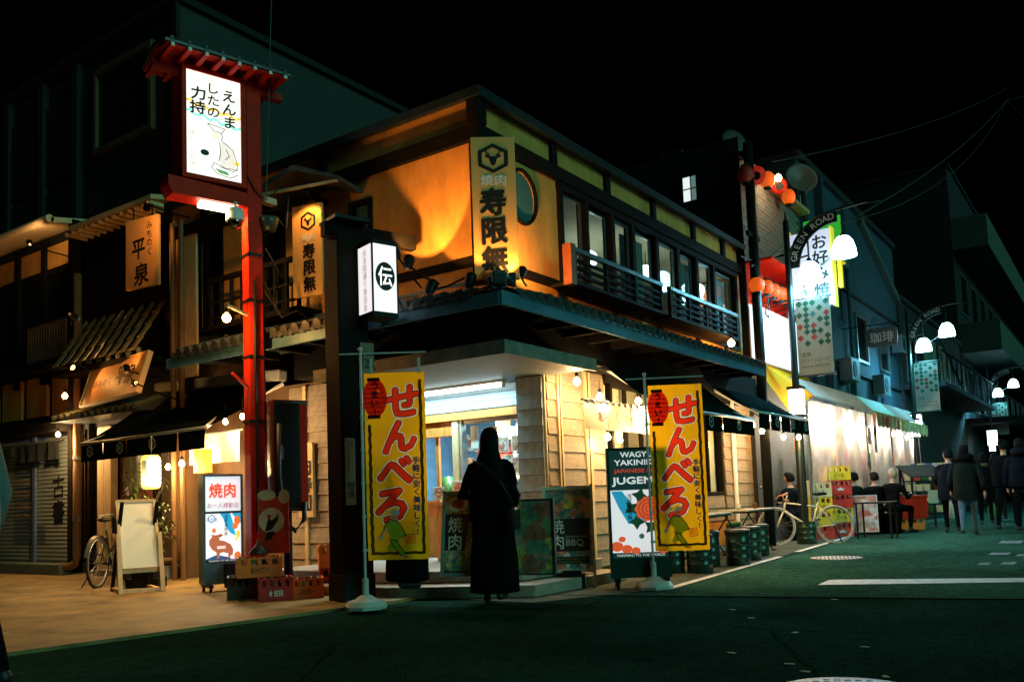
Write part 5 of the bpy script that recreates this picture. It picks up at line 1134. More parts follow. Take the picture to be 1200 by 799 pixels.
# ------------------------------------------------------------------ bicycles
def bicycle(loc, rz, label, fm, group='parked bicycles', R_=.33, basket=True, drop=False, lean=0., guard=True):
    t = thing('bicycle', label, 'bicycle', loc, rz, group); t.rotation_euler = (lean, 0, rz)
    MW[t.name] = Matrix.Translation(Vector(loc)) @ Matrix.Rotation(rz, 4, 'Z') @ Matrix.Rotation(lean, 4, 'X')
    M_t = mat('tyre_rubber', (.015, .015, .015), .7, var=.1); wb = 1.05
    for nm, x in (('rear_wheel', 0), ('front_wheel', wb)):
        rg = []; w = MB()
        for i in range(36):
            a = 2*math.pi*i/36; c = Vector((x+R_*math.cos(a), 0, R_+R_*math.sin(a))); rd = Vector((math.cos(a), 0, math.sin(a)))
            rg.append([c+rd*.018*math.cos(b)+Vector((0, 1, 0))*.018*math.sin(b) for b in [k*math.pi/3 for k in range(6)]])
        wo = w.loft(rg, closed=True).build(nm, M_t if not drop else mat('tyre_pale', (.35, .34, .32), .6), t, True)
        rg = []
        for i in range(36):
            a = 2*math.pi*i/36; c = Vector((x+(R_-.028)*math.cos(a), 0, R_+(R_-.028)*math.sin(a))); rd = Vector((math.cos(a), 0, math.sin(a)))
            rg.append([c+rd*.010*math.cos(b)+Vector((0, 1, 0))*.014*math.sin(b) for b in [k*math.pi/2+.78 for k in range(4)]])
        MB().loft(rg, closed=True).build('rim', M_grey, wo, True)
        sp = MB()
        for i in range(18):
            a = 2*math.pi*i/18; sp.cyl((x, .02*(-1)**i, R_), (x+(R_-.03)*math.cos(a+.3*(-1)**i), 0, R_+(R_-.03)*math.sin(a+.3*(-1)**i)), .0016, 4)
        tag(sp.build('spokes', M_grey, wo), kind='stuff'); MB().cyl((x, -.05, R_), (x, .05, R_), .02, 10).build('hub', M_grey, wo)
        if guard:
            g = MB(); a0, a1 = (.15, 2.9) if nm == 'rear_wheel' else (.4, 2.5)
            rg = [[Vector((x+(R_+.03)*math.cos(a), yy, R_+(R_+.03)*math.sin(a))) for yy in (-.028, 0, .028)] for a in [a0+(a1-a0)*k/14 for k in range(15)]]
            vs = [p for q in rg for p in q]; g.add(vs, [(3*i+j, 3*i+j+1, 3*i+4+j, 3*i+3+j) for i in range(14) for j in range(2)]); g.build('mudguard', M_grey, wo, True)
    bb = (.42, 0, R_-.05); seat = (.27, 0, R_+.42); hd = (.86, 0, R_+.42) if drop else (.84, 0, R_+.4); hd2 = (.90, 0, R_+.28)
    for nm, a, b, r in (('seat_tube', bb, seat, .016), ('down_tube', bb, hd2, .018), ('top_tube', (.3, 0, R_+.33) if drop else (.38, 0, R_+.1), hd, .016), ('chain_stay', bb, (0, .04, R_), .01), ('chain_stay', bb, (0, -.04, R_), .01), ('seat_stay', (.29, 0, R_+.36), (0, .04, R_), .008), ('seat_stay', (.29, 0, R_+.36), (0, -.04, R_), .008), ('fork', hd2, (wb, .045, R_), .012), ('fork', hd2, (wb, -.045, R_), .012), ('head_tube', hd, hd2, .02)):
        MB().cyl(a, b, r, 8).build(nm, fm, t, True)
    MB().cyl(seat, (.25, 0, R_+.53), .013, 8).build('seat_post', M_grey, t)
    MB().lathe([(.01, -.03), (.09, -.02), (.1, .01), (.06, .03), (.01, .03)], 12, (.22, 0, R_+.56), 1.35, .75).build('saddle', M_black, t, True)
    MB().cyl(hd, (.81, 0, R_+.56), .012, 8).build('stem', M_grey, t)
    hb = [(.80, 0, R_+.57)]
    for s_ in (-1, 1):
        pts = [(.80, 0, R_+.57), (.84, s_*.12, R_+.58), (.90, s_*.2, R_+.57), (.96, s_*.21, R_+.52), (.94, s_*.21, R_+.45), (.86, s_*.22, R_+.44)] if drop else [(.80, 0, R_+.57), (.86, s_*.1, R_+.62), (.8, s_*.24, R_+.63), (.66, s_*.27, R_+.6)]
        MB().tube(pts, .012, 8).build('handlebar', M_grey if not drop else mat('bar_tape', (.5, .25, .2), .6), t, True)
    MB().cyl((.42, -.05, R_-.05), (.42, -.06, R_-.05), .09, 18).build('chainring', M_grey, t); MB().bar((.42, -.07, R_-.05), (.5, -.07, R_-.19), .02, .02).build('crank', M_grey, t); MB().box(.45, .55, -.13, -.08, R_-.2, R_-.18).build('pedal', M_black, t)
    MB().bar((.42, .07, R_-.05), (.34, .07, R_+.09), .02, .02).build('crank', M_grey, t); MB().box(.29, .39, .08, .13, R_+.08, R_+.1).build('pedal', M_black, t)
    MB().bar((.05, .06, R_-.03), (-.02, .2, .01), .015, .015).build('kickstand', M_black, t)
    if basket: MB().box(.86, 1.12, -.16, .16, R_+.36, R_+.37).box(.86, .87, -.16, .16, R_+.37, R_+.58).box(1.11, 1.12, -.16, .16, R_+.37, R_+.58).box(.87, 1.11, -.16, -.15, R_+.37, R_+.58).box(.87, 1.11, .15, .16, R_+.37, R_+.58).build('basket', M_black, t)
    return t
pw = at(113, 690, z=.03); bicycle((pw.x+.1, pw.y+.15, .03), RAD(38), 'dark city bicycle parked behind the blank easel board', M_black, R_=.33)
pr_, pf_ = at(982, 632, z=0), at(914, 640, z=0)
rzb = math.atan2((pf_-pr_).y, (pf_-pr_).x)
bicycle((16.2, 4.36, .006), RAD(125), 'pale road bicycle leaning beside the folding tables', mat('cream_frame', (.6, .55, .45), .4, var=.05), basket=False, drop=True, lean=RAD(6), guard=False)
# ------------------------------------------------------------------ cloth that lets lamp light through
def clothmat(name, c, tr=.55):
    if name in MATS: return MATS[name]
    m = bpy.data.materials.new(name); m.use_nodes = True; MATS[name] = m
    n = m.node_tree; n.nodes.remove(n.nodes['Principled BSDF']); out = n.nodes['Material Output']
    a = n.nodes.new('ShaderNodeBsdfDiffuse'); b = n.nodes.new('ShaderNodeBsdfTranslucent'); a.inputs[0].default_value = b.inputs[0].default_value = (*c, 1)
    mx = n.nodes.new('ShaderNodeMixShader'); mx.inputs[0].default_value = tr
    n.links.new(a.outputs[0], mx.inputs[1]); n.links.new(b.outputs[0], mx.inputs[2]); n.links.new(mx.outputs[0], out.inputs[0])
    return m
import numpy as np
from mathutils.geometry import delaunay_2d_cdt
def dyed_cloth(x0, W_, zb, zt, CH, mats):
    """flat cloth whose faces follow the dyed characters: field, white rim, dark rim, red strokes"""
    vs = [Vector((x0+W_*i/10, zb+(zt-zb)*j/30)) for j in range(31) for i in range(11)]; es = []; regs = []
    for (z, ch, sc, xx) in CH:
        _, _, (a, b, c, d) = glyph(ch); k = sc/1.02
        gv, ge = glyph_rim(ch, 0.)
        for lvl, rad, nd in ((1, .085, 10), (2, .058, 8), (3, .036, 6)):      # each rim is the character swept round a small circle
            for q in range(nd):
                qa = 2*math.pi*q/nd; o = len(vs); P = []
                for x, y in gv:
                    x, y = x+rad*math.cos(qa), y+rad*math.sin(qa)
                    X, Z = x0+xx-.03+(x-(a+b)/2)*k, z-sc*.5+(y-(c+d)/2)*k+.12*(x-(a+b)/2)*k
                    P.append((min(max(X, x0+.001), x0+W_-.001), min(max(Z, zb+.001), zt-.001)))
                vs += [Vector(p) for p in P]; es += [(o+i, o+j) for i, j in ge]
                A = np.array(P); E = np.array(ge); regs.append((lvl, A[E[:, 0]], A[E[:, 1]]))
    out = delaunay_2d_cdt(vs, es, [], 0, 1e-5); V, Fc = out[0], out[2]
    cen = np.array([((V[f[0]]+V[f[1]]+V[f[2]])/3)[:] for f in Fc]); idx = np.zeros(len(Fc), int)
    for lvl, p, q in regs:
        lo, hi = np.minimum(p, q).min(0), np.maximum(p, q).max(0)
        sel = np.where((cen[:, 0] > lo[0]) & (cen[:, 0] < hi[0]) & (cen[:, 1] > lo[1]) & (cen[:, 1] < hi[1]))[0]
        if not len(sel): continue
        cx, cy = cen[sel, 0][:, None], cen[sel, 1][:, None]
        up = (p[None, :, 1] <= cy) & (q[None, :, 1] > cy); dn = (p[None, :, 1] > cy) & (q[None, :, 1] <= cy)
        side = (q[None, :, 0]-p[None, :, 0])*(cy-p[None, :, 1])-(cx-p[None, :, 0])*(q[None, :, 1]-p[None, :, 1])
        wn = (up & (side > 0)).sum(1)-(dn & (side < 0)).sum(1)
        hit = sel[wn != 0]; idx[hit] = np.maximum(idx[hit], lvl)
    me = bpy.data.meshes.new('cloth'); me.from_pydata([(v.x, 0, v.y) for v in V], [], [tuple(f) for f in Fc])
    for m in mats: me.materials.append(m)
    me.polygons.foreach_set('material_index', idx.tolist()); me.polygons.foreach_set('use_smooth', [True]*len(Fc)); me.update()
    return me
def flag(loc, rz, label, zt=2.42, flip=0.):
    t = thing('banner_flag', label, 'banner', loc, rz, 'yellow banner flags on poles')
    M_pole = mat('pole_white', (.5, .52, .5), .4, var=.1)
    M_base = mat('base_plastic', (.5, .52, .48), .5, var=.15)
    b = MB(); b.lathe([(.01, 0), (.19, 0), (.2, .03), (.17, .075), (.1, .09), (.06, .12), (.035, .13), (.01, .13)], 8); b.build('water_base', M_base, t, True, auto=True)
    MB().cyl((0, 0, .12), (0, 0, .28), .03, 12).build('socket', M_base, t)
    MB().cyl((0, 0, .2), (0, 0, zt), .013, 10).build('pole', M_pole, t); MB().cyl((-.2, 0, zt-.03), (.62, 0, zt-.03), .008, 8).build('cross_bar', M_pole, t); MB().sphere((0, 0, zt+.015), .022, 8, 6).build('finial', M_pole, t)
    zb, ztp, W_ = .50, 2.26, .57
    cz = lambda u, v: .022*math.sin(3.6*u+4*v+flip)*(.25+v)+.008*math.sin(11*v+3*u+flip)
    fx = lambda x, z: -.004-cz((x-.03)/W_, (ztp-z)/(ztp-zb))
    CH = ((2.16, 'せ', .35, .385), (1.83, 'ん', .35, .35), (1.50, 'べ', .35, .30), (1.19, 'ろ', .37, .255))
    fm_ = [clothmat('flag_yellow', (.9, .5, .01)), clothmat('flag_white', (.88, .84, .76)), clothmat('flag_dark', (.05, .012, .02), .4), clothmat('flag_red', (.85, .04, .012))]
    if 'cloth' not in GL: GL['cloth'] = dyed_cloth(.03, W_, zb, ztp, CH, fm_)
    me = GL['cloth'].copy()
    for v in me.vertices: v.co.y = fx(v.co.x, v.co.z)
    me.update(); o = bpy.data.objects.new('cloth', me); col.objects.link(o); o.parent = t
    for i in range(6): z = zb+.1+(ztp-zb-.2)*i/5; MB().box(-.016, .035, -.008, .008, z-.012, z+.012).build('loop', M_pole, t)
    for x in (.1, .55): MB().box(x-.012, x+.012, -.006, .004, ztp-.01, zt-.02).build('loop', M_pole, t)
    def ink(k, m_, name, d):
        k.mb.v = [Vector((v.x, fx(v.x, v.z)-d-.002+v.y, v.z)) for v in k.mb.v]; return pieces(k.mb, name, m_, t)
    R_, D_, W2, Bl, Br = clothmat('flag_red', ()), clothmat('flag_dark', ()), clothmat('flag_white', ()), clothmat('flag_blue', (.03, .08, .3)), clothmat('flag_brown', (.12, .06, .012), .35)
    X0 = .03
    # brown frame line, doubled and uneven
    k = Ink(0)
    fr = [(X0+.04, zb+.06), (X0+.53, zb+.06)]
    for x in (X0+.045, X0+.525):
        pts = [(x+.004*math.sin(j*2.3), zb+.06+(1.62 if x > .3 else 1.2)*j/30) for j in range(31)]; k.stroke(pts, .03)
    k.stroke([(X0+.045+.48*j/12, zb+.062+.003*math.sin(j*2.1)) for j in range(13)], .026); ink(k, Br, 'frame_print', .002)
    # big characters with white and dark outlines
    # lantern, top left
    k = Ink(0); k.disc(X0+.1, 2.02, .115, .185, 24); ink(k, R_, 'lantern_print', .003)
    k = Ink(0)
    for i in range(7): k.stroke([(X0+.09-.1*math.sqrt(max(0, 1-((i-3)/3.6)**2)), 2.02+(i-3)*.045), (X0+.09+.1*math.sqrt(max(0, 1-((i-3)/3.6)**2)), 2.02+(i-3)*.045)], .006)
    k.shape([(X0+.03, 2.18), (X0+.15, 2.18), (X0+.15, 2.215), (X0+.03, 2.215)]).shape([(X0+.03, 1.86), (X0+.15, 1.86), (X0+.15, 1.825), (X0+.03, 1.825)]); ink(k, D_, 'lantern_ribs_print', .005)
    k = Ink(0); k.col('うまい!', X0+.1, 2.18, .085, .03); ink(k, D_, 'lantern_text', .009)
    # small blue slogan
    k = Ink(0); k.col('手軽に安く美味しく!', X0+.47, 1.46, .074, .035, 1, 0, -.05); ink(k, Bl, 'slogan', .0052)
    # walking man with a stick, plain cartoon
    G_, Sk = clothmat('flag_green', (.3, .5, .03)), clothmat('flag_skin', (.85, .5, .25))
    S = lambda pts: [(X0+.08+x*.4, zb+.02+z*.45) for x, z in pts]
    k = Ink(0); k.shape(S([(.18, .62), (.32, .8), (.5, .75), (.62, .6), (.7, .45), (.58, .42), (.48, .3), (.36, .36), (.3, .5)])).shape(S([(.3, .42), (.46, .36), (.62, .14), (.66, .05), (.56, .05), (.42, .2)])).shape(S([(.34, .36), (.42, .2), (.3, .12), (.24, .2)])); ink(k, G_, 'coat_print', .003)
    k = Ink(0); k.disc(X0+.08+.42*.4, zb+.02+.82*.45, .038, .042).shape(S([(.1, .5), (.2, .64), (.26, .58), (.16, .44)])).shape(S([(.6, .06), (.7, .06), (.72, .01), (.56, .01)])); ink(k, Sk, 'skin_print', .005)
    k = Ink(0); k.disc(X0+.08+.1*.4, zb+.02+.42*.45, .022).shape(S([(.34, .95), (.42, 1.0), (.55, .95), (.56, .88), (.36, .88)])); ink(k, clothmat('flag_pale_blue', (.4, .55, .65)), 'hat_print', .007)
    k = Ink(0)
    for pts in ([(.18, .62), (.32, .8), (.5, .75), (.62, .6), (.7, .45), (.58, .42)], [(.1, .44), (.2, .62)], [(.36, .36), (.46, .36), (.62, .14)], [(.3, .42), (.42, .2), (.56, .05), (.72, .01)], [(.36, .84), (.5, .84)]): k.stroke(S(pts), .007)
    ink(k, D_, 'figure_lines', .009)
    k = Ink(0); k.line('酔', X0+.40, zb+.19, .06, .06).hoop(X0+.40, zb+.19, .062, .01, 4, .9); ink(k, R_, 'seal_print', .004)
    return t
def lower(t, dz):
    for c in t.children:
        if c.name.split('.')[0] not in ('water_base', 'socket', 'pole', 'cross_bar', 'finial'): c.location.z -= dz
fl1 = at(429, 713, z=.035); lower(flag((fl1.x, fl1.y, .035), RAD(-53), 'yellow banner flag with red lettering left of the restaurant entrance'), .06)
fl2 = at(767, 690, z=0); lower(flag((fl2.x, fl2.y, .006), RAD(-59), 'yellow banner flag with red lettering in front of the noren window', zt=2.26, flip=2.), .11)

# ------------------------------------------------------------------ menu boards by the entrance
M_alu = mat('aluminium', (.5, .58, .46), .5, 0., var=.1)
def aboard(loc, rz, label, w_, h, back, panel, lean=.14, fm=M_alu):
    t = thing('menu_board', label, 'menu board', loc, rz, 'free-standing menu boards')
    n_ = Vector((0, lean, 1)).normalized(); o0 = Vector((0, 0, .0))
    for s_ in (-1, 1):
        MB().bar(Vector((s_*w_/2, 0, 0)), Vector((s_*w_/2, 0, 0))+n_*h, .03, .03).build('front_stile', fm, t)
        if back: MB().bar((s_*w_/2, lean*h*2.6, 0), Vector((s_*w_/2, lean*h+.03, 0))+Vector((0, 0, h*.985)), .03, .03).build('rear_stile', fm, t)
    for v in ((.16, .97) if back else (.03, .97)): MB().bar(Vector((-w_/2, 0, 0))+n_*h*v, Vector((w_/2, 0, 0))+n_*h*v, .03, .035).build('rail', fm, t)
    v0 = .175 if back else .045
    MB().prism([(-w_/2+.012, h*v0), (w_/2-.012, h*v0), (w_/2-.012, h*.955), (-w_/2+.012, h*.955)], (0, .004, 0), (1, 0, 0), n_, (0, .012, 0)).build('front_panel', panel, t)
    if back: MB().prism([(-w_/2+.012, h*.17), (w_/2-.012, h*.17), (w_/2-.012, h*.95), (-w_/2+.012, h*.95)], (0, lean*h*2.6, 0), (1, 0, 0), Vector((0, -lean*1.55, 1)).normalized(), (0, .01, 0)).build('rear_panel', mat('green_panel', (.06, .12, .05), .4), t)
    def ink(k, m_, nm='lettering', d=.0):
        k.mb.v = [Vector((v.x, v.z*n_.y+v.y-.001-d, v.z*n_.z)) for v in k.mb.v]; return pieces(k.mb, nm, m_, t)
    return t, ink
la_, lb_ = at(642, 690, z=0), at(697, 688, z=0)
M_prtw, M_prtg = mat('print_pale', (.75, .78, .74), .6, var=0), mat('print_grey', (.4, .44, .4), .6, var=0)
DK = foodprint('grill_print', [(.12, .26, .26), (.75, .42, .2), (.8, .85, .8), (.2, .38, .34), (.8, .25, .15), (.26, .42, .38)], 12)
t, ink = aboard(((la_.x+lb_.x)/2, (la_.y+lb_.y)/2, .006), RAD(-58), 'aluminium A-frame board with a grill photo and pale lettering at the corner', .53, 1.14, True, DK)
ink(Ink(0).shape([(-.22, .40), (.23, .40), (.23, .76), (-.22, .76)]), mat('print_black', (.01, .016, .014), .5, var=0), 'dark_field', .001)
ink(Ink(0).shape([(-.22, .34), (.22, .34), (.22, .26), (-.22, .26)]), mat('print_black', ()), 'dark_field', .001)
ink(Ink(0).col('焼肉', -.13, .76, .17, .004), M_prtw, 'lettering', .004); ink(Ink(0).line('Japanese style', .08, .56, .04, .25, slant=.2).line('BBQ', .06, .49, .085, .19, .02), M_prtg, 'lettering', .004); ink(Ink(0).line('please try our wagyu beef', .0, .315, .022, .36).line('tender and tasty', .0, .28, .022, .25), mat('print_olive', (.3, .34, .05), .6, var=0), 'lettering', .004)
ink(Ink(0).disc(.03, .93, .035, .05).disc(.0, .9, .05, .03), mat('print_lemon', (.7, .7, .05), .6, var=0), 'lemon_print', .003)
lone(MB().box(-.14, .14, -.1, .1, 0, .15).box(-.1, .1, -.08, .08, .15, .19), 'cable_case', M_black, 'black case on the ground beneath the A-frame board', 'case', None, False, RAD(-60), (8.28, 5.08, .006))
p = at(541, 676, z=.26); t, ink = aboard((p.x, p.y, .26), RAD(-74), 'narrow blue-framed menu board on the entrance step', .42, .86, False, mat('menu_dark', (.02, .028, .03), .4), .16, mat('frame_pale_blue', (.3, .42, .44), .4, .3))
ink(Ink(0).shape([(-.19, .62), (.19, .62), (.19, .81), (-.19, .81)]).shape([(-.19, .06), (.19, .06), (.19, .26), (-.19, .26)]).shape([(.02, .26), (.19, .26), (.19, .62), (.08, .62)]), foodprint('menu_food', [(.25, .25, .12), (.7, .35, .12), (.4, .5, .2), (.8, .7, .55), (.12, .3, .35)], 18), 'photo_print', .001)
ink(Ink(0).disc(-.06, .72, .11, .075), M_prtw, 'plate_print', .003); ink(Ink(0).disc(-.06, .72, .07, .045).disc(-.04, .74, .04, .035), mat('print_meat', (.5, .09, .05), .5, var=0), 'meat_print', .005)
ink(Ink(0).col('焼肉', -.08, .6, .17, .014), M_prtw, 'lettering', .004); ink(Ink(0).line('come and try', .0, .115, .03, .3).line('open all day', .0, .075, .03, .26), mat('print_lime', (.5, .6, .04), .6, var=0), 'lettering', .004)
p = at(622, 672, z=.26); t = board('food_poster', 'large food photo poster standing under the shop window', 'poster', (p.x, p.y, .262), .52, .72, .03, RAD(-78), foodprint('poster_food', [(.8, .2, .12), (.35, .42, .2), (.85, .75, .15), (.6, .2, .12), (.75, .4, .28), (.25, .36, .24)], 9), (mat('frame_dark', (.05, .06, .06), .4), .012))
p = at(530, 612, x=XE-.2); t = board('no_smoking_sign', 'small white card with a red no smoking ring by the shop window', 'sign', (8.55, p.y, 1.02), .15, .17, .01, RAD(-75), M_whitep)
Ink(-.0062).hoop(0, .1, .055, .012).stroke([(-.035, .135), (.035, .065)], .01).on(t, mat('ring_red', (.7, .05, .04), .5, var=0), 'ring_print'); Ink(-.0058).stroke([(-.04, .1), (.04, .1)], .012).line('禁煙', 0, .03, .028).on(t, M_ink)
p = at(548, 595, x=XE-.2); t = board('menu_leaflet', 'white menu leaflet with pictures by the shop window', 'leaflet', (8.68, p.y+.05, 1.0), .17, .26, .008, RAD(-85), M_whitep); Ink(-.0055).shape([(-.06, .14), (.06, .14), (.06, .23), (-.06, .23)]).on(t, FP[0], 'photo_print'); Ink(-.0055).line('メニュー', 0, .09, .03).on(t, M_ink)
lone(MB().box(8.42, 8.78, 6.2, 7.2, .95, 1.0).box(8.46, 8.74, 6.24, 7.16, .262, .95), 'display_ledge', M_orange, 'wooden display ledge under the shop window', 'ledge')

# ------------------------------------------------------------------ printed roll-up stand on castors
ja = at(741, 690, z=0)
t = thing('standing_banner', 'dark green standing sign with a peony picture and white English lettering', 'sign', at(752, 688, z=.006), RAD(-58)); W_, HH = .62, 1.58
M_dg = mat('dark_green_steel', (.012, .045, .035), .4, .2)
f = MB(); f.box(-W_/2-.03, -W_/2, -.1, .1, .12, HH); f.box(W_/2, W_/2+.03, -.1, .1, .12, HH); f.box(-W_/2, W_/2, -.1, .1, HH-.03, HH); f.box(-W_/2, W_/2, -.1, .1, .12, .34); f.build('frame', M_dg, t)
MB().box(-W_/2, W_/2, -.085, -.08, 1.1, HH-.03).build('title_panel', mat('title_dark', (.01, .03, .03), .35, emit=(.01, .05, .045), es=.5, var=0), t); MB().box(-W_/2, W_/2, -.085, -.08, .4, 1.1).build('picture_panel', mat('lit_picture', (.4, .4, .4), .5, var=0, emit=(.9, .93, .95), es=.72), t); MB().box(-W_/2, W_/2, -.085, -.08, .34, .4).build('caption_panel', mat('title_dark', ()), t); MB().box(-W_/2, W_/2, -.0, .08, .34, HH-.03).build('back', M_dg, t)
Ink(-.089).line('WAGYU', 0, 1.5, .06, .36, .02).line('YAKINIKU', 0, 1.41, .06, .5, .02).line('JUGEMU', 0, 1.195, .1, .57, .03).on(t, tint('print_lit', (.85, .88, .86), .6)); Ink(-.089).line('JAPANESE BBQ', 0, 1.31, .055, .52, .02).on(t, tint('print_red2', (.7, .05, .02), .6)); Ink(-.089).line('YAKINIKU TO THE WORLD', 0, .37, .026, .54).on(t, tint('print_lit', ()))
Ink(-.087).shape([(-.3, 1.09), (-.18, 1.09), (-.1, .98), (.02, .82), (.08, .74), (-.12, .72), (-.22, .9)]).on(t, tint('ribbon_blue', (.02, .3, .5), .7), 'ribbon_print'); Ink(-.0885).col('浅草寿限無', -.1, 1.06, .06, .012, 1, 0, -.3).on(t, M_ink)
lf = Ink(-.0878)
for i in range(7):
    a = i*.9+.3; cx_, cz_ = .12+.2*math.cos(a), .87+.19*math.sin(a); lf.shape([(cx_+.1*math.cos(a+b)*(1 if k % 2 else .5), cz_+.09*math.sin(a+b)*(1 if k % 2 else .5)) for k, b in enumerate([j*math.pi/4 for j in range(8)])])
lf.on(t, tint('print_leaf', (.01, .06, .03), .5), 'leaf_print')
pe_ = [(.12+(.17-.02*(k % 2))*math.cos(k*math.pi/10), .88+(.15-.025*(k % 2))*math.sin(k*math.pi/10)) for k in range(20)]
Ink(-.0895).shape(pe_).on(t, tint('peony', (.72, .1, .03), .75), 'peony_print')
k = Ink(-.0905)
for r_2, n_2 in ((.12, 9), (.08, 7), (.04, 5)):
    for i in range(n_2):
        a = 2*math.pi*i/n_2; k.stroke([(.12+r_2*math.cos(a+b), .88+r_2*.9*math.sin(a+b)) for b in (-.45, -.2, .0, .2, .45)], .006)
k.on(t, mat('peony_line', (.15, .01, .005), .5, var=0), 'petal_lines')
k = Ink(-.0885)
for cx_, cz_, r_2 in ((-.26, .47, .07), (-.15, .44, .06), (-.05, .42, .05), (.25, .43, .06), (-.2, .55, .04)): k.disc(cx_, cz_, r_2, r_2*.8)
k.on(t, mat('peony', ()), 'flower_print'); Ink(-.0883).disc(.02, .58, .03).disc(.2, .5, .04, .02).on(t, mat('print_pale', ()), 'cloud_print'); Ink(-.0885).hoop(.25, 1.03, .045, .01, 6, math.pi/6).line('寿限無', .25, 1.03, .02).on(t, M_ink, 'emblem')
for x in (-.27, .27):
    MB().box(x-.03, x+.03, -.18, .18, .07, .12).build('foot', M_black, t)
    for y in (-.15, .15): MB().cyl((x-.018, y, .035), (x+.018, y, .035), .035, 12).build('castor', M_black, t)
t.scale = (.95, .95, .95)

# ------------------------------------------------------------------ pale noren, awnings, bulbs on the right wall
n0, n1 = at(684, 470, y=5.15), at(762, 480, y=5.15)
t = noren('cream noren with red and black characters by the corner column', (n0.x, 5.15, n0.z+.02), (n1.x+.6, 5.15, n0.z+.02), .34, 4, .004, clothmat('noren_cream', (.8, .74, .6)))
Ink(-.035).col('亀', .32, -.12, .13, .02).col('戸', .44, -.12, .13, .02).line('石焼たこ', 1.1, -.2, .13, .3, .01).on(t, mat('noren_red', (.6, .1, .03), .6, var=0)); Ink(-.035).line('く', .75, -.17, .16).line('つ', 1.5, -.18, .15).on(t, M_ink)
for i in range(14): MB().box(.06+i*.16, .1+i*.16, -.03, .01, -.03, .02).build('loop', M_whitep, t)
awning('awning', 'black retractable awning over the tables, nearer the corner', (9.8, 5.47, 2.74), (12.95, 5.47, 2.74), (9.8, 4.6, 2.06), (12.95, 4.6, 2.06), .22, [(.45, '牛'), (.78, '牛')])
awning('awning', 'black retractable awning at the far end of the restaurant', (13.2, 5.47, 2.78), (15.75, 5.47, 2.78), (13.2, 4.6, 2.2), (15.75, 4.6, 2.2), .24, [(.3, '牛'), (.62, '牛'), (.9, '牛')])
BU = [(676, 447, 5.25, 'inside the cream noren'), (703, 465, 5.2, 'above the cream noren'), (748, 470, 5.2, 'behind the right yellow banner'), (771, 470, 4.95, 'second behind the right yellow banner'), (768, 492, 4.9, 'low behind the right yellow banner'), (797, 493, 4.9, 'at the edge of the right yellow banner'), (850, 500, 4.75, 'under the nearer awning front'), (882, 498, 5.0, 'between the two right awnings'), (902, 490, 5.1, 'by the far awning left end'), (893, 505, 4.8, 'low between the two right awnings'), (918, 512, 4.75, 'under the far awning front'), (936, 512, 4.75, 'under the far awning right end'), (735, 545, 5.55, 'low at the shopfront window'), (712, 512, 5.4, 'left of the dark green sign'), (725, 508, 5.5, 'over the dark green sign')]
for i, (px, py, yy, nm) in enumerate(BU):
    bulb(at(px, py, y=yy), 24 if i < 12 else 12, WARM2, 'round bulb glowing %s' % nm, 'bulbs strung along the right wall', .045, .1, 30)
MB_ = MB(); pts = [at(px, py-8, y=yy) for px, py, yy, _ in BU[6:12]]
lone(MB().tube([p+Vector((0, 0, .1)) for p in sorted(pts, key=lambda p: p.x)], .006, 5), 'bulb_cable', M_cable, 'thin black cable carrying bulbs below the awnings', 'cable')
# wall lamp at the far end of the pent roof
p = at(857, 402, y=5.2); bulb(p, 22, WARM, 'glaring wall lamp above the far end of the tiled eave', 'bare bulbs', .06, .03, 40)

# ------------------------------------------------------------------ spotlights and boards at the corner
cs = thing('corner_sign', 'tall orange corner sign with bull emblem and brushed black characters', 'sign', (7.2, 5.18, 3.26), RAD(-52))
W_, HH = .46, 1.70
MB().box(-W_/2, W_/2, -.03, .03, 0, HH).build('panel', mat('sign_amber', (.72, .42, .13), .5, var=.05), cs, bevel=.006)
for z in (.3, 1.4): MB().bar((0, .03, z), (0, .42, z), .05, .05).build('bracket', M_black, cs)
def bullhead(t, cx, cz, r, y, m_=M_ink):
    Ink(y).hoop(cx, cz, r, r*.26, 6, math.pi/6).on(t, m_, 'emblem_ring'); s_ = r/.15
    Ink(y).shape([(cx+x*s_, cz+z*s_) for x, z in ((-.03, .02), (-.04, .04), (-.075, .03), (-.06, .01), (-.035, 0), (-.02, -.06), (0, -.075), (.02, -.06), (.035, 0), (.06, .01), (.075, .03), (.04, .04), (.03, .02))]).on(t, m_, 'bull_emblem')
    for q in (-1, 1): Ink(y).stroke([(cx+q*.03*s_, cz+.035*s_), (cx+q*.055*s_, cz+.05*s_), (cx+q*.065*s_, cz+.08*s_)], .012*s_).on(t, m_, 'horn_emblem')
bullhead(cs, 0, 1.44, .18, -.034)
Ink(-.034).row('焼肉', -.14, 1.18, .14, .03).on(cs, mat('print_pale', ())); Ink(-.036).col('寿限無', 0, 1.09, .345, .034, .85, .05, .08).on(cs, M_ink)
hs = thing('gabled_sign', 'amber sign with bull emblem hanging under a little gabled roof', 'sign', (XL-.4, (8.59+8.13)/2, 3.52), -math.pi/2+.25)
a, b = at(347, 340, x=XL-.4), at(378, 352, x=XL-.4); hs.location.y = (a.y+b.y)/2; MW[hs.name] = Matrix.Translation(hs.location) @ Matrix.Rotation(-math.pi/2+.25, 4, 'Z')
HH = 1.13; MB().box(-.21, .21, -.025, .025, 0, HH).build('panel', mat('sign_amber', ()), hs, bevel=.005); bullhead(hs, .02, .92, .12, -.028)
Ink(-.028).row('焼肉', -.08, .72, .1, .02).on(hs, mat('print_pale', ())); Ink(-.03).col('寿限無', .03, .65, .2, .034, .9, .04, .08).on(hs, M_ink)
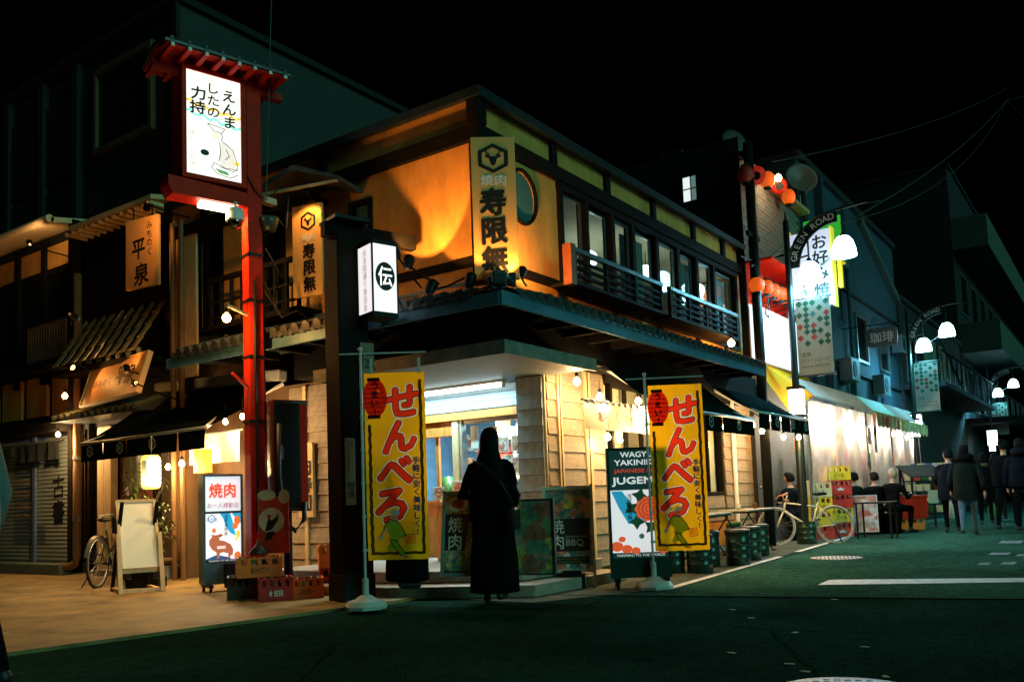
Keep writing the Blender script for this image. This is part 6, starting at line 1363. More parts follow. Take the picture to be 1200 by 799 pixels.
MB().prism([(-.62, .0), (0, .22), (.62, 0), (.62, .05), (0, .28), (-.62, .05)], (0, -.3, HH+.12), (1, 0, 0), (0, 0, 1), (0, .75, 0)).build('gable_roof', M_roof, hs); MB().box(-.6, .6, -.29, -.26, HH+.1, HH+.13).build('eave_strip', M_pale, hs)
for x in (-.16, .16): MB().cyl((x, 0, HH), (x, 0, HH+.15), .012, 6).build('hanger', M_black, hs)
MB().bar((.0, .0, HH+.15), (0, .45, HH+.15), .06, .06).build('beam', M_timber, hs)
ps = wm(hs) @ Vector((.12, -.2, HH+.04)); spotlamp(ps, wm(hs) @ Vector((0, -.02, .5)), 14, WARM, 'spotlight tucked under the little gabled sign roof', ang=110, bracket=ps+Vector((.2, 0, .1)))
cs.scale = (1, 1, .89)
# spots along the eave
for (px, py, xx, aimpx, aimpy, pw, ang, nm) in ((480, 303, 6.92, 497, 232, 70, 78, 'lowest left on the eave, aimed at the ochre wall'), (463, 292, 6.98, 436, 205, 64, 100, 'twin on the left eave, aimed up at the frieze'), (508, 331, 6.88, 550, 235, 46, 66, 'on the left eave nearest the corner sign')):
    p = at(px, py, x=xx); q_ = at(aimpx, aimpy, x=XL); spotlamp(p, q_, pw, WARM, 'black spotlight '+nm, 'spotlights on the tiled eave', ang, .18, r=.06, L=.18, bracket=(XL-.1, p.y, 3.42))
p = at(553, 322, x=6.85); spotlamp(p, wm(cs) @ Vector((0, -.03, .9)), 22, WARM, 'black spotlight at the foot of the tall corner sign', 'spotlights on the tiled eave', 80, .4, r=.055, L=.16, bracket=(7.2, 5.3, 3.3))
for (px, py, yy, aimpx, aimpy, pw, nm) in ((612, 317, 5.28, 632, 270, 70, 'right of the corner sign, aimed at the ochre wall'), (598, 322, 5.0, 575, 280, 22, 'right of the corner sign, turned towards it')):
    p = at(px, py, y=yy); q_ = at(aimpx, aimpy, y=YF) if px > 600 else wm(cs) @ Vector((.1, -.03, .6)); spotlamp(p, q_, pw, WARM, 'black spotlight '+nm, 'spotlights on the tiled eave', 100, .35, r=.06, L=.17, bracket=(p.x+.1, YF-.3, 3.35))
# tube lamp under the porch
ta, tb = at(466, 447, x=8.62), at(587, 438, x=8.62)
t = thing('fluorescent_tube', 'long glaring white fluorescent tube over the entrance', 'lamp', ((ta.x), (ta.y+tb.y)/2, 2.40)); hw = abs(ta.y-tb.y)/2
MB().cyl((0, -hw, 0), (0, hw, 0), .025, 12).build('tube', glow('tube_white', (.8, .98, 1), 10), t, True); MB().box(-.04, .04, -hw-.05, hw+.05, .03, .058).build('holder', M_whitep, t)
for y in (-hw-.03, hw+.03): MB().box(-.02, .02, y-.015, y+.015, -.03, .03).build('end_cap', M_whitep, t)
lamp('AREA', 'tube_light', (ta.x, (ta.y+tb.y)/2, 2.36), 50, COOL, t, .06, (ta.x, (ta.y+tb.y)/2, 0), sy=hw*2)
t = thing('ceiling_light', 'bright panel light on the ceiling inside the shop', 'lamp', (10.0, 7.2, 2.39)); MB().box(-.3, .3, -.9, .9, 0, .03).build('panel', glow('panel_room', (.8, .95, 1), 6), t); MB().box(-.32, .32, -.92, .92, .0301, .035).build('housing', M_whitep, t)
lamp('AREA', 'room_light', (10.0, 7.2, 2.37), 230, (.7, .93, 1), t, .5, (10.0, 7.2, 0), sy=1.6)
# pendant lamps upstairs
for i, (px, py, yy, pw) in enumerate(((757, 320, 6.1, 9), (817, 333, 6.1, 7), (690, 285, 6.5, 16))):
    p = at(px, py, y=yy); p.z = min(p.z, 4.62); t = thing('pendant_lamp', 'round white pendant lamp in the upstairs room, %s' % ('middle one', 'right one', 'left one')[i], 'lamp', p, 0, 'pendant lamps upstairs')
    MB().sphere((0, 0, 0), .13, 14, 9).build('globe', glow('globe_white', (.85, 1, .95), 5), t, True); MB().cyl((0, 0, .12), (0, 0, max(.15, 4.88-p.z)), .008, 6).build('cord', M_cable, t)
    lamp('POINT', 'globe_light', p+Vector((0, 0, -.2)), pw, (.8, 1, .8), t, .12)
bulb((9.35, 7.75, 1.98), 26, WARM, 'warm bulb hanging just inside the entrance door', 'bare bulbs', .05, .3, 20)
# ------------------------------------------------------------------ drum stools, tables, bins
M_drum = mat('drum_green', (.03, .07, .055), .3, .5, var=.25, vscale=9)
def drum(loc, label, cushion=None, h=.40, r=.155, rz=0.):
    t = thing('drum_stool', label, 'stool', loc, rz, 'oil can stools')
    prof = [(.01, 0), (r*.96, 0), (r, .012)]
    for z in (.1, .2, .3): prof += [(r, z*h/.4-.01), (r+.006, z*h/.4), (r, z*h/.4+.01)]
    prof += [(r, h-.02), (r+.01, h-.012), (r+.01, h), (r*.9, h), (.01, h-.01)]
    MB().lathe(prof, 24).build('drum', M_drum, t, True, auto=True)
    if cushion: MB().lathe([(.01, h), (r*.98, h+.002), (r*1.08, h+.02), (r*1.05, h+.05), (r*.8, h+.062), (.01, h+.065)], 24).build('cushion', cushion, t, True)
    MB().tube([(r*math.cos(a)*1.04, r*math.sin(a)*1.04, h*.78-.06*math.sin((a-3.6)/1.9*math.pi)) for a in [3.6+1.9*k/8 for k in range(9)]], .004, 5).build('wire_handle', M_grey, t)
    return t
CU = mat('cushion_black', (.03, .035, .035), .5); CG = mat('cushion_green', (.02, .12, .05), .5)
for px, py, cu, nm in ((793, 671, CU, 'oil drum stool left, behind the right banner flag'), (826, 671, CU, 'oil drum stool just right of the banner flag'), (835, 664, CU, 'oil drum stool under the nearer folding table'), (871, 662, CU, 'oil drum stool with pale seat nearest the road line'), (884, 656, CU, 'second oil drum stool in the row along the road line'), (894, 651, CU, 'third oil drum stool in the row along the road line'), (862, 645, CG, 'oil drum stool with green cushion behind the row'), (950, 637, None, 'open oil can without cushion beside the road bicycle')):
    p = at(px, py, z=.006); drum((p.x+.05, p.y+.08, .006), nm, cu, rz=rnd.uniform(0, 6), h=.42 if cu else .4, r=.16 if cu else .17)
def table(loc, rz, label, w_=1.15, d_=.5, h=.70):
    t = thing('folding_table', label, 'table', loc, rz, 'folding tables on the pavement')
    MB().box(-w_/2, w_/2, -d_/2, d_/2, h-.025, h).build('table_top', mat('table_pale', (.42, .4, .36), .3, var=.1), t, bevel=.006); MB().box(-w_/2+.02, w_/2-.02, -d_/2+.02, d_/2-.02, h-.05, h-.0251).build('apron', M_black, t)
    for s_ in (-1, 1):
        x = s_*(w_/2-.14)
        MB().tube([(x, -d_/2+.03, .0), (x, d_/2-.05, h-.05)], .011, 6).build('leg', M_black, t); MB().tube([(x+.03, d_/2-.03, .0), (x+.03, -d_/2+.05, h-.05)], .011, 6).build('leg', M_black, t)
        MB().tube([(x-.06, -d_/2+.03, .015), (x+.1, -d_/2+.03, .015)], .011, 6).build('foot', M_black, t); MB().tube([(x-.06, d_/2-.03, .015), (x+.1, d_/2-.03, .015)], .011, 6).build('foot', M_black, t)
    MB().tube([(-w_/2+.14, 0, h*.48), (w_/2-.14, 0, h*.48)], .01, 6).build('stretcher', M_black, t)
    return t
table((11.35, 4.82, .006), RAD(6), 'nearer folding table with crossed black legs on the pavement', 1.2); table((13.6, 5.02, .006), RAD(4), 'farther folding table beside the pale road bicycle', 1.5)
for x, y, m_, nm in ((11.1, 4.85, BT[3], 'small red sauce pot on the nearer folding table'), (13.3, 5.05, BT[2], 'white ashtray pot on the farther folding table'), (13.9, 5.0, BT[1], 'brown sauce bottle on the farther folding table')):
    lone(MB().lathe([(.01, 0), (.035, 0), (.04, .05), (.025, .09), (.005, .095)], 12), 'table_pot', m_, nm, 'pot', None, True, 0, (x, y, .707))

# ------------------------------------------------------------------ crate stack and picture panel by the stall
cb = at(985, 618, y=5.0); cx0_, cy0_ = at(981, 600, y=4.95).x, 4.95
for i, (m_, tx) in enumerate(((M_crR2, '★'), (M_crYe, 'ビール'), (M_crR2, None), (M_crR2, '★'), (M_crYe, 'ビール'))):
    crate((cx0_, cy0_, .006+.285*i), RAD(-50+3*(i % 2)), m_, '%s crate, %s in the tall stack by the stall' % ('yellow' if m_ is M_crYe else 'red', ('lowest', 'second from bottom', 'middle one', 'fourth from bottom', 'topmost')[i]), .5, .38, .283, tx, 'w' if m_ is M_crR2 else 'k', 4, 'tall crate stack by the stall')
for i, (m_, nm) in enumerate(((M_crYe, 'lower yellow'), (mat('crate_cream', (.7, .55, .3), .45, var=.1), 'upper cream'))):
    crate((at(952, 600, y=5.05).x+.3, 5.05, .006+.53+.285*i), RAD(-50), m_, '%s crate in the short stack behind the bicycle' % nm, .48, .38, .283, 'ビール', 'k', 4, 'short crate stack by the stall')
crate((at(952, 600, y=5.05).x+.3, 5.05, .006), RAD(-48), M_crR2, 'red crate at the bottom of the short stack', .48, .38, .26, None, 'w', 0, 'short crate stack by the stall'); crate((at(952, 600, y=5.05).x+.3, 5.05, .27), RAD(-52), M_crYe, 'yellow crate second in the short stack', .48, .38, .26, None, 'k', 4, 'short crate stack by the stall')
pa, pb2 = at(988, 628, z=0), at(1026, 622, z=0)
t = board('picture_panel', 'pale pink picture board standing before the stall', 'board', (at(1006, 600, y=4.6).x, 4.6, .08), .72, .72, .05, RAD(-62), foodprint('pink_print', [(.8, .62, .58), (.75, .3, .22), (.85, .75, .7), (.7, .45, .3), (.82, .68, .64), (.75, .2, .15)], 7), (M_whitep, .015))
MB().box(.1, .4, -.1, .1, -.08, -.015).build('foot', M_black, t); MB().box(-.4, -.1, -.1, .1, -.08, -.015).build('foot', M_black, t)

# ------------------------------------------------------------------ street lamps with arched arms
M_post = mat('lamp_post_green', (.006, .016, .015), .4, .3, var=.1)
def street_lamp(loc, label, detail=True):
    t = thing('street_lamp', label, 'street lamp', loc, 0, 'arched street lamps along the street')
    MB().lathe([(.01, 0), (.13, 0), (.13, .1), (.085, .14), (.08, 1.9), (.075, 2.0), (.065, 2.1), (.055, 5.95), (.02, 6.0), (.01, 6.15)], 14).build('post', M_post, t, True, auto=True)
    # lit box round the post
    for s_ in ((-.11, -.1), (.1, .11)): MB().box(s_[0], s_[1], -.11, .11, 2.35, 2.8).build('box_pane', glow('lampbox', (.8, 1, 1), 5), t)
    MB().box(-.0999, .0999, -.11, -.1, 2.35, 2.8).build('box_pane', glow('lampbox', ()), t); MB().box(-.0999, .0999, .1, .11, 2.35, 2.8).build('box_pane', glow('lampbox', ()), t)
    MB().box(-.13, .13, -.13, .13, 2.81, 2.86).build('box_cap', M_post, t); MB().box(-.13, .13, -.13, .13, 2.3, 2.34).build('box_cap', M_post, t)
    # arch towards the street (-Y): quarter circle plate with letters
    R1, R2, cz, cy = .92, .72, 5.05, -.92
    pts = [(cy+R1*math.cos(a), cz+R1*math.sin(a)) for a in [k*math.pi/2/14 for k in range(15)]]; pin = [(cy+R2*math.cos(a), cz+R2*math.sin(a)) for a in [k*math.pi/2/14 for k in range(14, -1, -1)]]
    ap = MB()
    q = [(y, z) for y, z in pts]; q2 = list(reversed(pin))
    for i in range(14):
        ap.prism([q[i], q[i+1], q2[i+1], q2[i]], (-.015, 0, 0), (0, 1, 0), (0, 0, 1), (.03, 0, 0))
    ap.build('arch_plate', M_post, t); 
    MB().tube([(0, y, z) for y, z in pts]+[(0, cy-.5, cz+R1+.03), (0, cy-.75, cz+R1-.02)], .025, 8).build('arch_rim', M_post, t, True); MB().tube([(0, y, z) for y, z in q2], .018, 6).build('arch_rim', M_post, t, True)
    k = MB(); s_ = 'GREEN ROAD'
    for i, ch in enumerate(s_):
        if ch == ' ': continue
        a = RAD(12+i*7.9); vs, fs, (x0, x1, y0, y1) = glyph(ch); kk = .11/(y1-y0); r_ = (R1+R2)/2
        # seen from -X, right hand is -Y: letters climb the arch
        c = Vector((-.019, cy+r_*math.cos(a), cz+r_*math.sin(a))); u = Vector((0, -math.sin(a)*-1, math.cos(a)*-1))*-1; v = Vector((0, math.cos(a), math.sin(a)))
        u = Vector((0, -math.sin(a), math.cos(a)))
        k.add([c+u*((x-(x0+x1)/2)*kk)+v*((y-(y0+y1)/2)*kk) for x, y in vs], fs)
    k.build('lettering', mat('letter_white', (.7, .75, .72), .5, var=0), t)
    def shade(y, z):
        sh_ = MB().lathe([(.05, .37), (.1, .355), (.165, .27), (.205, .14), (.22, 0), (.21, 0), (.195, .13), (.155, .25), (.08, .33)], 20, (0, y, z)).build('shade', glow('shade_teal', (.5, .92, 1), 13), t, True)
        MB().lathe([(.01, .45), (.03, .44), (.06, .37), (.01, .36)], 12, (0, y, z)).build('shade_cap', M_post, t)
        for a in range(6): MB().tube([(.222*math.cos(a*1.047), y+.222*math.sin(a*1.047), z+.02), (.17*math.cos(a*1.047), y+.17*math.sin(a*1.047), z+.27), (.09*math.cos(a*1.047), y+.09*math.sin(a*1.047), z+.36)], .008, 4).build('shade_rib', M_post, t)
        lamp('POINT', 'street_light', Vector(loc)+Vector((0, y, z+.06)), LAMPW, TEAL, t, .1)
        return sh_
    shade(-.38, 4.75); shade(-1.0, 5.1)
    MB().tube([(0, 0, 5.0), (0, -.2, 5.22), (0, -.38, 5.24)], .02, 6).build('arm', M_post, t); MB().tube([(0, -.38, 5.2), (0, -.38, 5.5), (0, -.32, 5.55), (0, -.28, 5.48)], .018, 6).build('finial', M_post, t); MB().tube([(0, -1.0, 5.55), (0, -1.0, 5.98)], .02, 6).build('hanger', M_post, t)
    MB().tube([(0, -.42, 4.9), (0, -.65, 5.05), (0, -.9, 5.2)], .015, 6).build('brace', M_grey, t)
    # hanging street banner with diamonds
    bn = MB().box(-.008, .008, -.70, -.08, 3.05, 4.42).build('street_banner', clothmat('banner_pale', (.62, .68, .6), .35), t)
    MB().cyl((0, 0, 4.45), (0, -.74, 4.45), .014, 6).build('banner_arm', M_post, t); MB().cyl((0, 0, 3.03), (0, -.74, 3.03), .014, 6).build('banner_arm', M_post, t)
    dm = [MB(), MB(), MB()]
    for i in range(5):
        for j in range(8):
            if (i+j) % 2 == 0 or rnd.random() < .25:
                y, z = -.15-.12*i, 4.36-.105*j; k_ = 0 if rnd.random() < .72 else (1 if rnd.random() < .6 else 2); a = .058
                dm[k_].add([(-.0095, y-a, z), (-.0095, y, z+a*1.05), (-.0095, y+a, z), (-.0095, y, z-a*1.05)], [(0, 1, 2, 3)])
    for k_, c in enumerate(((.02, .16, .1), (.05, .3, .28), (.55, .09, .06))): tag(dm[k_].build('diamond_print', mat('diamond_%d' % k_, c, .6, var=0), t), kind='stuff')
    if detail:
        k = Ink(0); k.line('浅草', -.16, 3.42, .085).line('グリーンロード', 0, 3.31, .075, .5).line('ASAKUSA GREEN ROAD', 0, 3.2, .035, .5)
        k.mb.v = [Vector((-.0095, -.39-v.x, v.z)) for v in k.mb.v]; k.mb.build('lettering', mat('print_black2', (.02, .03, .03), .6, var=0), t)
    return t
LAMPW = 300
SL = street_lamp((16.0, 4.86, 0), 'tall green street lamp with two glowing shades beside the far awning')
copy_tree(SL, (26.8, 4.86, 0), label='second arched street lamp, above the stalls')
copy_tree(SL, (44.0, 4.86, 0), label='farthest small arched street lamp above the crowd')

# ------------------------------------------------------------------ lantern house next to the restaurant
Q = thing('lantern_house', 'narrow house with a grey brick upper wall, red lanterns and a lit white sign', 'building', (15.5, 5.6, 0))
def pq(mb, name, m, parent=None, bevel=0., smooth=False): return mb.build(name, m, parent or Q, smooth, True, bevel)
M_brick = mat('grey_brick', (.16, .17, .17), .75, var=.25, vscale=5, bump=.3); M_mort = mat('mortar', (.06, .065, .065), .9)
pq(MB().box(15.52, 19.5, 5.62, 12, 0, 7.1), 'wall', M_mort)
br = MB().box(0, .21, -.02, .0, 0, .075).mesh('brick', M_brick)
for r in range(24):
    for c in range(12):
        x = 15.54+c*.33+(.165 if r % 2 else 0); z = 5.22+r*.09
        if x > 19.1: continue
        o = inst('brick', br, Q, Vector((x, 5.62+rnd.uniform(-.006, .004), z-.02))-Q.location, (0, 0, 0), (1.5, 1, 1.08))
pq(MB().box(15.5, 19.6, 5.4, 5.7, 7.12, 7.2), 'coping', M_pale); pq(MB().box(15.5, 15.52, 5.5, 12, 0, 7.6), 'party_wall', M_dark)
M_ln = mat('lantern_red', (.5, .02, .01), .6, var=0, emit=(1, .03, .005), es=.22); M_lno = mat('lantern_orange', (.5, .06, .01), .6, var=0, emit=(1, .15, .01), es=.55); M_lnd = mat('lantern_red_unlit', (.5, .03, .015), .6)
def plantern(loc, label, m_, r=.2, h=.42, pw=0, ax=0):
    t = thing('paper_lantern', label, 'lantern', loc, 0, 'red paper lanterns'); n_ = 12
    prof = [(.06, -h/2)]+[((r*math.sqrt(max(.12, 1-(2*k/n_-1)**2*.8)))+(.006 if k % 2 else 0), -h/2+h*k/n_) for k in range(n_+1)]+[(.06, h/2)]
    o = MB().lathe(prof, 18).build('shade', m_, t, True)
    MB().cyl((0, 0, h/2), (0, 0, h/2+.03), .08, 12).build('top_ring', M_black, t); MB().cyl((0, 0, -h/2-.03), (0, 0, -h/2), .08, 12).build('bottom_ring', M_black, t); MB().cyl((0, 0, h/2+.03), (0, 0, h/2+.2), .006, 5).build('cord', M_cable, t)
    if pw: lamp('POINT', 'lantern_light', Vector(loc)+Vector((-.05, -r-.08, -.1)), pw, (1, .3, .08), t, .15)
    if ax: t.rotation_euler = (0, RAD(70), RAD(20))
    return t
for i, (px, py, m_, nm, r, ax) in enumerate(((886, 206, M_ln, 'large red lantern lying at the top left of the brick wall', .26, 1), (899, 211, M_lno, 'bright orange lantern beside the large red lantern on the roof', .22, 0), (913, 218, M_ln, 'dull red lantern in the roof row, second from right', .24, 1), (924, 231, M_lno, 'orange lantern at the right end of the roof row', .2, 0), (874, 205, M_lnd, 'dark red lantern behind the party wall on the roof', .22, 0))):
    plantern(at(px, py, y=5.35), nm, m_, r*.68, .3, 6 if m_ is M_lno else 0, ax)
bulb(at(912, 209, y=5.2), 14, WARM2, 'glaring bulb among the red roof lanterns', 'bare bulbs', .07, .05, 40)
for i, (px, py) in enumerate(((887, 334), (898, 337), (906, 341), (915, 345), (922, 349), (931, 352))):
    plantern(at(px, py, y=5.25), 'round orange lantern, %s of six in the row under the brick wall' % ('leftmost', 'second from left', 'third from left', 'third from right', 'second from right', 'rightmost')[i], M_lno, .14, .26, 3)
z0, z1 = 4.45, 5.16
pq(MB().box(15.55, 18.6, 5.5, 5.6, 4.45, 5.18), 'red_fascia', M_red); pq(MB().box(15.5, 18.7, 5.0, 5.6, 5.18, 5.22), 'red_canopy', M_red)
for i in range(7): x = 15.7+i*.45; pq(MB().tube([(x, 5.5, 4.5), (x, 5.25, 4.55), (x, 5.2, 4.75)], .012, 5), 'lantern_bracket', M_black)
ls = thing('lit_shop_sign', 'glaring white lit sign with pale blue script below the orange lanterns', 'sign', (17.0, 5.42, 3.42)); MB().box(-1.45, 1.35, -.06, .06, 0, .98).build('panel', glow('shop_white', (.86, .93, 1), 1.2), ls); MB().box(-1.48, 1.38, .061, .14, -.03, 1.01).build('back', M_whitep, ls)
Ink(-.064).line('浅草お好み焼', -.1, .42, .3, 2.0, .01).on(ls, tint('pale_script', (.35, .6, .75), 1.3)); lamp('AREA', 'shop_sign_light', (17.0, 5.3, 3.9), 25, (.85, .93, 1), ls, 2.6, (17.0, 3, 3.6), sy=.9)
# satellite dish, party wall pipe
dp = at(937, 212, y=5.5); t = thing('satellite_dish', 'pale satellite dish on the roof beside the lanterns', 'satellite dish', dp, RAD(-50))
MB().lathe([(.01, 0), (.15, .02), (.3, .08), (.36, .13), (.355, .135), (.29, .09), (.01, .012)], 24).build('reflector', mat('dish_grey', (.14, .11, .09), .5), t, True).rotation_euler = (RAD(75), 0, 0); MB().tube([(0, 0, -.3), (0, -.25, -.4), (.05, -.45, -.25)], .02, 6).build('feed_arm', M_grey, t); MB().cyl((0, .05, -.75), (0, .05, 0), .025, 8).build('mast', M_grey, t)
dp = at(858, 168, y=6.0); t = thing('satellite_dish', 'dark dish on the wall top above the restaurant roof end', 'satellite dish', dp, RAD(-40)); MB().lathe([(.01, 0), (.15, .02), (.26, .08), (.25, .085), (.01, .012)], 20).build('reflector', mat('dish_dark', (.03, .045, .045), .5), t, True).rotation_euler = (RAD(75), 0, 0); MB().cyl((0, .03, -.9), (0, .03, 0), .02, 8).build('mast', M_grey, t)
# green lit board and tall okonomiyaki sign projecting over the street
a = at(935, 255, y=5.45); gb = thing('green_sign', 'bright green lit board at the upper corner of the lantern house', 'sign', (19.6, 5.0, 5.9)); MB().box(-.05, .05, -.25, .55, 0, 1.05).build('panel', mat('neon_green', (.02, .3, .03), .5, var=0, emit=(.02, .6, .04), es=.5), gb); MB().box(-.06, .06, -.28, .58, -.04, 0).build('rim', mat('rim_yellow', (.7, .6, .05), .5, emit=(.8, .7, .05), es=.6), gb)
t1, t2 = at(936, 310, x=16.6), at(974, 300, x=16.6); b1 = at(976, 440, x=16.6)
vsn = thing('projecting_sign', 'tall white lit projecting sign with black characters behind the street lamp', 'sign', (16.7, 5.02, 3.1), -math.pi/2)
MB().box(0, .78, -.09, .09, 1.3, 2.75).build('panel', mat('sign_lilac', (.3, .3, .34), .5, var=0, emit=(.8, .82, 1), es=.62), vsn); MB().box(-.03, .0, -.11, .11, 1.27, 2.85).build('rim', mat('rim_yellow', ()), vsn); MB().box(.78, .81, -.11, .11, 1.27, 2.78).build('rim', mat('rim_yellow', ()), vsn); MB().box(0, .78, -.1, .1, 1.27, 1.3).build('rim', M_black, vsn)
MB().box(-.4, -.03, -.02, .02, 2.4, 2.44).build('wall_bracket', M_black, vsn); MB().box(-.4, -.03, -.02, .02, 1.5, 1.54).build('wall_bracket', M_black, vsn)
Ink(-.093).col('お好み焼', .58, 2.68, .31, .02).col('やき', .25, 1.9, .22).on(vsn, M_ink); Ink(-.093).line('2F', .3, 1.45, .17).on(vsn, tint('print_pink', (.8, .2, .3)))
ys_ = thing('yellow_sign', 'narrow yellow lit sign edge beside the tall projecting sign', 'sign', (16.9, 4.2, 4.75), -math.pi/2); MB().box(0, .07, -.05, .05, 0, .85).build('panel', mat('neon_yellow', (.5, .4, .02), .5, var=0, emit=(1, .8, .02), es=.7), ys_); MB().box(-.5, 0, -.02, .02, .45, .5).build('bracket', M_black, ys_)

# ------------------------------------------------------------------ stalls with vinyl curtains
ST = [(17.0, 21.6, 'first', 'white tarpaulin stall with clear vinyl curtains beside the crates'), (21.65, 24.2, 'second', 'middle stall with red printed fringe and vinyl curtain'), (24.25, 28.0, 'third', 'far stall with yellow printed fringe and vinyl curtain')]
M_tarp = clothmat('tarp_white', (.5, .47, .42), .45); M_vin = vinyl('vinyl_sheet', (.95, .92, .88), .62)
FR = foodprint('fringe_red', [(.7, .25, .1), (.75, .6, .4), (.6, .1, .05), (.8, .5, .2)], 6); FY = foodprint('fringe_yellow', [(.8, .65, .2), (.5, .5, .3), (.8, .7, .4), (.6, .45, .1)], 6)
def stall(x0, x1, label, fringe, roofm, yf=5.0, yb=5.55, zt=2.75):
    t = thing('food_stall', label, 'stall', (x0, yf, 0))
    P_ = lambda mb, nm, m_, sm=False: mb.build(nm, m_, t, sm, True)
    for x in (x0+.04, x1-.04): P_(MB().cyl((x, yf, 0), (x, yf, zt), .03, 8), 'post', M_grey)
    P_(MB().prism([(yf-.2, zt-.02), (yf-.2, zt+.02), (yf+.2, zt+.42), (yb+1.6, zt+.62), (yb+1.6, zt+.58), (yf+.2, zt+.37)], (x0, 0, 0), (0, 1, 0), (0, 0, 1), (x1-x0, 0, 0)), 'tarpaulin_roof', roofm)
    n_ = 30; vs = []
    for j in range(9):
        for i in range(n_+1): u = i/n_; vs.append((x0+.05+(x1-x0-.1)*u, yf-.02+.035*math.sin(u*31+.8*math.sin(j))*(.3+j/8), zt-.03-(zt-.65)*j/8))
    P_(MB().add(vs, [(j*(n_+1)+i, j*(n_+1)+i+1, (j+1)*(n_+1)+i+1, (j+1)*(n_+1)+i) for j in range(8) for i in range(n_)]), 'vinyl_curtain', M_vin, True)
    if fringe:
        nf = max(3, int((x1-x0)/.42))
        for i in range(nf):
            a, b = x0+(x1-x0)*i/nf, x0+(x1-x0)*(i+1)/nf; k = MB().prism([(a+.01, zt-.05), (b-.01, zt-.05), (b-.01, zt-.32), ((a+b)/2, zt-.38), (a+.01, zt-.32)], (0, yf-.27, 0), (1, 0, 0), (0, 0, 1), (0, .006, 0)); P_(k, 'fringe_panel', fringe)
    P_(MB().box(x0, x1, yb+1.4, yb+1.5, .01, 3.2), 'back_wall', M_brownw); P_(MB().box(x0+.3, x1-.3, yf+.5, yf+.9, .75, .8).box(x0+.35, x1-.35, yf+.55, yf+.85, .01, .75), 'counter', M_pale)
    r = random.Random(int(x0*10))
    for j in range(2):
        zz = 1.25+.5*j; P_(MB().box(x0+.2, x1-.2, yf+1.3, yf+1.55, zz, zz+.03), 'shelf', M_pale); x = x0+.25
        while x < x1-.4:
            wd, h = r.uniform(.12, .34), r.uniform(.15, .38); P_(MB().box(x, x+wd, yf+1.33, yf+1.5, zz+.031, zz+.03+h), 'packet', BT[r.randint(0, 5)]); x += wd+r.uniform(.02, .12)
    x = x0+.3
    while x < x1-.3:
        wd, h = r.uniform(.12, .3), r.uniform(.3, .75); zz = r.uniform(1.9, 2.3); P_(MB().box(x, x+wd, yf+.35, yf+.36, zz-h, zz), 'hanging_slip', r.choice([FR, FY, M_crYe, M_crR2, M_whitep, M_orange])); x += wd+r.uniform(.25, .7)
    x = x0+.4
    while x < x1-.5:
        wd, h = r.uniform(.12, .3), r.uniform(.12, .4); P_(MB().box(x, x+wd, yf+.55, yf+.8, .801, .8+h), 'goods_box', BT[r.randint(0, 5)]); x += wd+r.uniform(.03, .2)
    for k in range(1, int((x1-x0)/1.1)): P_(MB().box(x0+k*1.1-.012, x0+k*1.1+.012, yf-.075, yf-.07, .65, zt-.04), 'vinyl_seam', M_whitep)
    return t
stall(17.0, 21.6, ST[0][3], None, M_tarp); stall(21.65, 24.2, ST[1][3], FR, mat('green_tarp', (.3, .42, .08), .6)); stall(24.25, 28.0, ST[2][3], FY, M_tarp)
oa = thing('orange_awning', 'orange-yellow sheet awning sloping down to the first stall', 'awning', (15.6, 5.5, 3.3)); MB().add([(15.55, 5.58, 3.5), (19.4, 5.58, 3.4), (17.3, 4.93, 2.78), (15.85, 4.93, 2.35)], [(0, 1, 2, 3)]).build('sheet', clothmat('sheet_orange', (.85, .42, .03), .5), oa, False, True); MB().tube([(15.85, 4.93, 2.35), (17.3, 4.93, 2.78)], .02, 6).build('front_bar', M_grey, oa, False, True)
for i, (x, y, z, pw) in enumerate(((17.5, 5.12, 2.42, 62), (18.6, 5.14, 2.45, 68), (20.0, 5.12, 2.42, 62), (21.2, 5.12, 2.4, 38), (22.6, 5.12, 2.4, 50), (23.7, 5.12, 2.4, 38), (25.2, 5.12, 2.38, 50), (27.0, 5.12, 2.35, 44), (16.4, 5.3, 2.35, 26))):
    bulb((x, y, z), pw, (1, .82, .62), 'bright bulb behind the stall curtains, number %s from the near end' % ('one two three four five six seven eight nine'.split()[i]), 'bulbs inside the stalls', .06, .15, 30)
plantern((18.95, 5.2, 2.1), 'yellow lantern hanging in the first stall', glow('lantern_yellow', ()), .17, .55)
for i, (px, py) in enumerate(((1017, 510), (1024, 502), (1017, 540), (1025, 520))):
    p = at(px, py, y=4.9); lone(MB().box(0, .28, 0, .01, 0, .4+.2*(i % 2)), 'paper_slip', foodprint('slip', [(.75, .5, .35), (.6, .15, .08), (.8, .7, .5), (.2, .1, .06)], 14), 'paper menu slip taped to the middle stall curtain, %s' % ('upper left', 'upper right', 'lower left', 'lower right')[i], 'paper', 'menu slips on the stall', False, 0, (p.x, 4.9, p.z-.2))
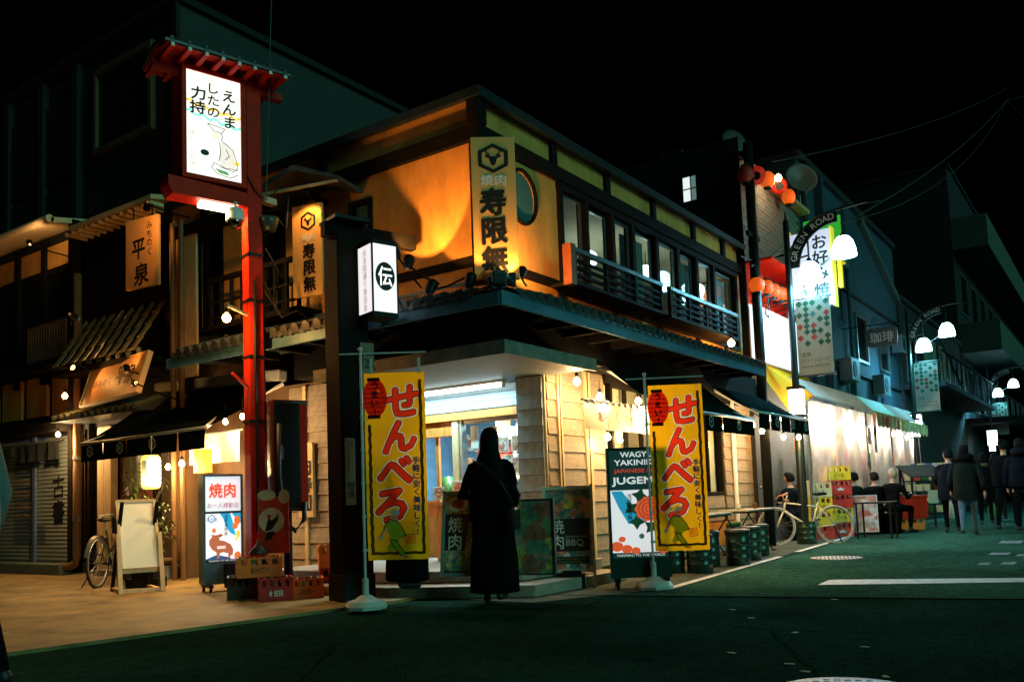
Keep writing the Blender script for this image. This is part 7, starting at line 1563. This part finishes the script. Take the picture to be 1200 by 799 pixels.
# display stand, red box, stools by the far stall
bx = at(1065, 628, z=0)
t = thing('display_stand', 'black sloping menu stand at the end of the stalls', 'stand', (at(1085, 600, y=3.9).x, 3.9, .006), RAD(-50))
for x in (-.4, .4): MB().bar((x, -.2, 0), (x, -.2, 1.15), .04, .04).build('leg', M_black, t); MB().bar((x, .3, 0), (x, .3, 1.4), .04, .04).build('leg', M_black, t)
MB().prism([(-.25, 1.15), (.38, 1.42), (.38, 1.45), (-.25, 1.18)], (-.45, 0, 0), (0, 1, 0), (0, 0, 1), (.9, 0, 0)).build('top', mat('stand_top', (.05, .05, .045), .9, spec=.05), t); MB().box(-.4, .4, -.2, -.18, .3, .34).build('rail', M_black, t); MB().box(-.05, .2, -.235, -.225, .55, .85).build('price_card', mat('card_beige', (.5, .45, .32), .6), t)
lone(MB().box(-.35, .35, -.25, .25, 0, .45).box(-.37, .37, -.27, .27, .45, .5), 'cool_box', M_red, 'red cool box behind the seated customers', 'box', None, False, RAD(-55), (at(1063, 600, y=4.1).x, 4.1, .006+.25)); crate((at(1063, 600, y=4.1).x, 4.1, .006), RAD(-55), M_crY, 'orange crate under the red cool box', .55, .45, .248, None, 'k', 0, 'crates by the stall end')
GS = thing('goods_rack', 'slanted rack of colourful packets beyond the stalls', 'rack', (24.5, 4.2, .006), RAD(-55))
for j in range(5):
    MB().box(-.6, .6, -.3+j*.1, -.1+j*.1, .25+j*.27, .28+j*.27).build('shelf', M_black, GS)
    for i in range(6): MB().box(-.55+i*.19, -.4+i*.19, -.28+j*.1, -.14+j*.1, .281+j*.27, .45+j*.27).build('packet', BT[(i*3+j*2) % 6] if (i+j) % 3 else BT[4], GS)
for x in (-.6, .58): MB().bar((x, -.3, 0), (x, .3, 1.5), .03, .03).build('side', M_black, GS)

# ------------------------------------------------------------------ coffee sign on scroll bracket
p = at(1005, 400, y=5.4)
cf = thing('coffee_sign', 'dark hanging sign with two pale characters on a scrolled bracket', 'sign', (22.3, 4.98, 4.35), -math.pi/2)
MB().prism([(0, .06), (.06, 0), (.64, 0), (.7, .06), (.7, .4), (.64, .46), (.06, .46), (0, .4)], (0, -.03, 0), (1, 0, 0), (0, 0, 1), (0, .06, 0)).build('panel', mat('sign_slate', (.05, .07, .07), .4), cf)
Ink(-.034).row('珈琲', .07, .23, .28, .01).on(cf, mat('print_silver', (.55, .65, .65), .5, var=0)); MB().cyl((-.6, 0, .55), (.75, 0, .55), .014, 6).build('bracket', M_black, cf)
MB().tube([(-.6+.12*math.cos(a)*(1-a/14), 0, .7+.12*math.sin(a)*(1-a/14)) for a in [k*.5 for k in range(24)]], .01, 5).build('scroll', M_black, cf); MB().tube([(.2+.08*math.cos(a)*(1-a/14), 0, .65+.08*math.sin(a)*(1-a/14)) for a in [k*.5 for k in range(24)]], .008, 5).build('scroll', M_black, cf)
for x in (.1, .6): MB().cyl((x, 0, .46), (x, 0, .55), .008, 5).build('hanger', M_black, cf)

# ------------------------------------------------------------------ far buildings along the street
M_bl = mat('blue_render', (.025, .06, .09), .8, var=.15, vscale=.8, bump=.2); M_dk2 = mat('dark_cladding', (.018, .022, .025), .7, var=.2); M_gr = mat('pale_band', (.07, .1, .085), .8, var=.15); M_bg = mat('black_glass', ())
def far_building(name, label, x0, x1, h, m, wins, y=5.65, extra=None, dep=8.):
    t = thing(name, label, 'building', (x0, y, 0)); P_ = lambda mb, nm, mm, parent=None: mb.build(nm, mm, parent or t, False, True)
    P_(MB().box(x0, x1, y, y+dep, 0, h), 'wall', m); P_(MB().box(x0-.05, x1+.05, y-.1, y+dep+.1, h, h+.15), 'parapet', M_dk2)
    for (a, b, c, d_) in wins:
        f = MB(); f.box(a, a+.07, y-.06, y, c, d_); f.box(b-.07, b, y-.06, y, c, d_); f.box(a+.07, b-.07, y-.06, y, c, c+.07); f.box(a+.07, b-.07, y-.06, y, d_-.07, d_); o = P_(f, 'window', M_grey); P_(MB().box(a+.07, b-.07, y-.03, y-.01, c+.07, d_-.07), 'pane', M_bg, o)
    if extra: extra(t, P_)
    return t
def ex1(t, P_):
    P_(MB().box(20.9, 21.05, 5.45, 5.65, 0, 8.4), 'pilaster', M_bl); P_(MB().cyl((23.2, 5.55, 3), (23.2, 5.55, 8.3), .05, 8), 'downpipe', M_bl); P_(MB().box(20.0, 20.6, 5.2, 5.6, 5.4, 5.6), 'wall_lamp_housing', M_dk2)
    for i, (x, z) in enumerate(((22.0, 3.6), (25.4, 3.5), (28.2, 5.0), (21.6, 6.4))):
        P_(MB().box(x, x+.8, 5.3, 5.6, z, z+.55), 'air_conditioner', mat('ac_case', (.12, .15, .16), .5)); P_(MB().cyl((x+.3, 5.29, z+.28), (x+.3, 5.3, z+.28), .2, 16), 'fan_grille', M_dk2)
        P_(MB().tube([(x+.8, 5.5, z+.3), (x+1.0, 5.58, z+.2), (x+1.0, 5.6, z-1.2)], .03, 6), 'pipe', M_dk2)
    P_(MB().cyl((19.75, 5.55, 3), (19.75, 5.55, 8.3), .06, 8), 'downpipe', M_dk2); P_(MB().box(20, 29.4, 5.56, 5.649, 6.0, 6.06), 'joint_strip', M_dk2); P_(MB().box(20, 29.4, 5.56, 5.649, 3.9, 3.96), 'joint_strip', M_dk2)
    P_(MB().prism([(25.0, 8.5), (29.5, 6.9), (29.5, 6.7), (25.0, 8.3)], (0, 5.5, 0), (1, 0, 0), (0, 0, 1), (0, .15, 0)), 'sloping_trim', M_gr)
far_building('blue_building', 'tall blue-grey rendered building behind the stalls', 19.6, 29.5, 8.5, M_bl, [(20.0, 20.8, 4.1, 5.3), (24.0, 25.2, 4.3, 5.6), (26.6, 27.8, 4.3, 5.6)], 5.65, ex1)
def ex2(t, P_):
    P_(MB().box(29.6, 42, 4.4, 5.6, 4.0, 4.15), 'balcony_floor', M_dk2)
    for i in range(24): x = 29.7+i*.5; P_(MB().bar((x, 4.45, 4.15), (x+(.25 if i % 2 else -.25), 4.45, 5.1), .03, .03), 'balcony_bar', M_black)
    P_(MB().box(29.6, 42, 4.42, 4.48, 5.1, 5.15), 'balcony_rail', M_black); P_(MB().bar((30.5, 4.6, 5.6), (36, 4.6, 3.9), .08, .05), 'stay', M_grey)
    for s_ in (0, 1): P_(MB().box(33+3*s_, 35.4+3*s_, 5.5, 5.56, 4.6, 6.2), 'poster_panel', foodprint('far_poster', [(.3, .35, .3), (.1, .2, .25), (.35, .2, .12), (.2, .3, .25)], 2.5))
far_building('balcony_building', 'dark building with railed balcony beyond the stalls', 29.6, 42, 6.9, M_dk2, [(30.3, 31.8, 4.3, 6.3)], 5.6, ex2)
def ex3(t, P_):
    P_(MB().box(42.2, 75, 4.0, 5.6, 6.6, 7.9), 'pale_band', M_gr); P_(MB().box(42.2, 75, 3.4, 5.6, 3.5, 3.75), 'canopy', M_dk2); P_(MB().box(42.2, 75, 4.2, 5.6, 11.2, 12.6), 'pale_band', M_gr)
far_building('end_building', 'tall dark building with pale concrete bands at the end of the street', 42.2, 75, 15, M_dk2, [(43.5+3.2*i, 45.6+3.2*i, z, z+1.9) for i in range(9) for z in (4.2, 8.6)], 5.6, ex3)
far_building('rear_block', 'tall dark block with a small lit window behind the restaurant', 21.8, 27, 10.2, mat('night_render', (.006, .008, .008), .9), [], 9.4, None, .5)
p = at(809, 222, x=15.49); t = thing('lit_window', 'small lit window high on the dark wall above the restaurant roof end', 'window', p, -math.pi/2)
t.scale = (.62, .62, .62)
MB().box(-.25, .25, -.06, 0, -.42, .42).build('frame', M_black, t)
for z in (-.38, .02): MB().box(-.21, .02, -.065, -.061, z, z+.36).build('pane', glow('window_white', (.9, 1, .95), .9), t); MB().box(.06, .21, -.065, -.061, z, z+.36).build('pane', glow('window_dim', (.3, .5, .5), .3), t)
# right side shop far behind the crowd, with its box lamp and goods
far_building('facing_shop', 'dark shop fronts closing the far side of the street', 46, 80, 8, M_dk2, [(47+4*i, 50+4*i, 3.8, 6) for i in range(7)], -13.0)
bl = thing('box_lamp', 'small white lit box lamp above the crowd', 'lamp', at(1163, 513, x=30)); MB().box(-.12, .12, -.12, .12, -.22, .22).build('shade', glow('lampbox', ()), bl); MB().box(-.14, .14, -.14, .14, .22, .26).build('cap', M_black, bl); MB().cyl((0, 0, .26), (0, 0, .9), .02, 6).build('rod', M_black, bl)
bl = thing('box_lamp', 'small white lit box lamp above the farthest stall', 'lamp', at(1073, 492, y=4.9)); MB().box(-.14, .14, -.14, .14, -.14, .14).build('shade', glow('lampbox', ()), bl); MB().box(-.16, .16, -.16, .16, .14, .18).build('cap', M_black, bl); MB().cyl((0, 0, .18), (0, 0, .6), .02, 6).build('rod', M_black, bl)
# overhead wires
def wire(label, a, b, sag, r=.012):
    a, b = Vector(a), Vector(b); n_ = 24; lone(MB().tube([a.lerp(b, i/n_)-Vector((0, 0, sag*4*(i/n_)*(1-i/n_))) for i in range(n_+1)], r, 5), 'overhead_wire', M_wire, label, 'wire', 'overhead wires')
M_wire = mat('wire', (.05, .055, .055), .5, var=0)
hub = at(1180, 118, y=3.0)
wire('overhead wire curving up to the top right from the first lamp shade', at(985, 262, x=16.0), hub, .9); wire('overhead wire in the middle of the fan at upper right', at(880, 312, y=5.3), hub, .6, .02); wire('highest overhead wire crossing the dark sky', at(905, 190, y=5.4), hub+Vector((0, 0, .5)), .3); wire('short overhead wire leaving the right edge of the photo', hub, at(1215, 150, y=2.5), .1); wire('overhead wire leaving upward at the right edge', hub, at(1230, 100, y=2.5), .1)
wire('black wire from the restaurant end wall to the street lamp', at(868, 300, y=5.4), at(925, 275, y=5.0), .25, .015)
wire('thin dark cable climbing past the light box on the red post', at(318, 0, y=8.0), at(312, 235, y=8.0), .0, .008)
t = thing('utility_pipe', 'dark utility pole at the far end of the restaurant', 'pole', (15.45, 5.3, .0)); MB().cyl((0, 0, 0), (0, 0, 7.4), .09, 12).build('shaft', M_black, t, True); MB().box(-.3, .3, -.03, .03, 5.6, 5.68).build('cross_arm', M_black, t); MB().tube([(.1, -.1, 4.2), (.2, -.15, 4.5), (.35, -.1, 4.4), (.3, -.1, 4.15), (.15, -.1, 4.2)], .015, 5).build('cable_coil', M_cable, t)
# ------------------------------------------------------------------ people: one fused body mesh each, clothes and hair as children
def fuse(mb, voxel, name, mats, parent, pick):
    me = mb.mesh('tmp', mats[0]); o = bpy.data.objects.new('tmp', me); col.objects.link(o)
    r = o.modifiers.new('r', 'REMESH'); r.mode = 'VOXEL'; r.voxel_size = voxel; s_ = o.modifiers.new('s', 'SMOOTH'); s_.factor = .5; s_.iterations = 4
    dg = bpy.context.evaluated_depsgraph_get(); nm = bpy.data.meshes.new_from_object(o.evaluated_get(dg)); bpy.data.objects.remove(o); nm.name = name
    nm.materials.clear()
    for m_ in mats: nm.materials.append(m_)
    for p in nm.polygons: p.use_smooth = True; p.material_index = pick(p.center)
    q = bpy.data.objects.new(name, nm); col.objects.link(q); q.parent = parent
    return q
def capsule(mb, p, q, r1, r2):
    p, q = Vector(p), Vector(q); mb.tube([p, p.lerp(q, .5), q], [r1, (r1+r2)/2, r2], 12); mb.sphere(p, r1, 12, 8); mb.sphere(q, r2, 12, 8)
def hand(mb, w, d, side, s=1.):
    """palm at wrist w reaching along d, five fingers, thumb from the side"""
    w, d = Vector(w), Vector(d).normalized(); u = Vector((0, -1, 0)) if abs(d.y) < .8 else Vector((0, 0, 1)); a = d.cross(u).normalized(); n_ = a.cross(d)
    capsule(mb, w, w+d*.07*s, .026*s, .034*s)
    for i, (o, L) in enumerate(((-.03, .062), (-.01, .075), (.01, .07), (.03, .055))):
        k = w+d*.075*s+n_*o*s; m_ = k+d*L*.55*s+a*.006*side; capsule(mb, k, m_, .0115*s, .011*s); capsule(mb, m_, m_+d*L*.5*s+a*.02*side*s, .011*s, .010*s)
    k = w+d*.03*s-n_*.03*s; m_ = k-n_*.025*s+d*.03*s; capsule(mb, k, m_, .013*s, .012*s); capsule(mb, m_, m_+d*.03*s, .012*s, .011*s)
def person(label, loc, rz, H=1.68, pose='stand', cols=None, coat=None, hair=None, voxel=.016, sw=.0, arms=None, head_turn=0., group=None, cap=None, extra=None):
    """local frame: the person faces -y"""
    t = thing('person', label, 'person', loc, rz, group); k = H/1.68; mb = MB(); V = lambda x, y, z: (x*k, y*k, z*k)
    sit = pose == 'sit'; pz = .52 if sit else .93
    dz = pz-.93
    for s_ in (-1, 1):
        hip = (s_*.09, 0, pz)
        if sit: kn, an = (s_*.13, -.42, .50), (s_*.13, -.36, .09)
        else: f = sw*s_; kn, an = (s_*.10, -.16*f-.02, .49), (s_*.10, -.18*f+(.1 if f < 0 else .0), .09+(.04 if f < 0 else 0))
        capsule(mb, V(*hip), V(*kn), .095*k, .062*k); capsule(mb, V(*kn), V(*an), .062*k, .042*k); capsule(mb, V(an[0], an[1]+.02, an[2]-.045), V(an[0]+s_*.02, an[1]-.16, an[2]-.055), .042*k, .034*k)
    lean = -.06 if sit else 0
    sp_ = [(0, 0, pz+.02), (0, lean*.4, pz+.2), (0, lean, pz+.38)]
    mb.lathe([(.02, -.1), (.15, -.06), (.165, .02), (.15, .14), (.155, .26), (.18, .38), (.17, .46), (.09, .5), (.05, .52)], 20, V(0, lean*.6, pz), 1.0*k, .62*k)
    for v in range(len(mb.v)): pass
    sh = pz+.44; capsule(mb, V(-.15, lean, sh), V(.15, lean, sh), .065*k, .065*k)
    A = arms or (((.23, .02, sh-.28), (.25, -.05, sh-.52)),)*2
    for s_, (el, wr) in zip((-1, 1), A):
        el = V(s_*abs(el[0]), el[1]+lean, el[2]); wr = V(s_*abs(wr[0]) if wr[0] >= 0 else -s_*abs(wr[0]), wr[1]+lean, wr[2]); so_ = V(s_*.19, lean, sh-.01)
        capsule(mb, so_, el, .056*k, .044*k); capsule(mb, el, wr, .044*k, .03*k); hand(mb, wr, Vector(wr)-Vector(el), s_, k)
    nk = sh+.06; capsule(mb, V(0, lean+.005, nk-.02), V(0, lean-.01, nk+.09), .055*k, .05*k)
    hc = Vector(V(0, lean-.02, nk+.19)); Rm = Matrix.Rotation(head_turn, 3, 'Z'); hd = MB()
    hd.sphere((0, 0, .01), .1, 18, 12, (.82, 1.0, 1.18)); hd.sphere((0, -.035, -.055), .06, 12, 8, (.9, .9, 1)); hd.tube([(0, -.09, .02), (0, -.112, -.018), (0, -.1, -.028)], [.012, .018, .012], 8)
    hd.sphere((0, -.09, -.062), .016, 8, 6, (1.6, .6, .6)); hd.sphere((.035, -.083, .012), .014, 8, 6); hd.sphere((-.035, -.083, .012), .014, 8, 6)
    for s_ in (-1, 1): hd.sphere((s_*.085, .005, -.01), .03, 8, 6, (.35, .7, 1.1))
    kk = len(mb.v); mb.add([hc+Rm @ (v*k) for v in hd.v], hd.f)
    c = cols; zt = (sh+.07)*k; zw = (pz+.02)*k
    def pick(p):
        if p.z > zt: return 3
        if (abs(p.x) > .2*k or (sit and p.y < -.2)) and False: return 0
        for s_, (el, wr) in zip((-1, 1), A):
            w_ = Vector(V(s_*abs(wr[0]) if wr[0] >= 0 else -s_*abs(wr[0]), wr[1]+lean, wr[2]))
            if (p-w_).length < .02*k or ((p-w_).length < .17*k and (p-w_).dot(w_-Vector(V(s_*abs(el[0]), el[1]+lean, el[2]))) > 0): return 3
        if p.z < .12*k: return 2
        if p.z > zw or (abs(p.x) > .17*k and p.z > .4): return 0
        return 1
    fuse(mb, voxel, 'body', [c['top'], c['legs'], c['shoes'], c['skin']], t, pick)
    # eyes only show from the front
    for s_ in (-1, 1): e = hc+Rm @ (Vector((s_*.035, -.093, .014))*k); MB().sphere(e, .008*k, 6, 5).build('eye', M_ink, t, True)
    if coat:      # a garment lofted round the body: list of (z, half width, half depth, y shift)
        rings = []; n_ = 28
        for j, (z, a, b, yo) in enumerate(coat['rings']):
            rings.append([Vector(((a*(1+.035*math.sin(5*q+j*.4)*(1 if z < .9 else .4))*math.cos(q))*k, (yo+b*(1+.04*math.cos(4*q+j*.5))*math.sin(q))*k, z*k)) for q in [2*math.pi*i/n_ for i in range(n_)]])
        MB().loft(rings, caps=False).build('coat', coat['m'], t, True)
        for s_, (el, wr) in zip((-1, 1), A):
            x0 = -.18; so_ = V(s_*.19, lean, sh-.0); el_ = V(s_*abs(el[0]), el[1]+lean, el[2]); wr_ = V(s_*abs(wr[0]) if wr[0] >= 0 else -s_*abs(wr[0]), wr[1]+lean, wr[2])
            m_ = Vector(el_).lerp(Vector(wr_), .92); MB().tube([so_, Vector(so_).lerp(Vector(el_), .5), el_, Vector(el_).lerp(Vector(wr_), .5), m_], [.066*k, .066*k, .064*k, .058*k, .054*k], 12).build('sleeve', coat['m'], t, True)
    if hair == 'long':
        rings = []; n_ = 22
        for z, a, b, yo in ((.137, .012, .012, .01), (.132, .04, .045, .012), (.115, .068, .078, .016), (.08, .092, .102, .02), (.03, .103, .115, .025), (-.04, .106, .11, .035), (-.11, .11, .09, .05), (-.19, .14, .08, .075), (-.28, .165, .07, .095), (-.37, .17, .055, .112), (-.45, .14, .04, .118), (-.52, .09, .028, .12)):
            rings.append([hc+Rm @ (Vector((a*1.0*math.cos(q)*(1+.05*math.sin(9*q)), yo+b*math.sin(q)*(1 if math.sin(q) > 0 or z > .07 else .35), z))*k) for q in [2*math.pi*i/n_ for i in range(n_)]])
        MB().loft(rings, caps=True).build('hair', c['hair'], t, True)
    elif hair:
        g = MB(); rings = []; n_ = 20; low = {'short': -.03, 'bob': -.1}[hair]
        for z, a, b, yo in ((.128, .02, .02, .0), (.118, .055, .065, .005), (.085, .086, .1, .01), (.03, .095, .112, .018), (low, .096, .10, .03), (low-.03, .08, .075, .035)):
            rings.append([hc+Rm @ (Vector((a*math.cos(q)*(1+.03*math.sin(7*q)), yo+b*math.sin(q)*(1 if math.sin(q) > 0 or z > .06 else .45), z))*k) for q in [2*math.pi*i/n_ for i in range(n_)]])
        g.loft(rings).build('hair', c['hair'], t, True)
    if extra == 'pack':
        MB().box(-.16, .16, .15, .33, sh-.5, sh-.02).build('backpack', c['legs'], t, bevel=.05)
        for s_ in (-1, 1): MB().tube([V(s_*.1, .16, sh-.03), V(s_*.12, .02, sh+.09), V(s_*.12, -.14, sh-.05)], .018, 6).build('strap', c['legs'], t)
    if extra == 'hood':
        MB().lathe([(.15, -.2), (.165, -.12), (.13, -.06), (.1, -.05)], 18, hc+Vector((0, .03, 0)), 1.0*k, 1.05*k).build('hood', c['top'], t, True)
    if extra == 'scarf':
        MB().lathe([(.07, -.2), (.105, -.19), (.115, -.15), (.1, -.11), (.07, -.11)], 18, hc+Vector((0, .015, 0))).build('scarf', mat('scarf_olive', (.1, .09, .04), .9), t, True)
    if cap:
        MB().lathe([(.104, .03), (.106, .07), (.09, .11), (.05, .135), (.01, .14)], 18, hc, .9*k, 1.08*k).build('cap', cap, t, True)
    return t
SKIN = mat('skin', (.5, .3, .2), .5, var=.08); SHOE = mat('shoe_dark', (.02, .018, .015), .5); HAIR = mat('hair_black', (.005, .005, .005), .8, spec=.1, var=.2, vscale=30, stretch=(8, 8, 1))
BLK = mat('cloth_black', (.005, .005, .006), .95, var=.2, vscale=12, bump=.3, bscale=60, spec=.03); NAVY = mat('cloth_navy', (.006, .008, .012), .95, var=.2, spec=.05); DKG = mat('cloth_dark_green', (.007, .011, .009), .9, var=.2, spec=.05); JEAN = mat('denim', (.07, .12, .18), .8, var=.25, vscale=10); GREYC = mat('cloth_grey', (.012, .013, .013), .9, var=.2, spec=.05)
def C_(top, legs, hair=HAIR): return dict(top=top, legs=legs, shoes=SHOE, skin=SKIN, hair=hair)
LONG = lambda m: dict(m=m, rings=[(1.43, .07, .06, 0), (1.40, .14, .09, 0), (1.365, .215, .12, 0), (1.28, .235, .14, 0), (1.1, .24, .15, 0), (.95, .25, .16, 0), (.82, .262, .17, 0), (.80, .225, .16, 0), (.6, .24, .18, .0), (.4, .265, .2, .01), (.24, .265, .21, .015), (.12, .272, .215, .015), (.11, .25, .2, .015)])
MID = lambda m: dict(m=m, rings=[(1.45, .075, .065, 0), (1.41, .13, .1, 0), (1.36, .2, .135, 0), (1.25, .225, .155, 0), (1.05, .225, .165, 0), (.9, .23, .17, 0), (.75, .235, .175, 0), (.68, .225, .165, 0)])
LOWC = lambda m: dict(m=m, rings=[(1.45, .075, .065, 0), (1.41, .13, .1, 0), (1.36, .205, .135, 0), (1.22, .23, .155, 0), (1.0, .235, .165, 0), (.86, .225, .16, 0)])
UPA = (((.27, .02, 1.06), (.2, -.2, .98)), ((.33, .0, 1.08), (.16, -.24, 1.1)))
pw_ = at(580, 708, z=0)
w_ = person('person with long dark hair in a long black coat facing the entrance', (pw_.x+.06, pw_.y+.04, .006), RAD(112), 1.63, 'stand', C_(BLK, BLK), LONG(BLK), 'long', .014, .25, UPA)
w_.scale = (.92, .92, 1)
hb = thing('handbag', 'black shoulder bag hanging at the right hip of the long-haired person', 'handbag', wm(w_) @ Vector((-.23, .1, .82)), RAD(112)); MB().box(-.05, .05, -.13, .13, -.12, .1).build('bag', mat('leather_black', (.012, .012, .012), .3), hb, bevel=.03); MB().tube([(-.02, .0, .1), (.1, .07, .35), (.26, .09, .52), (.38, -.02, .56)], .012, 6).build('strap', mat('leather_black', ()), hb)
p2 = at(480, 693, z=.137)
person('person in black standing on the step, half hidden by the left banner flag', (p2.x+.05, p2.y+.05, .137), RAD(70), 1.62, 'stand', C_(BLK, BLK), LONG(BLK), 'bob', .018, .1)
WA = (((.25, .03, 1.09), (.26, -.05, .84)),)*2
# passer-by cut off by the left edge
pl = at(-53, 822, z=0)
person('passer-by in a dark jacket cut off by the left edge of the photo', (pl.x, pl.y, 0.03), RAD(200), 1.72, 'stand', C_(mat('cloth_teal_grey', (.09, .15, .14), .8), BLK), LOWC(mat('cloth_teal_grey', ())), 'short', .016, .6, WA)
# crowd at the right
CR = [(1117, 624, 100, 1.62, NAVY, BLK, MID(NAVY), 'short', 'person in a navy coat carrying a white bag, left in the crowd'), (1137, 627, 95, 1.66, BLK, JEAN, MID(DKG), 'short', 'person in a dark padded coat and blue jeans walking away'), (1157, 615, 100, 1.6, GREYC, BLK, LOWC(BLK), 'bob', 'small person with a bob in the middle of the crowd'), (1183, 622, 80, 1.76, BLK, BLK, LOWC(BLK), 'short', 'tall person in black jacket at the right of the crowd'), (1171, 610, 110, 1.65, DKG, GREYC, LOWC(DKG), 'short', 'person in dark green behind the tall one'), (1203, 624, 95, 1.74, NAVY, BLK, LOWC(NAVY), 'short', 'person in navy cut off by the right edge'), (1125, 609, 95, 1.68, GREYC, BLK, LOWC(GREYC), 'short', 'person in grey glimpsed behind the padded coat')]
for i, (px, py, rz, H, top, legs, ct_, hr, nm) in enumerate(CR):
    p = at(px, py, z=.004); wa = [(((.27, .06, 1.1), (.27, -.02, .86)), ((.24, -.1, 1.1), (.2, -.32, 1.0))), (((.28, .1, 1.09), (.3, .08, .84)), ((.27, -.04, 1.09), (.28, -.16, .86))), (((.24, -.08, 1.1), (.12, -.3, 1.1)), ((.25, .02, 1.08), (.24, -.06, .84)))][i % 3]
    person(nm, (p.x, p.y, .004), RAD(rz), H, 'stand', C_(top, legs), ct_, hr, .02, (.95, -.7, .5, -1.0, .8, -.5, .6)[i], wa, (.5, -.35, .2, .6, -.6, .1, -.3)[i], 'people walking down the street', BLK if i == 3 else None, (None, 'hood', 'scarf', None, 'pack', 'hood', None)[i])
for px, py, m_, nm in ((1113, 597, mat('bag_white', (.7, .72, .66), .6), 'white plastic carrier bag held by the left walker'), (1161, 595, mat('bag_green', (.06, .3, .06), .5), 'green plastic carrier bag in the middle of the crowd')):
    p = at(px, py, z=.35); t = thing('carrier_bag', nm, 'bag', (p.x, p.y-.02, .12), RAD(20)); rings = []
    for z, a, b in ((0, .1, .05), (.03, .15, .08), (.2, .16, .09), (.33, .13, .06), (.42, .06, .03)): rings.append([Vector((a*math.cos(q)*(1+.08*math.sin(5*q+z*9)), b*math.sin(q), z)) for q in [2*math.pi*i/16 for i in range(16)]])
    MB().loft(rings).build('bag', m_, t, True); MB().tube([(-.06, 0, .4), (-.05, 0, .54), (0, 0, .6), (.05, 0, .54), (.06, 0, .4)], .012, 6).build('handles', m_, t)
# seated customers at the stall
SA = (((.25, -.12, .72), (.14, -.36, .78)),)*2
for i, (px, py, rz, H, top, hr, nm, turn) in enumerate(((1048, 632, -25, 1.7, BLK, None, 'seated bald person in black at the stall table', -.3), (1028, 630, 30, 1.62, BLK, 'short', 'seated dark-haired person beside the bald one', .2), (1000, 612, 60, 1.65, GREYC, 'short', 'seated person behind the crates at the stall', 0), (924, 612, 70, 1.66, NAVY, 'short', 'seated person in navy behind the lamp post', 0))):
    p = [(at(1046, 600, y=4.05).x, 4.05), (at(1028, 600, y=4.35).x, 4.35), (at(1000, 600, y=4.75).x+.8, 4.85), (17.0, 5.35)][i]
    person(nm, (p[0], p[1], .006), RAD(rz+90), H, 'sit', C_(top, BLK), None, hr, .018, 0, SA, turn, 'seated stall customers')
    lone(MB().lathe([(.01, 0), (.15, 0), (.15, .4), (.17, .405), (.17, .43), (.01, .43)], 18), 'seat_drum', M_black, 'round black stool under the %s' % nm.split(' at ')[0].split(' behind')[0].split(' beside')[0], 'stool', 'stools of the stall customers', True, 0, (p[0], p[1], .006))
t = thing('stall_table', 'small dark table in front of the seated bald person', 'table', (at(1034, 600, y=4.0).x-.5, 4.0, .006)); MB().box(-.3, .3, -.35, .35, .66, .69).build('table_top', M_black, t)
for x in (-.25, .25):
    for y in (-.3, .3): MB().box(x-.015, x+.015, y-.015, y+.015, 0, .66).build('leg', M_black, t)
